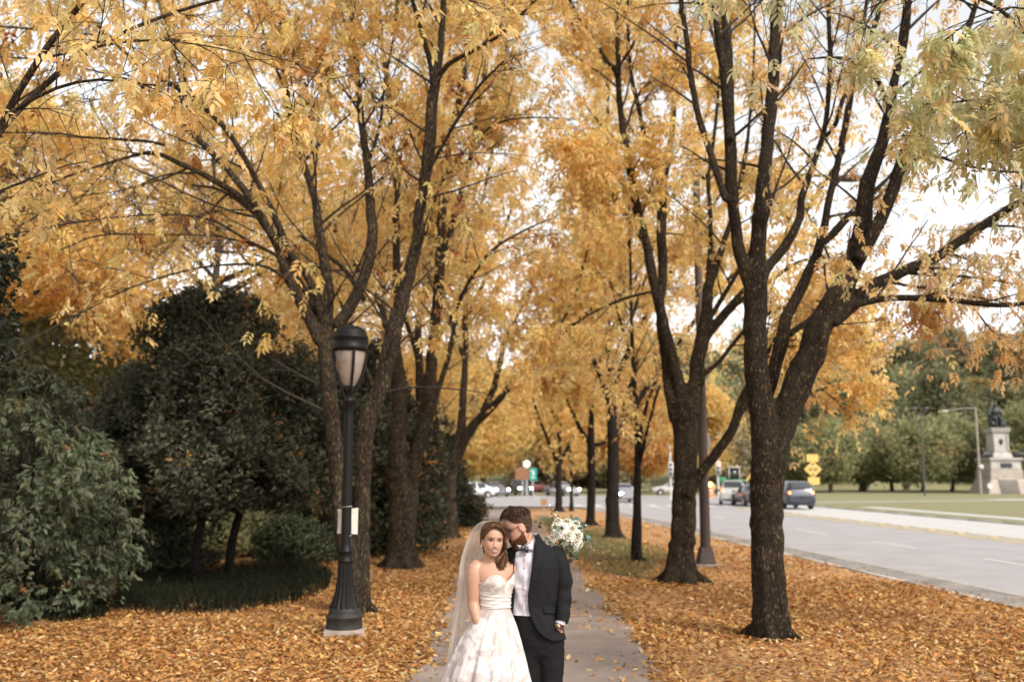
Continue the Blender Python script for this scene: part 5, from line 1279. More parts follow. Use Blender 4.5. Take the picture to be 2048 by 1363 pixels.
p = lawn_at(1741, 979); t = empty('marker_post', tuple(p), 'thin pale post on the lawn in front of the forked green tree', 'post')
g = Geo(); add_tube(g, [p - [0, 0, .1], p + [0, 0, 3.0]], .10, 10); g.build('post', M_steel, t); g = Geo(); lathe(g, [(.1, 2.98), (.16, 3.0), (.15, 3.2), (.001, 3.3)], p, 12); g.build('cap', M_sigw, t)
for u, v, lb_ in ((1729, 981, 'left of the two pale planters on the lawn, by the thin post'), (1813, 979, 'right of the two pale planters on the lawn, by the dark lamp post')):
    p = lawn_at(u, v); t = empty('planter', tuple(p), lb_, 'planter', 'planters on the lawn')
    g = Geo(); lathe(g, [(.35, -.02), (.38, .05), (.62, .75), (.68, .78), (.68, .86), (.58, .86), (.55, .7), (.001, .68)], p, 20); g.build('bowl', M_slab, t)
    g = Geo(); qn = rg.normal(0, 1, (160, 3)); qn = qn / np.linalg.norm(qn, axis=1)[:, None] * [.5, .5, .35] + p + [0, 0, .85]; scatter(g, LTU, qn, frames(rg.uniform(0, 6.28, 160), rg.normal(0, .5, 160), rg.normal(0, .5, 160)), np.full(160, .8), palette([(.3, .26, .14), (.2, .22, .1)], [1, 1], 160, rg), .1, rg); g.build('flowers', M_leafg, t, smooth=False)
p = lawn_at(1981, 990); t = empty('round_sign', tuple(p), 'small round pale sign on a stake in front of the monument', 'sign')
g = Geo(); add_tube(g, [p - [0, 0, .1], p + [0, 0, .9]], .03, 8); g.build('stake', M_steel, t)
g = Geo(); bm = bmesh.new(); bmesh.ops.create_cone(bm, cap_ends=True, segments=24, radius1=.26, radius2=.26, depth=.03); put_bm(g, bm, Matrix.Translation(Vector(tuple(p + np.array([0, -.04, .95])))) @ Matrix.Rotation(R(90), 4, 'X')); g.build('disc', M_signw, t, smooth=False)

# ---- monument
YM = 112.0; q = YM / FPX; mx = (1990 - 1024) / FPX * YM
def MZ(v): return 1.95 + (950.7 - v) * q
M_granite = mat('granite', (.46, .43, .40), (.36, .33, .30), 1.6, .8, .2, 20); M_granite2 = mat('pink_granite', (.43, .36, .32), (.34, .28, .25), 1.6, .8, .2, 20)
M_bronze = mat('dark_bronze', (.055, .058, .062), (.03, .032, .035), 3, .45, metal=.5)
mo = empty('monument', (mx, YM, -.01), 'grey granite monument with stepped base and tall pedestal at the right edge', 'monument')
def frust(g, w0, w1, d0, d1, z0, z1, bev=.05):
    V = [(mx + sx * w / 2, YM + sy * d / 2, z) for z, w, d in ((z0, w0, d0), (z1, w1, d1)) for sx, sy in ((-1, -1), (1, -1), (1, 1), (-1, 1))]
    bm = bmesh.new(); vs = [bm.verts.new(v) for v in V]
    for f in ((3, 2, 1, 0), (4, 5, 6, 7), (0, 1, 5, 4), (1, 2, 6, 5), (2, 3, 7, 6), (3, 0, 4, 7)): bm.faces.new([vs[i] for i in f])
    if bev: bmesh.ops.bevel(bm, geom=bm.edges[:], offset=bev, segments=2, affect='EDGES')
    put_bm(g, bm)
g = Geo(); W = 89 * q; zb = MZ(987)
frust(g, W, W * .74, W, W * .74, -.05, MZ(956)); frust(g, W * .73, W * .72, W * .73, W * .72, MZ(956) + .002, MZ(939)); g.build('stepped_base', M_granite2, mo, smooth=False)
g = Geo()
for i in range(9):
    z0 = i * .19; frust(g, 2.1, 2.1, W * (1 - .26 * i / 9) + .55 - i * .02, W * .7, z0 - .05 if i == 0 else z0 + .002, z0 + .19, .01)
g.build('stair', M_granite, mo, smooth=False)
g = Geo(); frust(g, W * .68, W * .66, W * .68, W * .66, MZ(939) + .003, MZ(921)); frust(g, W * .74, W * .74, W * .74, W * .74, MZ(921) + .003, MZ(916)); g.build('upper_block', M_granite, mo, smooth=False)
g = Geo(); box(g, (mx, YM - W * .34, MZ(931)), (1.25, .08, .55), 0, .02); g.build('plaque', M_bronze, mo, smooth=False)
g = Geo(); frust(g, 2.3, 1.9, 2.3, 1.9, MZ(916) + .003, MZ(905)); frust(g, 1.72, 1.66, 1.72, 1.66, MZ(905) + .003, MZ(866)); frust(g, 2.0, 2.2, 2.0, 2.2, MZ(866) + .003, MZ(860)); frust(g, 2.25, 2.25, 2.25, 2.25, MZ(860) + .003, MZ(857))
for sx in (-.9, .9): box(g, (mx + sx * .82, YM - .86, MZ(886)), (.22, .2, 1.9), 0, .03)
g.build('pedestal', M_granite, mo, smooth=False)
g = Geo(); bm = bmesh.new(); bmesh.ops.create_uvsphere(bm, u_segments=16, v_segments=10, radius=1); put_bm(g, bm, Matrix.Translation((mx, YM - .87, MZ(884))) @ Matrix.Diagonal((.24, .08, .34, 1))); g.build('emblem', M_bronze, mo)
def sphinx(s):
    g = Geo(); x = mx + s * 1.75; z = MZ(916) + .02
    def tb(pts, r): c = catmull(np.c_[np.array(pts), np.array(r)], .1); add_tube(g, c[:, :3], c[:, 3], 12)
    tb([(x - s * .5, YM - .9, z + .34), (x, YM - 1.0, z + .36), (x + s * .45, YM - 1.1, z + .42)], [.30, .33, .26])
    tb([(x + s * .4, YM - 1.1, z + .45), (x + s * .5, YM - 1.12, z + .72), (x + s * .55, YM - 1.15, z + .85)], [.22, .16, .14])
    tb([(x + s * .52, YM - 1.15, z + .78), (x + s * .56, YM - 1.16, z + 1.02)], [.17, .13])
    for dy in (-.18, .18): tb([(x + s * .4, YM - 1.1 + dy, z + .3), (x + s * .85, YM - 1.12 + dy, z + .12), (x + s * 1.05, YM - 1.12 + dy, z + .08)], [.12, .1, .08])
    o = g.build('sphinx', M_bronze); V, f4, f3 = vox(o, .04, 4); g = Geo(); g.add(V, f4); r = g.build('sphinx_statue', M_bronze, loc=(x, YM - 1, z))
    tag(r, 'dark bronze crouching figure at the %s corner of the monument base' % ('left' if s < 0 else 'right'), 'statue', 'bronze figures on the monument base')
sphinx(-1); sphinx(1)
g = Geo(); z0 = MZ(857)
def tb(pts, r, sq=1): c = catmull(np.c_[np.array(pts, float), np.array(r)], .08); add_tube(g, c[:, :3] * [1, 1, 1] + [mx, YM, z0], c[:, 3], 12)
box(g, (mx + .08, YM + .35, z0 + .55), (1.25, .9, 1.1), 0, .1); box(g, (mx + .1, YM + .75, z0 + 1.2), (1.3, .2, 1.5), 0, .1); box(g, (mx, YM, z0 + .05), (1.9, 1.7, .12), 0, .02)
tb([(0, .35, 1.0), (0, .3, 1.5), (0, .2, 2.0), (0, .12, 2.3)], [.42, .44, .50, .26]); tb([(0, .1, 2.25), (0, .02, 2.5)], [.16, .15]); tb([(0, -.02, 2.5), (0, -.03, 2.85)], [.2, .17]); tb([(0, -.12, 2.4), (0, -.1, 2.6)], [.13, .17])
for s in (-1, 1):
    tb([(s * .22, .3, 1.05), (s * .27, -.35, 1.12), (s * .28, -.62, 1.1)], [.27, .23, .2]); tb([(s * .28, -.62, 1.1), (s * .26, -.6, .6), (s * .25, -.62, .15)], [.2, .17, .13]); tb([(s * .25, -.6, .15), (s * .28, -.95, .14)], [.13, .1])
    tb([(s * .48, .2, 2.1), (s * .72, .05, 1.6), (s * .66, -.25, 1.35)], [.22, .19, .15]); tb([(s * .66, -.25, 1.35), (s * .45, -.6, 1.3)], [.15, .12])
tb([(-.7, .3, 1.0), (-.62, -.3, .7), (-.55, -.5, .3)], [.2, .24, .2]); tb([(.7, .3, 1.0), (.66, -.3, .75), (.6, -.45, .2)], [.22, .25, .24])
o = g.build('s', M_bronze); V, f4, f3 = vox(o, .035, 5); g = Geo(); g.add(V, f4)
tag(g.build('statue', M_bronze, loc=(mx, YM, z0)), 'dark bronze seated man in a long coat on top of the granite pedestal', 'statue')
# ================================================================== PEOPLE
YB, YG = 6.55, 6.66
def B_(u, v, dy=0.0): return P(u, v, YB + dy)
def G_(u, v, dy=0.0): return P(u, v, YG + dy)
KP = 6.62 / FPX      # metres per photo pixel at the couple
def skinmat(n, c1, c2):
    m = mat(n, c1, c2, 14, .43, .08, 160, ramp=(.3, .7), bdist=.002, spec=.5)
    b = m.node_tree.nodes['Principled BSDF']; b.inputs['Subsurface Weight'].default_value = .12; b.inputs['Subsurface Radius'].default_value = (.02, .008, .004); b.inputs['Subsurface Scale'].default_value = .6
    return m
M_skinB = skinmat('fair_skin', (.47, .272, .186), (.41, .225, .15)); M_skinG = skinmat('ruddy_skin', (.54, .305, .215), (.47, .245, .165))
M_lip = mat('lip', (.27, .075, .065), None, 20, .4); M_teeth = mat('teeth', (.60, .55, .50), None, 20, .3); M_eyew = mat('eye_white', (.66, .62, .58), None, 20, .25)
M_iris = mat('iris', (.05, .03, .02), None, 20, .15); M_lash = mat('lash', (.02, .012, .01), None, 20, .6); M_browB = mat('brow', (.11, .06, .035), None, 60, .8)
def hairmat(n, c1, c2):
    m = mat(n, c1, c2, 6, .55, .3, 40, spec=.18, ramp=(.35, .7), stretch=(4, 4, 1), bdist=.003); return m
M_hairB = hairmat('brown_hair', (.085, .040, .019), (.028, .013, .007)); M_hairL = hairmat('light_brown_hair', (.30, .155, .075), (.15, .07, .035))
M_hairG = hairmat('short_brown_hair', (.060, .030, .016), (.018, .009, .005)); M_beard = hairmat('red_brown_beard', (.17, .072, .034), (.075, .030, .014))

def loft(g, rows, sides=40, e=1.0, disp=None, cap=True, mi=0, t0=0.0, t1=360.0, col=None):
    """rows cx,cy,cz,a,b; angle 0 faces the camera, +90 is picture right"""
    rows = np.asarray(rows, float); closed = abs(t1 - t0 - 360) < 1e-6
    t = np.radians(np.linspace(t0, t1, sides, endpoint=not closed))
    s, c = np.sin(t), np.cos(t); s = np.sign(s) * np.abs(s) ** e; c = np.sign(c) * np.abs(c) ** e
    V = np.stack([rows[:, 0, None] + rows[:, 3, None] * s, rows[:, 1, None] - rows[:, 4, None] * c, rows[:, 2, None] + 0 * s], -1)
    if disp is not None: V = disp(V, t)
    g.add(V.reshape(-1, 3), grid_faces(len(rows), sides, closed), col, mi)
    if cap and closed:
        for i, rev in ((0, False), (len(rows) - 1, True)):
            ring = V[i]; idx = np.arange(sides); f = np.stack([idx, (idx + 1) % sides, np.full(sides, sides)], 1)
            g.add(np.vstack([ring, ring.mean(0)]), f[:, ::-1] if rev else f, col, mi)
    return V

def smooth_rows(rows, n):
    r = np.asarray(rows, float); s = np.concatenate([[0], np.cumsum(np.abs(np.diff(r[:, 2])) + 1e-3)]); q = np.linspace(0, s[-1], n)
    c = catmull(r, .02); sc = np.concatenate([[0], np.cumsum(np.abs(np.diff(c[:, 2])) + 1e-6)]); sc = sc / sc[-1] * s[-1]
    return np.stack([np.interp(q, sc, c[:, j]) for j in range(r.shape[1])], 1)

def limb(g, pts, sides=20, step=.02):
    c = catmull(np.array(pts, float), step); add_tube(g, c[:, :3], c[:, 3], sides)

# ---------------------------------------------------------------- heads
HZ = np.array([-.116, -.108, -.095, -.08, -.06, -.03, 0, .03, .06, .083, .098, .107])
HFf = np.array([.040, .066, .080, .083, .083, .083, .080, .087, .081, .060, .036, .004])
HBb = np.array([-.02, .000, .018, .030, .050, .070, .084, .092, .090, .074, .048, .004])
HW = np.array([.012, .026, .038, .047, .056, .063, .068, .071, .069, .056, .036, .004])
class Head:
    def __init__(s, c, yaw, pitch, roll, sc, male=False):
        s.c = np.array(c); s.sc = sc; s.male = male
        s.M = np.array((Matrix.Rotation(R(yaw), 3, 'Z') @ Matrix.Rotation(R(pitch), 3, 'X') @ Matrix.Rotation(R(roll), 3, 'Y')))
    def w(s, p): return s.c + (np.asarray(p, float) * s.sc) @ s.M.T
    def prof(s, z):
        f, b, w = np.interp(z, HZ, HFf), np.interp(z, HZ, HBb), np.interp(z, HZ, HW)
        if not s.male: w = w * np.interp(z, [-.116, -.09, -.05, 0], [1.10, 1.10, 1.06, 1.0])
        if s.male: w = w * np.interp(z, [-.11, -.06, 0], [1.18, 1.1, 1.02]); f = f + np.interp(z, [-.116, -.08, -.04], [.006, .003, 0])
        return f, b, w
    def bump(s, x, z):
        G2 = lambda cx, cz, sx, sz: np.exp(-((x - cx) / sx) ** 2 - ((z - cz) / sz) ** 2)
        h = np.interp(z, [-.050, -.043, -.036, -.028, -.012, .006, .02], [0, .010, .0225, .0195, .012, .005, 0]); wn = np.interp(z, [-.05, -.036, .0, .02], [.0125, .0115, .0075, .009])
        d = h * np.exp(-(x / wn) ** 2)
        ax = np.abs(x)
        Gs = lambda cx, cz, sx, sz: np.exp(-((ax - cx) / sx) ** 2 - ((z - cz) / sz) ** 2)
        d += .007 * Gs(.0125, -.040, .006, .006)                       # nostrils
        d -= .011 * Gs(.029, .001, .017, .010)                         # sockets
        d += (.006 if s.male else .0025) * Gs(.026, .020, .022, .007)  # brow
        d += .006 * Gs(.043, -.030, .016, .015)                        # cheekbone
        d += .004 * Gs(.033, -.048, .012, .012)                        # smiling cheek
        d -= .003 * Gs(.028, -.066, .008, .010)
        d += .006 * G2(0, -.066, .022, .012) + .005 * G2(0, -.100, .016, .010)
        d -= .003 * G2(0, -.083, .018, .006)
        return d
    def surf(s, a, z, off=0.0):
        f, b, w = s.prof(z); ca, sa = np.cos(a), np.sin(a)
        x = (w + off) * np.sign(sa) * np.abs(sa) ** .92; fw = np.where(ca > 0, (f + off) * np.abs(ca) ** .95, -(b + off) * np.abs(ca))
        fw = fw + np.where(ca > 0, s.bump(x, z) * np.clip(ca * 2.2, 0, 1), 0)
        return np.stack([x, -fw, z + 0 * a], -1)
    def at(s, x, z, out=0.0):
        f, b, w = s.prof(np.array(z, float)); sa = np.clip(np.abs(x) / w, 0, .999) ** (1 / .92); a = np.arcsin(sa)
        fw = f * np.cos(a) ** .95 + s.bump(np.array(x, float), np.array(z, float)) * np.clip(np.cos(a) * 2.2, 0, 1) + out
        return s.w(np.stack([np.asarray(x, float) + 0 * fw, -fw, np.asarray(z, float) + 0 * fw], -1))
    def add(s, g):
        zs = np.concatenate([np.linspace(-.116, -.03, 40), np.linspace(-.028, .107, 44)]); a = np.linspace(-math.pi, math.pi, 120, endpoint=False)
        A, Z = np.meshgrid(a, zs); V = s.w(s.surf(A, Z).reshape(-1, 3)); g.add(V, grid_faces(len(zs), 120, True)); n = len(zs)
        for i, rev in ((0, False), (n - 1, True)):
            ring = V[i * 120:(i + 1) * 120]; idx = np.arange(120); f = np.stack([idx, (idx + 1) % 120, np.full(120, 120)], 1); g.add(np.vstack([ring, ring.mean(0)]), f[:, ::-1] if rev else f)
        for sx in (-1, 1):                                              # ears
            bm = bmesh.new(); bmesh.ops.create_uvsphere(bm, u_segments=16, v_segments=12, radius=1)
            Mx = Matrix.Translation(Vector(tuple(s.w([sx * .071, .008, -.012])))) @ (Matrix([list(r) for r in s.M]).to_4x4()) @ Matrix.Rotation(R(-10), 4, 'X') @ Matrix.Rotation(R(sx * 22), 4, 'Z') @ Matrix.Diagonal((.0085, .018, .031, 1)); put_bm(g, bm, Mx)
            pts = [s.w([sx * (.076), .004 + .016 * math.cos(t), -.010 + .027 * math.sin(t)]) for t in np.linspace(R(-60), R(200), 14)]; add_tube(g, pts, .0042, 8)
    def cap(s, region, off, na=150, nz=90, noise=.004, sc=60, seed=1):
        zs = np.linspace(-.114, .1069, nz); a = np.linspace(-math.pi, math.pi, na, endpoint=False); A, Z = np.meshgrid(a, zs)
        L = s.surf(A, Z); O = off(A, Z) + noise * vnoise(L.reshape(-1, 3), sc, seed).reshape(A.shape)
        f, b, w = s.prof(Z); V = L.copy(); nrm = L - np.array([0, 0, -.01]) * 1.0; nrm = nrm / (np.linalg.norm(nrm, axis=-1)[..., None] + 1e-9)
        V = L + nrm * O[..., None]; F = grid_faces(nz, na, True); cen_a = A.reshape(-1)[F[:, 0]]; cen_z = Z.reshape(-1)[F[:, 0]]
        keep = region(cen_a, cen_z, L.reshape(-1, 3)[F[:, 0]]); return s.w(V.reshape(-1, 3)), F[keep]
    def face_parts(s, root, brow_m, smile=True, iris=M_iris):
        for sx in (-1, 1):
            ex = sx * .030
            def patch(name, m, ax_, az_, out, par, cz=0.001, cx=0.0):
                q = np.linspace(0, 1, 7); a = np.linspace(0, 6.283, 24, endpoint=False); Q, A = np.meshgrid(q, a, indexing='ij')
                x = ex + cx + ax_ * Q * np.cos(A); z = cz + az_ * Q * np.sin(A) * np.where(np.sin(A) > 0, 1, .75); V = s.at(x.ravel(), z.ravel(), out + .0022 * (1 - Q.ravel() ** 2))
                g = Geo(); g.add(V, grid_faces(7, 24, True)); return g.build(name, m, par)
            e = patch('eye', M_eyew, .0150, .0058, .0012, root)
            patch('iris', iris, .0068, .0068, .0030, e, cx=.001)
            g = Geo(); x = np.linspace(-.0155, .0165, 12) ; add_tube(g, s.at(ex + sx * x, .0015 + .0068 * (1 - (x / .0165) ** 2), .0032), np.interp(x, [-.0155, 0, .0165], [.0010, .0019, .0016]), 6); g.build('eyelash', M_lash, e)
            g = Geo(); x = np.linspace(-.017, .021, 14); add_tube(g, s.at(ex + sx * x, .0185 + .004 * (1 - ((x - .004) / .02) ** 2), .0008), np.interp(x, [-.017, 0, .021], [.0026, .0028, .0010]), 6); g.build('eyebrow', brow_m, root)
        if smile:
            x = np.linspace(-.0275, .0275, 25) * 1.16; up = -.0622 + .0110 * (x / .032) ** 2; lo = -.0714 + .0202 * (x / .032) ** 2
            g = Geo(); T = np.linspace(0, 1, 5); X = np.repeat(x[None], 5, 0); Z = up[None] * (1 - T[:, None]) + lo[None] * T[:, None]
            g.add(s.at(X.ravel(), Z.ravel(), .0012), grid_faces(5, 25, False)); tt = g.build('teeth', M_teeth, root)
            g = Geo(); add_tube(g, s.at(x, up + .0012, .0016), np.interp(np.abs(x), [0, .02, .0275], [.0024, .0022, .0010]), 8); g.build('lip', M_lip, root)
            g = Geo(); add_tube(g, s.at(x, lo - .0010, .0016), np.interp(np.abs(x), [0, .02, .0275], [.0031, .0025, .0010]), 8); g.build('lip', M_lip, root)
        else:
            x = np.linspace(-.024, .024, 21); mz = -.067 + .006 * (x / .024) ** 2
            g = Geo(); add_tube(g, s.at(x, mz + .002, .001), .0026, 8); g.build('lip', M_lip, root)
            g = Geo(); add_tube(g, s.at(x, mz - .0035, .001), .0032, 8); g.build('lip', M_lip, root)

def hand(g, wrist, d, n, side, curl, sc=1.0, spread=.10):
    """palm, four unequal fingers with knuckle bends and a thumb from the side of the palm; d points along the hand, n out of the palm"""
    d = np.array(d, float); d /= np.linalg.norm(d); n = np.array(n, float); n -= d * n.dot(d); n /= np.linalg.norm(n); s = np.cross(d, n) * side; w0 = np.array(wrist, float)
    L = .085 * sc
    for k, o in enumerate((-.030, -.010, .010, .029)):
        q = w0 + d * L + s * o * sc
        limb(g, [[*(w0 + s * o * .55 * sc), .0135 * sc], [*(w0 + d * L * .5 + s * o * .85 * sc), .0145 * sc], [*q, .0115 * sc]], 12, .01)
        fl = (.068, .078, .073, .058)[k] * sc; ang = 0; p = q.copy(); pts = [[*p, .0105 * sc]]; dd = d + s * o * spread * 30 * .1
        for j, fr in enumerate((.45, .32, .23)):
            ang += curl * (1.0, 1.25, .8)[j]; p = p + (dd * math.cos(ang) + n * math.sin(ang)) * fl * fr; pts.append([*p, (.0092, .0082, .0066)[j] * sc])
        limb(g, pts, 10, .006)
    b = w0 + d * .025 * sc - s * .030 * sc
    p1 = b + (d * .6 - s * .65 + n * .35) * .034 * sc; p2 = p1 + (d * .75 - s * .15 + n * .6) * .030 * sc; p3 = p2 + (d * .6 + s * .25 + n * .65) * .024 * sc
    limb(g, [[*(w0 + d * .012 - s * .012 * sc), .014 * sc], [*b, .0135 * sc], [*p1, .0115 * sc], [*p2, .010 * sc], [*p3, .0075 * sc]], 12, .008)

def skin_body(g, name, m, root, voxel=.0042, sm=4):
    o = g.build('b', m); V, f4, f3 = vox(o, voxel, sm, .5); q = Geo(); q.add(V, f4)
    if len(f3): q.add(np.zeros((0, 3)), f3 - q.n)
    return q.build(name, m, root)

# ================================================================ bride
fb = B_(985, 1560); bride = empty('person', (fb[0], YB, 0), 'smiling woman in a strapless white lace gown and long veil leaning against the man', 'person')
hb = Head(B_(986, 1079, -.01), 13, 3, 4, .945)
g = Geo(); hb.add(g)
limb(g, [[*B_(984, 1098, .02), .050], [*B_(982, 1112, .025), .050], [*B_(981, 1124, .03), .055], [*B_(982, 1136, .035), .07]], 24)
rows = []
for c, hw, v, d in ((981, 17, 1117, .052), (981, 30, 1124, .062), (981, 40, 1131, .074), (981, 44, 1139, .084), (983, 41, 1150, .092), (986, 34, 1163, .098), (989, 30, 1180, .092), (990, 27, 1198, .085), (990, 27, 1212, .085), (988, 33, 1232, .100), (986, 44, 1258, .118), (985, 48, 1285, .120), (985, 46, 1310, .115)):
    p = B_(c, v, .03); rows.append([p[0], p[1], p[2], hw * KP, d])
loft(g, smooth_rows(rows, 50), 48)
# right arm, hand in the skirt pocket
limb(g, [[*B_(960, 1130, .025), .050], [*B_(951, 1138, .01), .054], [*B_(949.5, 1155, -.0), .0545], [*B_(948, 1178, -.0), .049], [*B_(947, 1203, -.0), .040], [*B_(949, 1217, -.015), .039], [*B_(955, 1240, -.04), .030], [*B_(962, 1259, -.06), .0225], [*B_(964, 1266, -.065), .021]], 24)
wv = B_(964, 1267, -.066); hand(g, wv, np.array(B_(974, 1292, -.09)) - wv, (.5, .85, 0), 1, .25, .92)
# left arm goes round behind the groom and holds the bouquet at his shoulder
hold = np.array([.318, 6.925, 1.455])
limb(g, [[*B_(1012, 1134, .05), .050], [*B_(1022, 1142, .10), .052], [.075, 6.86, 1.275, .044], [.135, 6.965, 1.235, .038], [.20, 6.985, 1.31, .033], [*(hold + [-.065, .02, -.07]), .023], [*(hold + [-.035, .012, -.028]), .021]], 20)
hand(g, hold + [-.035, .012, -.028], (.72, -.15, .55), (.3, -.8, -.5), -1, .85, .92)
for s in (-1, 1):
    limb(g, [[*B_(985 + s * 20, 1300, .03), .095], [*B_(985 + s * 19, 1380, .03), .072], [*B_(985 + s * 17, 1440, .03), .052], [*B_(985 + s * 16, 1500, .04), .048], [*B_(985 + s * 15, 1553, .05), .03]], 16, .04)
    p = B_(985 + s * 15, 1560, .05); limb(g, [[p[0], p[1], .06, .032], [p[0], p[1] - .08, .04, .034], [p[0], p[1] - .17, .02, .022]], 12, .02)
skin_body(g, 'body', M_skinB, bride)
hb.face_parts(bride, M_browB, True)

# hair: cap parted on the left, waves falling over her left shoulder
def regB(a, z, L):
    x = L[:, 0]; hl = .058 - .75 * np.abs(x + .012) ** 1.0 - .2 * np.abs(x)
    fr = np.abs(a) < R(78)
    return np.where(fr, (z > .074 - 9.0 * (x + .010) ** 2) | (np.abs(a) > R(66)) & (z > -.035) & (x > 0) | (np.abs(a) > R(70)) & (z > .005), z > -.085) & ~((x < 0) & (np.abs(a) < R(112)) & (z < .010))
def offB(a, z): return .010 + .010 * np.clip((z + .02) / .1, 0, 1) + .0022 * np.sin(np.abs(a) * 34 + z * 90) * np.clip((np.abs(a) - .9) / .6, 0, 1)
g = Geo(); V, F = hb.cap(regB, offB, noise=.003, sc=70); g.add(V, F)
rg = np.random.default_rng(900); gl = Geo()
def lock(path, r, gg, wave, ph, n=34):
    c = catmull(np.array(path), .006); k = len(c); t = np.linspace(0, 1, k)
    amp = wave * np.clip(t * 1.6 - .35, 0, 1)
    c[:, 0] += amp * np.sin(ph + t * 15); c[:, 1] += amp * np.cos(ph + t * 15)
    add_tube(gg, c, r * np.interp(t, [0, .08, .7, 1], [.5, 1, .9, .25]), 7)
for i in range(250):
    q = rg.random(); j = rg.normal(0, 1, 3)
    a0 = hb.w([-.012 + .012 * rg.random(), -.075 + .105 * q, .113 - .02 * (q > .7) - .012 * (1 - q)]); a1 = hb.w([.045 + .006 * j[0], -.085 + .09 * q, .088 - .01 * rg.random()]); a2 = hb.w([.075 + .003 * j[1], -.055 + .075 * q, .03])
    a3 = hb.w([.077 + .005 * j[0], -.030 + .06 * q, -.04]); e = rg.random()
    a4 = B_(1004.5 + 3.2 * j[2], 1106, -.01 + .05 * q); a5 = B_(1003 + 5 * j[0], 1120, -.035 + .03 * q + .006 * j[1]); a6 = B_(1001.5 + 3.5 * j[1], 1131 + 9 * e, -.05 + .02 * q)
    lock([a0, a1, a2, a3, a4, a5, a6], .0027 + .0016 * rg.random(), gl if rg.random() < .30 else g, .007 + .004 * rg.random(), 6.28 * (i % 5) / 5 + .5 * j[2])
for i in range(170):
    q = rg.random(); j = rg.normal(0, 1, 3)
    a0 = hb.w([-.016 + .004 * j[0], -.070 + .10 * q, .112 - .014 * (1 - q)]); a1 = hb.w([-.052 + .004 * j[1], -.060 + .075 * q, .080]); a2 = hb.w([-.078, -.025 + .06 * q, .035 + .012 * j[2]]); a3 = hb.w([-.076, .03 + .02 * q, -.002 + .012 * j[1]]); a4 = hb.w([-.045, .075, -.035 + .01 * j[0]])
    lock([a0, a1, a2, a3, a4], .0026 + .0013 * rg.random(), gl if rg.random() < .16 else g, .002, 6 * rg.random())
for i in range(130):
    j = rg.normal(0, 1, 3); q = rg.random(); e = .006 * rg.random()
    if i % 2: pts = [hb.w([-.012 + .003 * j[0], -.080 + .03 * q, .104 + e]), hb.w([.022, -.089 + .012 * q, .092 + e]), hb.w([.048, -.082 + .012 * q, .072 + .004 * j[1]]), hb.w([.068 + e, -.064 + .012 * q, .034]), hb.w([.078 + e, -.045 + .015 * q, -.02]), hb.w([.083, -.036 + .02 * q, -.07])]
    else: pts = [hb.w([-.014 + .003 * j[0], -.080 + .03 * q, .104 + e]), hb.w([-.036, -.083 + .012 * q, .086 + e]), hb.w([-.058, -.070 + .012 * q, .062 + .004 * j[1]]), hb.w([-.072 - e, -.046 + .015 * q, .034]), hb.w([-.079, -.008 + .015 * q, .016]), hb.w([-.072, .035, 0])]
    lock(pts, .0024 + .0011 * rg.random(), gl if rg.random() < .2 else g, .0, 0)
hr = g.build('hair', M_hairB, bride); gl.build('highlight_strand', M_hairL, hr)
g = Geo(); bm = bmesh.new(); bmesh.ops.create_uvsphere(bm, u_segments=10, v_segments=8, radius=.0045); put_bm(g, bm, Matrix.Translation(Vector(tuple(hb.w([-.077, -.004, -.046]))))); g.build('earring', M_teeth, bride)

# gown
def lacemat(name, nude, white, thr, scale, tul=None):
    m, nt, b = newmat(name); L = nt.links.new; b.inputs['Roughness'].default_value = .55
    tc = N(nt, 'ShaderNodeTexCoord'); nz = N(nt, 'ShaderNodeTexNoise', Scale=scale * .8, Detail=3); L(tc.outputs['Object'], nz.inputs['Vector'])
    ad = N(nt, 'ShaderNodeMixRGB', blend_type='ADD'); ad.inputs[0].default_value = .16; L(tc.outputs['Object'], ad.inputs[1]); L(nz.outputs['Color'], ad.inputs[2])
    v = N(nt, 'ShaderNodeTexVoronoi', Scale=scale, feature='SMOOTH_F1'); L(ad.outputs[0], v.inputs['Vector'])
    n2 = N(nt, 'ShaderNodeTexNoise', Scale=scale * 3.2, Detail=4, Roughness=.7); L(ad.outputs[0], n2.inputs['Vector'])
    a2 = N(nt, 'ShaderNodeMath', operation='MULTIPLY_ADD'); a2.inputs[1].default_value = .34; L(n2.outputs['Fac'], a2.inputs[0]); L(v.outputs['Distance'], a2.inputs[2])
    cr = N(nt, 'ShaderNodeValToRGB'); cr.color_ramp.elements[0].position = thr; cr.color_ramp.elements[0].color = (*white, 1); cr.color_ramp.elements[1].position = thr + .05; cr.color_ramp.elements[1].color = (*nude, 1)
    L(a2.outputs[0], cr.inputs[0]); L(cr.outputs[0], b.inputs['Base Color'])
    bp = N(nt, 'ShaderNodeBump', Strength=.35, Distance=.004, ); bp.invert = True; L(cr.outputs[0], bp.inputs['Height']); bp.invert = False; L(bp.outputs[0], b.inputs['Normal'])
    return m
M_lace = lacemat('floral_lace_skirt', (.44, .38, .36), (.60, .575, .56), .60, 15.0); M_lace2 = lacemat('floral_lace_bodice', (.46, .385, .355), (.59, .56, .53), .56, 26.0)
M_satin = mat('white_satin', (.60, .565, .545), (.56, .52, .50), 5, .35, .1, 30)
T0 = 46.0
def bz(t):      # top edge of the bodice as photo row, by angle
    d = (t - T0 + 180) % 360 - 180
    return 1162 - 15.0 * np.exp(-(np.abs(np.abs(d) - 36) / 27) ** 2.6) + 1.0 * np.exp(-(d / 9) ** 2) + 3 * np.clip((np.abs(d) - 70) / 60, 0, 1)
def trunk_row(v):
    q = np.array([(983, 41, 1140, .090), (984, 39, 1150, .096), (987, 33.5, 1163, .102), (989, 30.5, 1180, .096), (990, 28, 1198, .089), (990, 27.8, 1212, .089), (989, 32, 1226, .10)])
    return [np.interp(v, q[:, 2], q[:, j]) for j in (0, 1, 3)]
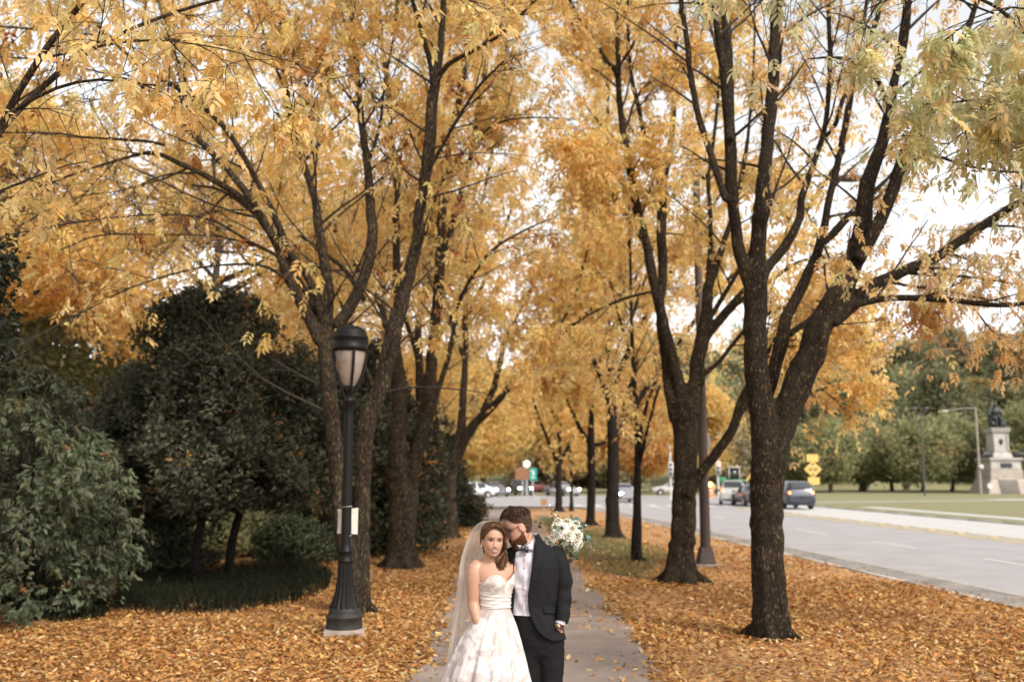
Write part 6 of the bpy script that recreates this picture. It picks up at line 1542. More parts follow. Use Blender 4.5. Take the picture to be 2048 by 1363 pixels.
def bodice(g, v0f, v1, out, nt_=90, nv=26, fold=0.0):
    tt = np.linspace(0, 360, nt_, endpoint=False); V = np.zeros((nv, nt_, 3))
    for i in range(nv):
        for j, t in enumerate(tt):
            v = v0f(t) + (v1 - v0f(t)) * i / (nv - 1); c, hw, d = trunk_row(v); p = B_(c, v, .03); a = math.radians(t); dd = (t - T0 + 180) % 360 - 180
            bu = .022 * math.exp(-((abs(dd) - 33) / 28) ** 2) * math.exp(-((v - 1164) / 15) ** 2) - .006 * math.exp(-(dd / 9) ** 2) * math.exp(-((v - 1160) / 14) ** 2)
            f = fold * (math.sin(v * .55 + math.sin(a * 2) * 2.0 + 1.2 * math.sin(a * 3)) * .6 + .5 * math.sin(v * .9 - a * 2))
            V[i, j] = [p[0] + (hw * KP + out + bu + f) * math.sin(a), p[1] - (d + out + bu + f) * math.cos(a), p[2]]
    g.add(V.reshape(-1, 3), grid_faces(nv, nt_, True)); return V
g = Geo(); V = bodice(g, bz, 1196, .008); bd = g.build('bodice', M_lace2, bride)
g = Geo(); edge = np.concatenate([V[0], V[0][:1]]); add_tube(g, edge + [0, 0, .001], .0035, 6, False); g.build('neckline_piping', M_satin, bd)
g = Geo(); V = bodice(g, lambda t: 1181 + 2 * math.sin(math.radians(t * 2)), 1213, .011, 90, 24, .0028); g.build('satin_sash', M_satin, bride)
def skirt_rows():
    rows = []
    for c, hw, v, d in ((990, 28.5, 1209, .092), (989.5, 31, 1218, .10), (988, 36, 1228, .115), (985, 47, 1250, .150), (981, 58, 1276, .190), (977, 71, 1315, .235), (974, 84, 1363, .28), (972, 104, 1440, .34), (971, 122, 1520, .40), (971, 133, 1573, .43)):
        p = B_(c, v, .03 + (v - 1209) * .0001); rows.append([p[0], p[1], max(p[2], .012), hw * KP, d])
    return smooth_rows(rows, 70)
def skirt_disp(V, t):
    n = V.shape[0]; q = np.clip(np.linspace(0, 1, n) * 1.5, 0, 1)[:, None] ** .9; T = t[None]
    f = .018 * np.cos(T * 9 + .8 + 1.2 * np.sin(T * 2 + 1)) + .010 * np.cos(T * 17 + 2 + q * 2) + .006 * np.cos(T * 29 + 3 * q)
    f = f * q * (.6 + .9 * q) + .010 * np.exp(-((np.degrees(T) - 330) / 9) ** 2) * q
    ctr = V.mean(1, keepdims=True); r = V - ctr; r[..., 2] = 0; nr = np.linalg.norm(r, axis=2, keepdims=True) + 1e-9
    return V + r / nr * f[..., None]
g = Geo(); loft(g, skirt_rows(), 220, 1.0, skirt_disp, False); g.build('skirt', M_lace, bride)
# satin front panel with the pocket edge
g = Geo(); rows = skirt_rows(); loft(g, rows[:64], 40, 1.0, lambda V, t: skirt_disp(V, t) + np.stack([.004 * np.sin(t), -.004 * np.cos(t), 0 * t], -1)[None], False, t0=-62, t1=-30)
pq = g.build('pocket_panel', M_lace, bride)
# veil
m, nt, b = newmat('veil_tulle'); M_veil = m; nt.nodes.clear(); L = nt.links.new
td = N(nt, 'ShaderNodeBsdfDiffuse', Color=(.90, .86, .83, 1)); tr_ = N(nt, 'ShaderNodeBsdfTransparent'); tl = N(nt, 'ShaderNodeBsdfTranslucent', Color=(.90, .86, .83, 1)); m1 = N(nt, 'ShaderNodeMixShader'); m1.inputs[0].default_value = .45; m2 = N(nt, 'ShaderNodeMixShader')
fr = N(nt, 'ShaderNodeLayerWeight', Blend=.42); mr = N(nt, 'ShaderNodeMapRange'); mr.inputs[3].default_value = .38; mr.inputs[4].default_value = .80; L(fr.outputs['Facing'], mr.inputs[0]); L(mr.outputs[0], m2.inputs[0])
L(td.outputs[0], m1.inputs[1]); L(tl.outputs[0], m1.inputs[2]); L(tr_.outputs[0], m2.inputs[1]); L(m1.outputs[0], m2.inputs[2]); ou = N(nt, 'ShaderNodeOutputMaterial'); L(m2.outputs[0], ou.inputs[0])
vr = []
for c, hw, v, d, dy in ((979, 13, 1041, .03, .03), (977, 20, 1046, .075, .035), (974, 27, 1056, .105, .04), (970, 31, 1070, .12, .045), (965, 33, 1090, .125, .055), (960, 36, 1120, .13, .07), (957, 37, 1160, .135, .08), (955, 38, 1200, .15, .09), (952, 41, 1245, .17, .10), (947, 45, 1300, .20, .11), (941, 50, 1363, .24, .13), (930, 58, 1450, .30, .15), (920, 66, 1574, .38, .18)):
    p = B_(c, v, dy); vr.append([p[0], p[1], max(p[2], .008), hw * KP, d])
vr = smooth_rows(vr, 90)
def veil_disp(V, t):
    n = V.shape[0]; q = np.clip(np.linspace(0, 1, n) * 3, 0.02, 1)[:, None]; T = t[None]
    f = q * (.012 * np.cos(T * 15 + 1) + .008 * np.cos(T * 27 + 2.5 + q) + .005 * np.cos(T * 44))
    r = V - V.mean(1, keepdims=True); r[..., 2] = 0; nr = np.linalg.norm(r, axis=2, keepdims=True) + 1e-9
    return V + r / nr * f[..., None]
g = Geo(); VV = loft(g, vr, 260, 1.0, veil_disp, False, t0=-255, t1=-78); vo = g.build('veil', M_veil, bride)
g = Geo(); rgv = np.random.default_rng(3)
for i in range(60):
    p = VV[rgv.integers(14, 88), rgv.integers(120, 259)]; bm = bmesh.new(); bmesh.ops.create_icosphere(bm, subdivisions=1, radius=.0024); put_bm(g, bm, Matrix.Translation(Vector(tuple(p))))
pe = g.build('pearl', M_teeth, vo); pe['kind'] = 'stuff'

# ================================================================ groom
fg = G_(1078, 1570); groom = empty('person', (fg[0], YG, 0), 'bearded man in charcoal suit and bow tie nuzzling the woman, one hand in his pocket', 'person')
hg = Head(G_(1037.5, 1051.5, -.02), -80, 25, 0, 1.07, True)
g = Geo(); hg.add(g)
limb(g, [[*G_(1044, 1070, 0), .058], [*G_(1050, 1082, .01), .060], [*G_(1057, 1096, .015), .064], [*G_(1064, 1108, .02), .085]], 24)
GR_ = [(1063, 18, 1096, .07), (1066, 36, 1104, .09), (1068, 48, 1112, .105), (1068, 53, 1124, .115), (1068, 52, 1150, .122), (1066, 48, 1180, .115), (1064, 44, 1212, .105), (1068, 44, 1240, .11), (1073, 45, 1270, .118), (1077, 45, 1300, .118)]
rows = []
for c, hw, v, d in GR_: p = G_(c, v, .02); rows.append([p[0], p[1], p[2], hw * KP - .03, d - .03])
loft(g, smooth_rows(rows, 50), 48)
limb(g, [[*G_(1106, 1116, .02), .055], [*G_(1120, 1128, .01), .052], [*G_(1126, 1170, 0), .045], [*G_(1127, 1195, -.01), .04], [*G_(1125, 1220, -.03), .034], [*G_(1120, 1243, -.055), .027], [*G_(1116, 1253, -.056), .0255]], 20)
wv = G_(1115, 1254, -.054); hand(g, wv, np.array(G_(1100, 1290, .0)) - wv, (-.4, .9, 0), -1, .3, 1.02)
back = np.array([-.165, 6.735, 1.16])
limb(g, [[*G_(1026, 1116, .03), .055], [*G_(1014, 1128, .05), .052], [-.075, 6.82, 1.22, .042], [-.085, 6.84, 1.165, .038], [-.13, 6.775, 1.155, .030], [*(back + [.03, .01, 0]), .027]], 20)
hand(g, back + [.03, .01, 0], (-.9, -.35, .05), (.4, -.9, 0), 1, .25, 1.0)
for s, u0, u1 in ((-1, 1059, 1054), (1, 1096, 1100)):
    limb(g, [[*G_(u0, 1296, .03), .070], [*G_((u0 + u1) / 2, 1380, .02), .060], [*G_(u1, 1450, .01), .048], [*G_(u1, 1500, .015), .044], [*G_(u1, 1552, .03), .034]], 16, .04)
    p = G_(u1, 1565, .03); limb(g, [[p[0], p[1], .07, .038], [p[0] - .02, p[1] - .08, .05, .036], [p[0] - .04, p[1] - .18, .035, .025]], 12, .02)
skin_body(g, 'body', M_skinG, groom)
hg.face_parts(groom, M_hairG, False)
# hair: clipped sides, longer curls on top
def regG(a, z, L):
    return z > np.interp(np.abs(a), np.radians([0, 45, 58, 68, 80, 90, 103, 108]), [.074, .068, .054, .036, .026, .018, -.01, -.052])
def offG(a, z): return .004 + .022 * np.clip((z - .045) / .045, 0, 1) * np.clip(1.15 - np.abs(a) / R(190), .3, 1)
g = Geo(); V, F = hg.cap(regG, offG, noise=.0035, sc=95, seed=4); g.add(V, F)
rgh = np.random.default_rng(5)
def hairs(g, hd, n, amask, zr, off, ln, r, lift, curl, rgx):
    cnt = 0
    while cnt < n:
        a = rgx.uniform(-math.pi, math.pi); z = rgx.uniform(*zr)
        if not amask(a, z): continue
        cnt += 1
        L0 = hd.surf(np.array(a), np.array(z)); nr = L0 - np.array([0, .0, -.02]); nr /= np.linalg.norm(nr); o = off(a, z) if callable(off) else off
        tg = np.cross(nr, rgx.normal(0, 1, 3)); tg /= np.linalg.norm(tg); tg = tg * curl + np.array([0, -.35, .05])
        k = 5; pts = [L0 + nr * (o - .004)]; d = nr * lift + tg
        for q in range(k): 
            d = d / np.linalg.norm(d); pts.append(pts[-1] + d * ln / k); d = d - nr * .45 + tg * .2
        add_tube(g, hd.w(np.array(pts)), r * np.linspace(1, .4, k + 1), 5)
hairs(g, hg, 800, lambda a, z: (abs(a) < R(62) and z > .072) or (abs(a) >= R(62) and z > .058), (.055, .1055), lambda a, z: float(offG(np.array(a), np.array(z))), .028, .0028, .8, .9, rgh)
g.build('hair', M_hairG, groom)
def regD(a, z, L):
    ax = np.abs(a); jaw = np.interp(ax, [0, R(22), R(45), R(66), R(82), R(92)], [-.080, -.076, -.056, -.052, -.040, -.010]); must = (ax < R(26)) & (z < -.049) & (z > -.061)
    return ((z < jaw) & (ax < R(91)) & (z > -.113)) | must
g = Geo(); V, F = hg.cap(regD, lambda a, z: .0045 + .006 * np.clip((-z - .06) / .05, 0, 1) * np.clip(1.4 - np.abs(a), 0, 1), noise=.002, sc=120, seed=8); g.add(V, F)
def bm_(a, z):
    return bool(regD(np.array([a]), np.array([z]), None)[0])
hairs(g, hg, 900, bm_, (-.114, -.02), .006, .011, .0012, .9, .5, rgh)
g.build('beard', M_beard, groom)
# spectacles
gl_ = empty('glasses', tuple(hg.w([0, -.1, 0])), 'thin dark-rimmed glasses worn by the bearded man', 'glasses')
g = Geo()
for sx in (-1, 1):
    a = np.linspace(0, 6.283, 28); add_tube(g, hg.w(np.stack([sx * .031 + .025 * np.cos(a), -.101 + .010 * np.abs(np.cos(a) * .5 + sx * .5), -.004 + .0195 * np.sin(a)], 1)), .0014, 6, False)
add_tube(g, hg.w(catmull([(-.008, -.105, .002), (0, -.108, .005), (.008, -.105, .002)], .003)), .0014, 6)
gr_ = g.build('rim', M_lash, gl_)
for sx in (-1, 1):
    g = Geo(); add_tube(g, hg.w(catmull([(sx * .056, -.095, .004), (sx * .070, -.06, .006), (sx * .077, 0, .008), (sx * .074, .018, -.006)], .005)), .0016, 6); g.build('temple_arm', M_lash, gl_)
m = mat('clear_lens', (.9, .9, .9), None, 5, .02, alpha=.12)
for sx in (-1, 1):
    g = Geo(); bm = bmesh.new(); bmesh.ops.create_circle(bm, cap_ends=True, segments=24, radius=1)
    V = np.array([v.co[:] for v in bm.verts]); bm.free(); W_ = np.stack([sx * .031 + .025 * V[:, 0], -.101 + .010 * np.abs(V[:, 0] * .5 + sx * .5), -.004 + .0195 * V[:, 1]], 1); n = len(W_)
    g.add(hg.w(np.vstack([W_, W_.mean(0)])), [[i, (i + 1) % n, n] for i in range(n)]); g.build('lens', m, gl_)

# ---- clothes
M_suit = mat('charcoal_wool', (.0105, .0105, .012), (.007, .007, .008), 120, .8, .3, 300, bdist=.0015, spec=.18); M_trou = mat('charcoal_trouser', (.0085, .0082, .0092), (.006, .0058, .0066), 110, .8, .3, 300, bdist=.0015, spec=.18)
M_shirt = mat('white_shirt', (.56, .53, .58), (.51, .48, .53), 8, .7, .2, 120, bdist=.002); M_bow = mat('black_satin', (.012, .012, .013), None, 10, .4); M_shoe = mat('black_leather', (.015, .014, .014), None, 10, .3)
JR = np.array([(1061, 15.5, 1068, .056), (1061, 19, 1078, .066), (1063, 27, 1088, .080), (1066, 41, 1097, .098), (1068, 52, 1106, .112), (1068.5, 56, 1116, .122), (1068.5, 57.5, 1132, .132), (1068, 57, 1155, .138), (1066, 53, 1182, .132), (1065, 50, 1208, .124), (1066, 51, 1235, .130), (1068, 53, 1258, .138), (1070, 54, 1276, .142)])
def jrow(v): return [np.interp(v, JR[:, 2], JR[:, j]) for j in (0, 1, 3)]
OPR = np.array([(1066, 1069), (1076, 1070.5), (1090, 1067.5), (1110, 1066), (1150, 1061), (1194, 1055.5), (1215, 1057), (1233, 1063), (1250, 1072), (1264, 1083), (1274, 1099), (1276, 1104)])
OPL = np.array([(1066, 1050), (1080, 1042), (1100, 1031), (1120, 1029), (1194, 1029), (1219, 1028), (1245, 1022), (1264, 1016), (1276, 1012)])
def jp(v, t, out=0.0, fold=True):
    c, hw, d = jrow(v); p = G_(c, v, .02); a = math.radians(t)
    f = out
    if fold:
        q = np.array([[v * .022 + a * 1.1, a * 2.2 - v * .018, 1.0]]); f += .0085 * float(vnoise(q, 1.0, 3)[0]) + .0042 * float(vnoise(q, 2.6, 6)[0])
    if v > 1225: f += .012 * (v - 1225) / 50 * max(0, math.sin(a * 1.0)) * (1 + .5 * math.sin(a * 6))
    return [p[0] + (hw * KP + f) * math.sin(a), p[1] - (d + f) * math.cos(a), p[2]]
def tu(v, u):
    c, hw, d = jrow(v); return math.degrees(math.asin(max(-.985, min(.985, (u - c) / hw))))
def shell(g, v0, v1, nv, nt_, ta, tb, out, fold=True):
    V = np.zeros((nv, nt_, 3))
    for i, v in enumerate(np.linspace(v0, v1, nv)):
        for j, q in enumerate(np.linspace(0, 1, nt_)): V[i, j] = jp(v, ta(v) + (tb(v) - ta(v)) * q, out, fold)
    g.add(V.reshape(-1, 3), grid_faces(nv, nt_, False)); return V
tR = lambda v: tu(v, np.interp(v, OPR[:, 0], OPR[:, 1])); tL = lambda v: 360 + tu(v, np.interp(v, OPL[:, 0], OPL[:, 1]))
g = Geo(); shell(g, 1068, 1276, 80, 110, tR, tL, 0.0); jk = g.build('jacket', M_suit, groom)
so_ = jk.modifiers.new('cloth', 'SOLIDIFY'); so_.thickness = .007; so_.offset = -1
def lapel(ovals, ta, sgn, name):
    O = np.array(ovals); g = Geo(); nv, nu = 44, 9; V = np.zeros((nv, nu, 3))
    for i, v in enumerate(np.linspace(O[0, 0], O[-1, 0], nv)):
        a = ta(v); b_ = tu(v, np.interp(v, O[:, 0], O[:, 1])) + (360 if sgn < 0 else 0)
        for j, q in enumerate(np.linspace(0, 1, nu)): V[i, j] = jp(v, a + (b_ - a) * q, .006 + .006 * math.sin(q * 3.0) , True)
    g.add(V.reshape(-1, 3), grid_faces(nv, nu, False)); o = g.build(name, M_suit, jk); s = o.modifiers.new('c', 'SOLIDIFY'); s.thickness = .004; s.offset = -1
lapel([(1070, 1074), (1080, 1083), (1092, 1092), (1094, 1093.5), (1096, 1087), (1120, 1082), (1150, 1072), (1188, 1056.5)], tR, 1, 'lapel')
lapel([(1086, 1036), (1096, 1018), (1100, 1019), (1120, 1018), (1150, 1021), (1190, 1028.5)], tL, -1, 'lapel')
g = Geo()
def slv(pts, seed):
    c = catmull(np.array(pts, float), .008); t = np.linspace(0, 1, len(c))
    v, f = tube_arrays(c[:, :3], c[:, 3], 40); v = v.reshape(len(c), 40, 3); r = v - c[:, None, :3]; n = r / np.linalg.norm(r, axis=2)[..., None]
    a = np.arange(40) / 40 * 6.283; fd = .005 * np.sin(t[:, None] * 27 + 2.5 * vnoise(v.reshape(-1, 3), 9, seed + 2).reshape(v.shape[:2]) + 2 * np.sin(a[None] + seed) + a[None]) * np.clip(np.cos(a[None] - 1 + seed) + .5, 0, 1) * np.interp(t, [0, .3, .5, .8, 1], [.2, .5, 1.3, .8, .3])[:, None] + .0045 * vnoise(v.reshape(-1, 3), 22, seed).reshape(v.shape[:2])
    return (v + n * fd[..., None]).reshape(-1, 3), f, c
v, f, c = slv([[*G_(1096, 1104, .02), .040], [*G_(1108, 1108, .02), .062], [*G_(1117, 1122, .01), .066], [*G_(1123, 1147, .0), .0635], [*G_(1126, 1175, -.0), .058], [*G_(1126.5, 1202, -.015), .0515], [*G_(1125.5, 1226, -.04), .0465], [*G_(1123, 1243, -.06), .0425]], 1); g.add(v, f); sl = g.build('sleeve', M_suit, jk); s = sl.modifiers.new('c', 'SOLIDIFY'); s.thickness = .004; s.offset = -1
g = Geo(); v, f, c = slv([[*G_(1034, 1106, .03), .045], [*G_(1022, 1112, .04), .060], [*G_(1015, 1128, .06), .062], [-.055, 6.80, 1.27, .056], [-.085, 6.84, 1.17, .05], [-.12, 6.785, 1.16, .042], [*(back + [.045, .02, 0]), .038]], 3); g.add(v, f); g.build('sleeve', M_suit, jk)
g = Geo()
for i in range(5): 
    p = G_(1137 - i * .2, 1228 + i * 3.6, -.045 - i * .004); bm = bmesh.new(); bmesh.ops.create_uvsphere(bm, u_segments=10, v_segments=6, radius=.0055); put_bm(g, bm, Matrix.Translation(Vector(tuple(p)))) if i in (0, 2, 4) else bm.free()
g.build('cuff_button', M_bow, sl)['kind'] = 'stuff'
g = Geo(); V = np.array([[jp(v + (j - 3) * .55, tu(v, 1085 + j * 3.2), .009 + .002 * (i == 4), True) for j in range(8)] for i, v in enumerate(np.linspace(1210, 1222, 5))]); g.add(V.reshape(-1, 3), grid_faces(5, 8, False)); o = g.build('pocket_flap', M_suit, jk); s = o.modifiers.new('c', 'SOLIDIFY'); s.thickness = .004; s.offset = -1
# cuffs
g = Geo(); c = np.array([G_(1122.5, 1238, -.056), G_(1120, 1246, -.058)]); add_tube(g, catmull(c, .004), .0345, 24, False); g.build('shirt_cuff', M_shirt, groom)
# shirt
def sp(v, t, out):
    c, hw, d = jrow(v); p = G_(c, v, .02); a = math.radians(t); dd = t + 21
    f = out + .004 * math.sin(v * .22 + dd * .08) * math.sin(dd * .11 + 1) + .003 * math.sin(v * .11 - dd * .2) + .004 * math.exp(-((v - 1172 - dd * .12) / 3.0) ** 2) + .0022 * (abs(dd) < 3.2)
    return [p[0] + (hw * KP - .013 + f) * math.sin(a), p[1] - (d - .013 + f) * math.cos(a), p[2]]
g = Geo(); tt = np.linspace(-85, 70, 110); vv = np.linspace(1088, 1226, 90); V = np.array([[sp(v, t, 0) for t in tt] for v in vv]); g.add(V.reshape(-1, 3), grid_faces(90, 110, False)); sh = g.build('shirt', M_shirt, groom)
g = Geo()
for v in (1114, 1131, 1148, 1166, 1184, 1202):
    bm = bmesh.new(); bmesh.ops.create_uvsphere(bm, u_segments=10, v_segments=6, radius=.0048); put_bm(g, bm, Matrix.Translation(Vector(tuple(sp(v, -21, .0035)))))
g.build('shirt_button', M_teeth, sh)['kind'] = 'stuff'
g = Geo(); rows = []
for c, hw, v, d, dy in ((1055, 17.2, 1066, .060, .01), (1054.5, 18.2, 1076, .063, .01), (1055, 20, 1088, .068, .012), (1057, 23, 1098, .074, .015)):
    p = G_(c, v, dy); rows.append([p[0], p[1], p[2], hw * KP, d])
rows = smooth_rows(rows, 14)
def cdisp(V, t):   # collar stands high at the side and back and drops to the knot in front
    dz = np.cos(t + R(24)); k = np.clip((dz - .1) / .9, 0, 1)[None] * np.linspace(1, .1, V.shape[0])[:, None]
    V = V.copy(); V[..., 2] -= k * .066; return V
loft(g, rows, 60, 1.0, cdisp, False); o = g.build('collar', M_shirt, sh); s = o.modifiers.new('c', 'SOLIDIFY'); s.thickness = .003
g = Geo()
for pts in ([G_(1046, 1090, -.085), G_(1067, 1082, -.055), G_(1071, 1064.5, -.03), G_(1066, 1099, -.078), G_(1055, 1098, -.092)], [G_(1043, 1090, -.085), G_(1034, 1088, -.07), G_(1033, 1082, -.06), G_(1033, 1100, -.085), G_(1038, 1098, -.09)]):
    q = np.array(pts); n = len(q); cc = q.mean(0) + [0, -.004, 0]; g.add(np.vstack([q, cc]), [[i, (i + 1) % n, n] for i in range(n)])
o = g.build('collar_point', M_shirt, sh); s = o.modifiers.new('c', 'SOLIDIFY'); s.thickness = .003
bt = np.array(G_(1044, 1097.5, -.098)); g = Geo()
for s in (-1, 1):
    V = []
    for q in np.linspace(0, 1, 9):
        w_ = np.interp(q, [0, .25, .75, 1], [.006, .012, .021, .019]); dpt = np.interp(q, [0, .5, 1], [.008, .013, .006]); a = np.arange(16) / 16 * 6.283; x = s * (.004 + q * .038); ti = -.10 * x
        V.append(np.stack([bt[0] + x + 0 * a, bt[1] - dpt * np.cos(a) + .10 * abs(x), bt[2] + ti + w_ * np.sin(a) * (1 + .06 * np.cos(a * 6))], 1))
    V = np.array(V); g.add(V.reshape(-1, 3), grid_faces(9, 16, True)); g.add(np.vstack([V[-1], V[-1].mean(0)]), [[i, (i + 1) % 16, 16] for i in range(16)])
bm = bmesh.new(); bmesh.ops.create_uvsphere(bm, u_segments=14, v_segments=10, radius=1); put_bm(g, bm, Matrix.Translation(Vector(tuple(bt + [0, -.008, 0]))) @ Matrix.Diagonal((.010, .011, .013, 1))); g.build('bow_tie', M_bow, groom)
# trousers
g = Geo(); rows = []
for c, hw, v, d in ((1066, 45, 1221, .112), (1070, 47, 1240, .120), (1075, 49.5, 1265, .120), (1078, 49.5, 1290, .112), (1079, 48, 1306, .098), (1079, 44, 1318, .07)):
    p = G_(c, v, .02); rows.append([p[0], p[1], p[2], hw * KP, d])
loft(g, smooth_rows(rows, 24), 48)
for u0, u1, du in ((1056, 1054, -3), (1102, 1100, 2)):
    limb(g, [[*G_(u0, 1262, .02), .080], [*G_(u0, 1290, .018), .0905], [*G_(u0, 1318, .015), .0885], [*G_((u0 + u1) / 2, 1363, .01), .079], [*G_(u1, 1420, .0), .071], [*G_(u1, 1480, .005), .066], [*G_(u1, 1530, .01), .062], [*G_(u1, 1561, .012), .060]], 24, .02)
o = g.build('t', M_trou); V, f4, f3 = vox(o, .009, 5); cr_ = np.clip((1.12 - V[:, 2]) / .2, 0, 1)
nn = vnoise(V * [1, 1, .6], 11, 2) * .006 + vnoise(V * [1.4, 1, 2.2], 20, 5) * .0035; ctr = np.c_[np.where(V[:, 2] < .8, np.where(V[:, 0] > G_(1080, 1400)[0], G_(1101, 1400)[0], G_(1055, 1400)[0]), G_(1074, 1300)[0]), np.full(len(V), YG + .02)]
d2 = V[:, :2] - ctr; d2 /= np.linalg.norm(d2, axis=1)[:, None] + 1e-6; V[:, :2] += d2 * nn[:, None] * cr_[:, None]
g = Geo(); g.add(V, f4); g.build('trousers', M_trou, groom)
for u1 in (1054, 1100):
    p = G_(u1, 1565, .02); g = Geo(); limb(g, [[p[0] + .0, p[1] + .05, .05, .042], [p[0] - .01, p[1] - .03, .052, .046], [p[0] - .03, p[1] - .13, .04, .044], [p[0] - .045, p[1] - .21, .032, .030]], 16, .015); V = g.V; 
    g.V = [np.c_[q[:, :2], np.maximum(q[:, 2], .006)] for q in V]; g.build('shoe', M_shoe, groom)
# watch
wc = np.array(G_(1117.5, 1250, -.056)); wd = np.array(G_(1115, 1256, -.055)) - wc; wd /= np.linalg.norm(wd)
wt = empty('wristwatch', tuple(wc), 'gold wristwatch with a dark strap on the man\'s wrist by his pocket', 'watch')
g = Geo(); u_ = np.cross(wd, [0, 1, 0]); u_ /= np.linalg.norm(u_); w2 = np.cross(wd, u_); a = np.linspace(0, 6.283, 30); ring = wc + .0315 * (np.cos(a)[:, None] * u_ + np.sin(a)[:, None] * w2)
for o_ in (-.007, 0, .007): add_tube(g, ring + wd * o_, .0045, 8, False)
g.build('strap', mat('brown_strap', (.05, .025, .018), None, 10, .6), wt)
M_gold = mat('rose_gold', (.75, .42, .25), None, 10, .25, metal=1.0); out = np.array([-.35, -.9, -.1]); out /= np.linalg.norm(out)
rotq = Vector(tuple(out)).to_track_quat('Z', 'Y').to_matrix().to_4x4(); cpos = wc + out * .036
g = Geo(); bm = bmesh.new(); bmesh.ops.create_cone(bm, cap_ends=True, segments=28, radius1=.023, radius2=.021, depth=.010); put_bm(g, bm, Matrix.Translation(Vector(tuple(cpos))) @ rotq); ca = g.build('case', M_gold, wt)
g = Geo(); bm = bmesh.new(); bmesh.ops.create_cone(bm, cap_ends=True, segments=28, radius1=.0165, radius2=.0165, depth=.003); put_bm(g, bm, Matrix.Translation(Vector(tuple(cpos + out * .0055))) @ rotq); g.build('dial', mat('dial', (.10, .05, .035), None, 10, .3), ca)

# ================================================================ bouquet
bq = empty('bouquet', tuple(hold), 'bouquet of cream white roses and eucalyptus held behind the man\'s shoulder', 'bouquet')
M_petal = mat('cream_petal', (.66, .62, .53), (.56, .50, .38), 10, .6); M_petal2 = mat('white_petal', (.68, .66, .62), (.60, .57, .51), 10, .6); M_stem = mat('green_stem', (.12, .16, .07), None, 12, .6)
M_euc = leafmat('eucalyptus_leaf', .2, .55)
rgb = np.random.default_rng(17)
def Q(u, v, dy=0): return np.array(P(u, v, 6.76 + dy))
g = Geo()
for i in range(14): limb(g, [[*(hold + [.01 * math.cos(i), .01 * math.sin(i), -.11 + .02 * rgb.random()]), .0035], [*(hold + [.006 * math.cos(i), .006 * math.sin(i), 0]), .0035], [*(Q(1126, 1078) + rgb.normal(0, .03, 3)), .0028]], 6)
g.build('stem_bundle', M_stem, bq)
def flower(c, r, ax, m, open_=.8, name='rose'):
    ax = np.array(ax, float); ax /= np.linalg.norm(ax); u = np.cross(ax, [0, 0, 1.0]); u /= np.linalg.norm(u) + 1e-9; w_ = np.cross(ax, u); g = Geo()
    for layer, (rad, n, h, tilt) in enumerate(((.22, 3, .55, .15), (.42, 5, .52, .35), (.66, 6, .42, .65), (.9, 7, .25, 1.0))):
        for k in range(n):
            a = k / n * 6.283 + layer * .7 + rgb.uniform(-.15, .15); dr = math.cos(a) * u + math.sin(a) * w_; tn = -math.sin(a) * u + math.cos(a) * w_; wd_ = rad * r * 2.0 * math.pi / n * .62 + .15 * r
            S, Tt = np.meshgrid(np.linspace(-1, 1, 7), np.linspace(0, 1, 6)); out = rad * r * (Tt ** .7) * open_ * (1 + tilt * .35 * Tt) + .03 * r; up = h * r * (Tt ** .8) * (1.2 - tilt * .55 * Tt) - .25 * r * (layer == 3)
            wdt = wd_ * np.sqrt(np.clip(1 - (Tt * 1.02 - .45) ** 2 / .42, .02, 1)); curl = .10 * r * (1 - S ** 2) * (1 if layer < 3 else -.3)
            V = c + dr * (out - curl * .6)[..., None] + ax * (up + .05 * r * rgb.normal(0, 1) * Tt + .07 * r * np.sin(S * 4 + k) * Tt)[..., None] + tn * (S * wdt * .75)[..., None] - dr * ((S ** 2) * wdt * .35)[..., None]
            g.add(V.reshape(-1, 3), grid_faces(6, 7, False))
    bm = bmesh.new(); bmesh.ops.create_uvsphere(bm, u_segments=10, v_segments=8, radius=1); put_bm(g, bm, Matrix.Translation(Vector(tuple(c + ax * r * .26))) @ Matrix.Diagonal((r * .22, r * .22, r * .27, 1)))
    g.build(name, m, bq)
FL = [(1127, 1052, -.06, .040), (1146, 1056, -.05, .042), (1139, 1069, -.09, .047), (1121, 1066, -.08, .040), (1110, 1052, -.03, .034), (1157, 1070, -.04, .042), (1152, 1084, -.06, .040), (1105, 1075, -.07, .036), (1160, 1087, -.02, .034), (1148, 1097, -.04, .036), (1117, 1040, .0, .032), (1135, 1042, .0, .036), (1153, 1046, .02, .034), (1130, 1084, -.07, .030), (1104, 1088, -.06, .026), (1112, 1062, -.06, .030)]
bc = Q(1130, 1072, .02)
for i, (u, v, dy, r) in enumerate(FL):
    c = Q(u, v, dy); ax = c - bc + [0, -.05, .03]; flower(c, r, ax, M_petal if i % 3 else M_petal2, .8)
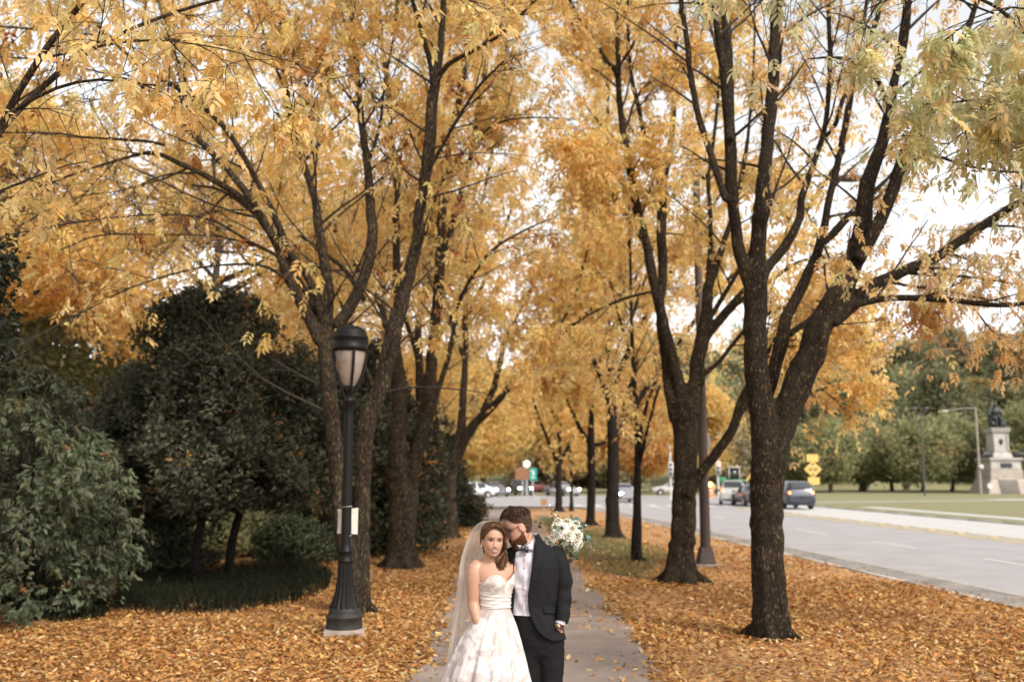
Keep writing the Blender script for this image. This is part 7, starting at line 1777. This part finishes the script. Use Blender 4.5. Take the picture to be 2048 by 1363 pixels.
def sprig(pts, n, ls, cols, name='eucalyptus_sprig', round_=.85, side=True):
    c = catmull(np.array(pts), .006); g = Geo(); add_tube(g, c, .0016, 5, True, col=(.12, .11, .06))
    for i in range(n):
        k = int((.15 + .85 * i / max(1, n - 1)) * (len(c) - 2)); t = c[k + 1] - c[k]; t /= np.linalg.norm(t); s_ = np.cross(t, [0, -1, 0]); s_ /= np.linalg.norm(s_) + 1e-9
        d = s_ * (1 if i % 2 else -1) + t * .5 + rgb.normal(0, .25, 3); d /= np.linalg.norm(d); nn = np.array([rgb.normal(0, .5), -1, rgb.normal(0, .5)]); nn -= d * nn.dot(d); nn /= np.linalg.norm(nn); L = ls * rgb.uniform(.75, 1.2)
        s2 = np.cross(nn, d); a = np.linspace(0, 6.283, 12, endpoint=False); b0 = c[k] + d * L * .55
        V = b0 + d * (np.cos(a) * L * .5)[:, None] + s2 * (np.sin(a) * L * .5 * round_)[:, None] - nn * (.08 * L * np.sin(a) ** 2)[:, None]
        g.add(np.vstack([V, b0]), [[j, (j + 1) % 12, 12] for j in range(12)], np.clip(np.array(cols[rgb.integers(len(cols))]) * (1 + rgb.normal(0, .12)), .01, 1))
    g.build(name, M_euc, bq, smooth=False)
EG = [(.09, .125, .075), (.13, .165, .11), (.065, .085, .05)]; EB = [(.14, .20, .17), (.11, .16, .135)]
sprig([Q(1120, 1072), Q(1100, 1064, -.04), Q(1082, 1052, -.05), Q(1073, 1041, -.05)], 9, .024, EG); sprig([Q(1118, 1080, -.05), Q(1100, 1078, -.08), Q(1084, 1082, -.10), Q(1076, 1088, -.10)], 7, .026, EG + [(.2, .27, .1)])
sprig([Q(1115, 1058), Q(1108, 1040), Q(1104, 1022), Q(1103, 1008)], 11, .014, [(.06, .075, .05), (.7, .68, .6), (.12, .14, .08)]); sprig([Q(1122, 1054), Q(1116, 1036), Q(1112, 1022)], 8, .014, [(.72, .70, .62), (.10, .12, .07)])
sprig([Q(1135, 1056, .04), Q(1140, 1040, .05), Q(1150, 1034, .06)], 6, .032, EB); sprig([Q(1150, 1060, .05), Q(1162, 1046, .06), Q(1168, 1044, .06)], 6, .034, EB); sprig([Q(1155, 1075, .04), Q(1170, 1070, .03), Q(1174, 1082, .03)], 7, .036, EB)
sprig([Q(1140, 1085, -.04), Q(1148, 1104, -.05), Q(1145, 1122, -.05)], 6, .036, EB + EG); sprig([Q(1132, 1088, -.06), Q(1140, 1102, -.08), Q(1152, 1112, -.07)], 6, .034, [(.05, .065, .035), (.07, .085, .045)]); sprig([Q(1120, 1088, -.07), Q(1108, 1098, -.10), Q(1104, 1104, -.10)], 5, .022, EG)
sprig([Q(1155, 1068), Q(1165, 1056, -.02), Q(1176, 1048, -.03)], 8, .012, [(.74, .72, .64), (.14, .18, .1)]); sprig([Q(1160, 1084), Q(1178, 1090, -.02), Q(1196, 1101, -.03)], 9, .009, [(.45, .42, .28), (.55, .52, .4)]); sprig([Q(1158, 1088), Q(1176, 1083, -.02), Q(1188, 1086, -.03)], 7, .009, [(.5, .46, .32)])
sprig([Q(1128, 1062, -.08), Q(1118, 1056, -.12), Q(1112, 1058, -.13)], 4, .026, EG); sprig([Q(1132, 1078, -.1), Q(1126, 1084, -.13), Q(1134, 1090, -.12)], 4, .028, EG)
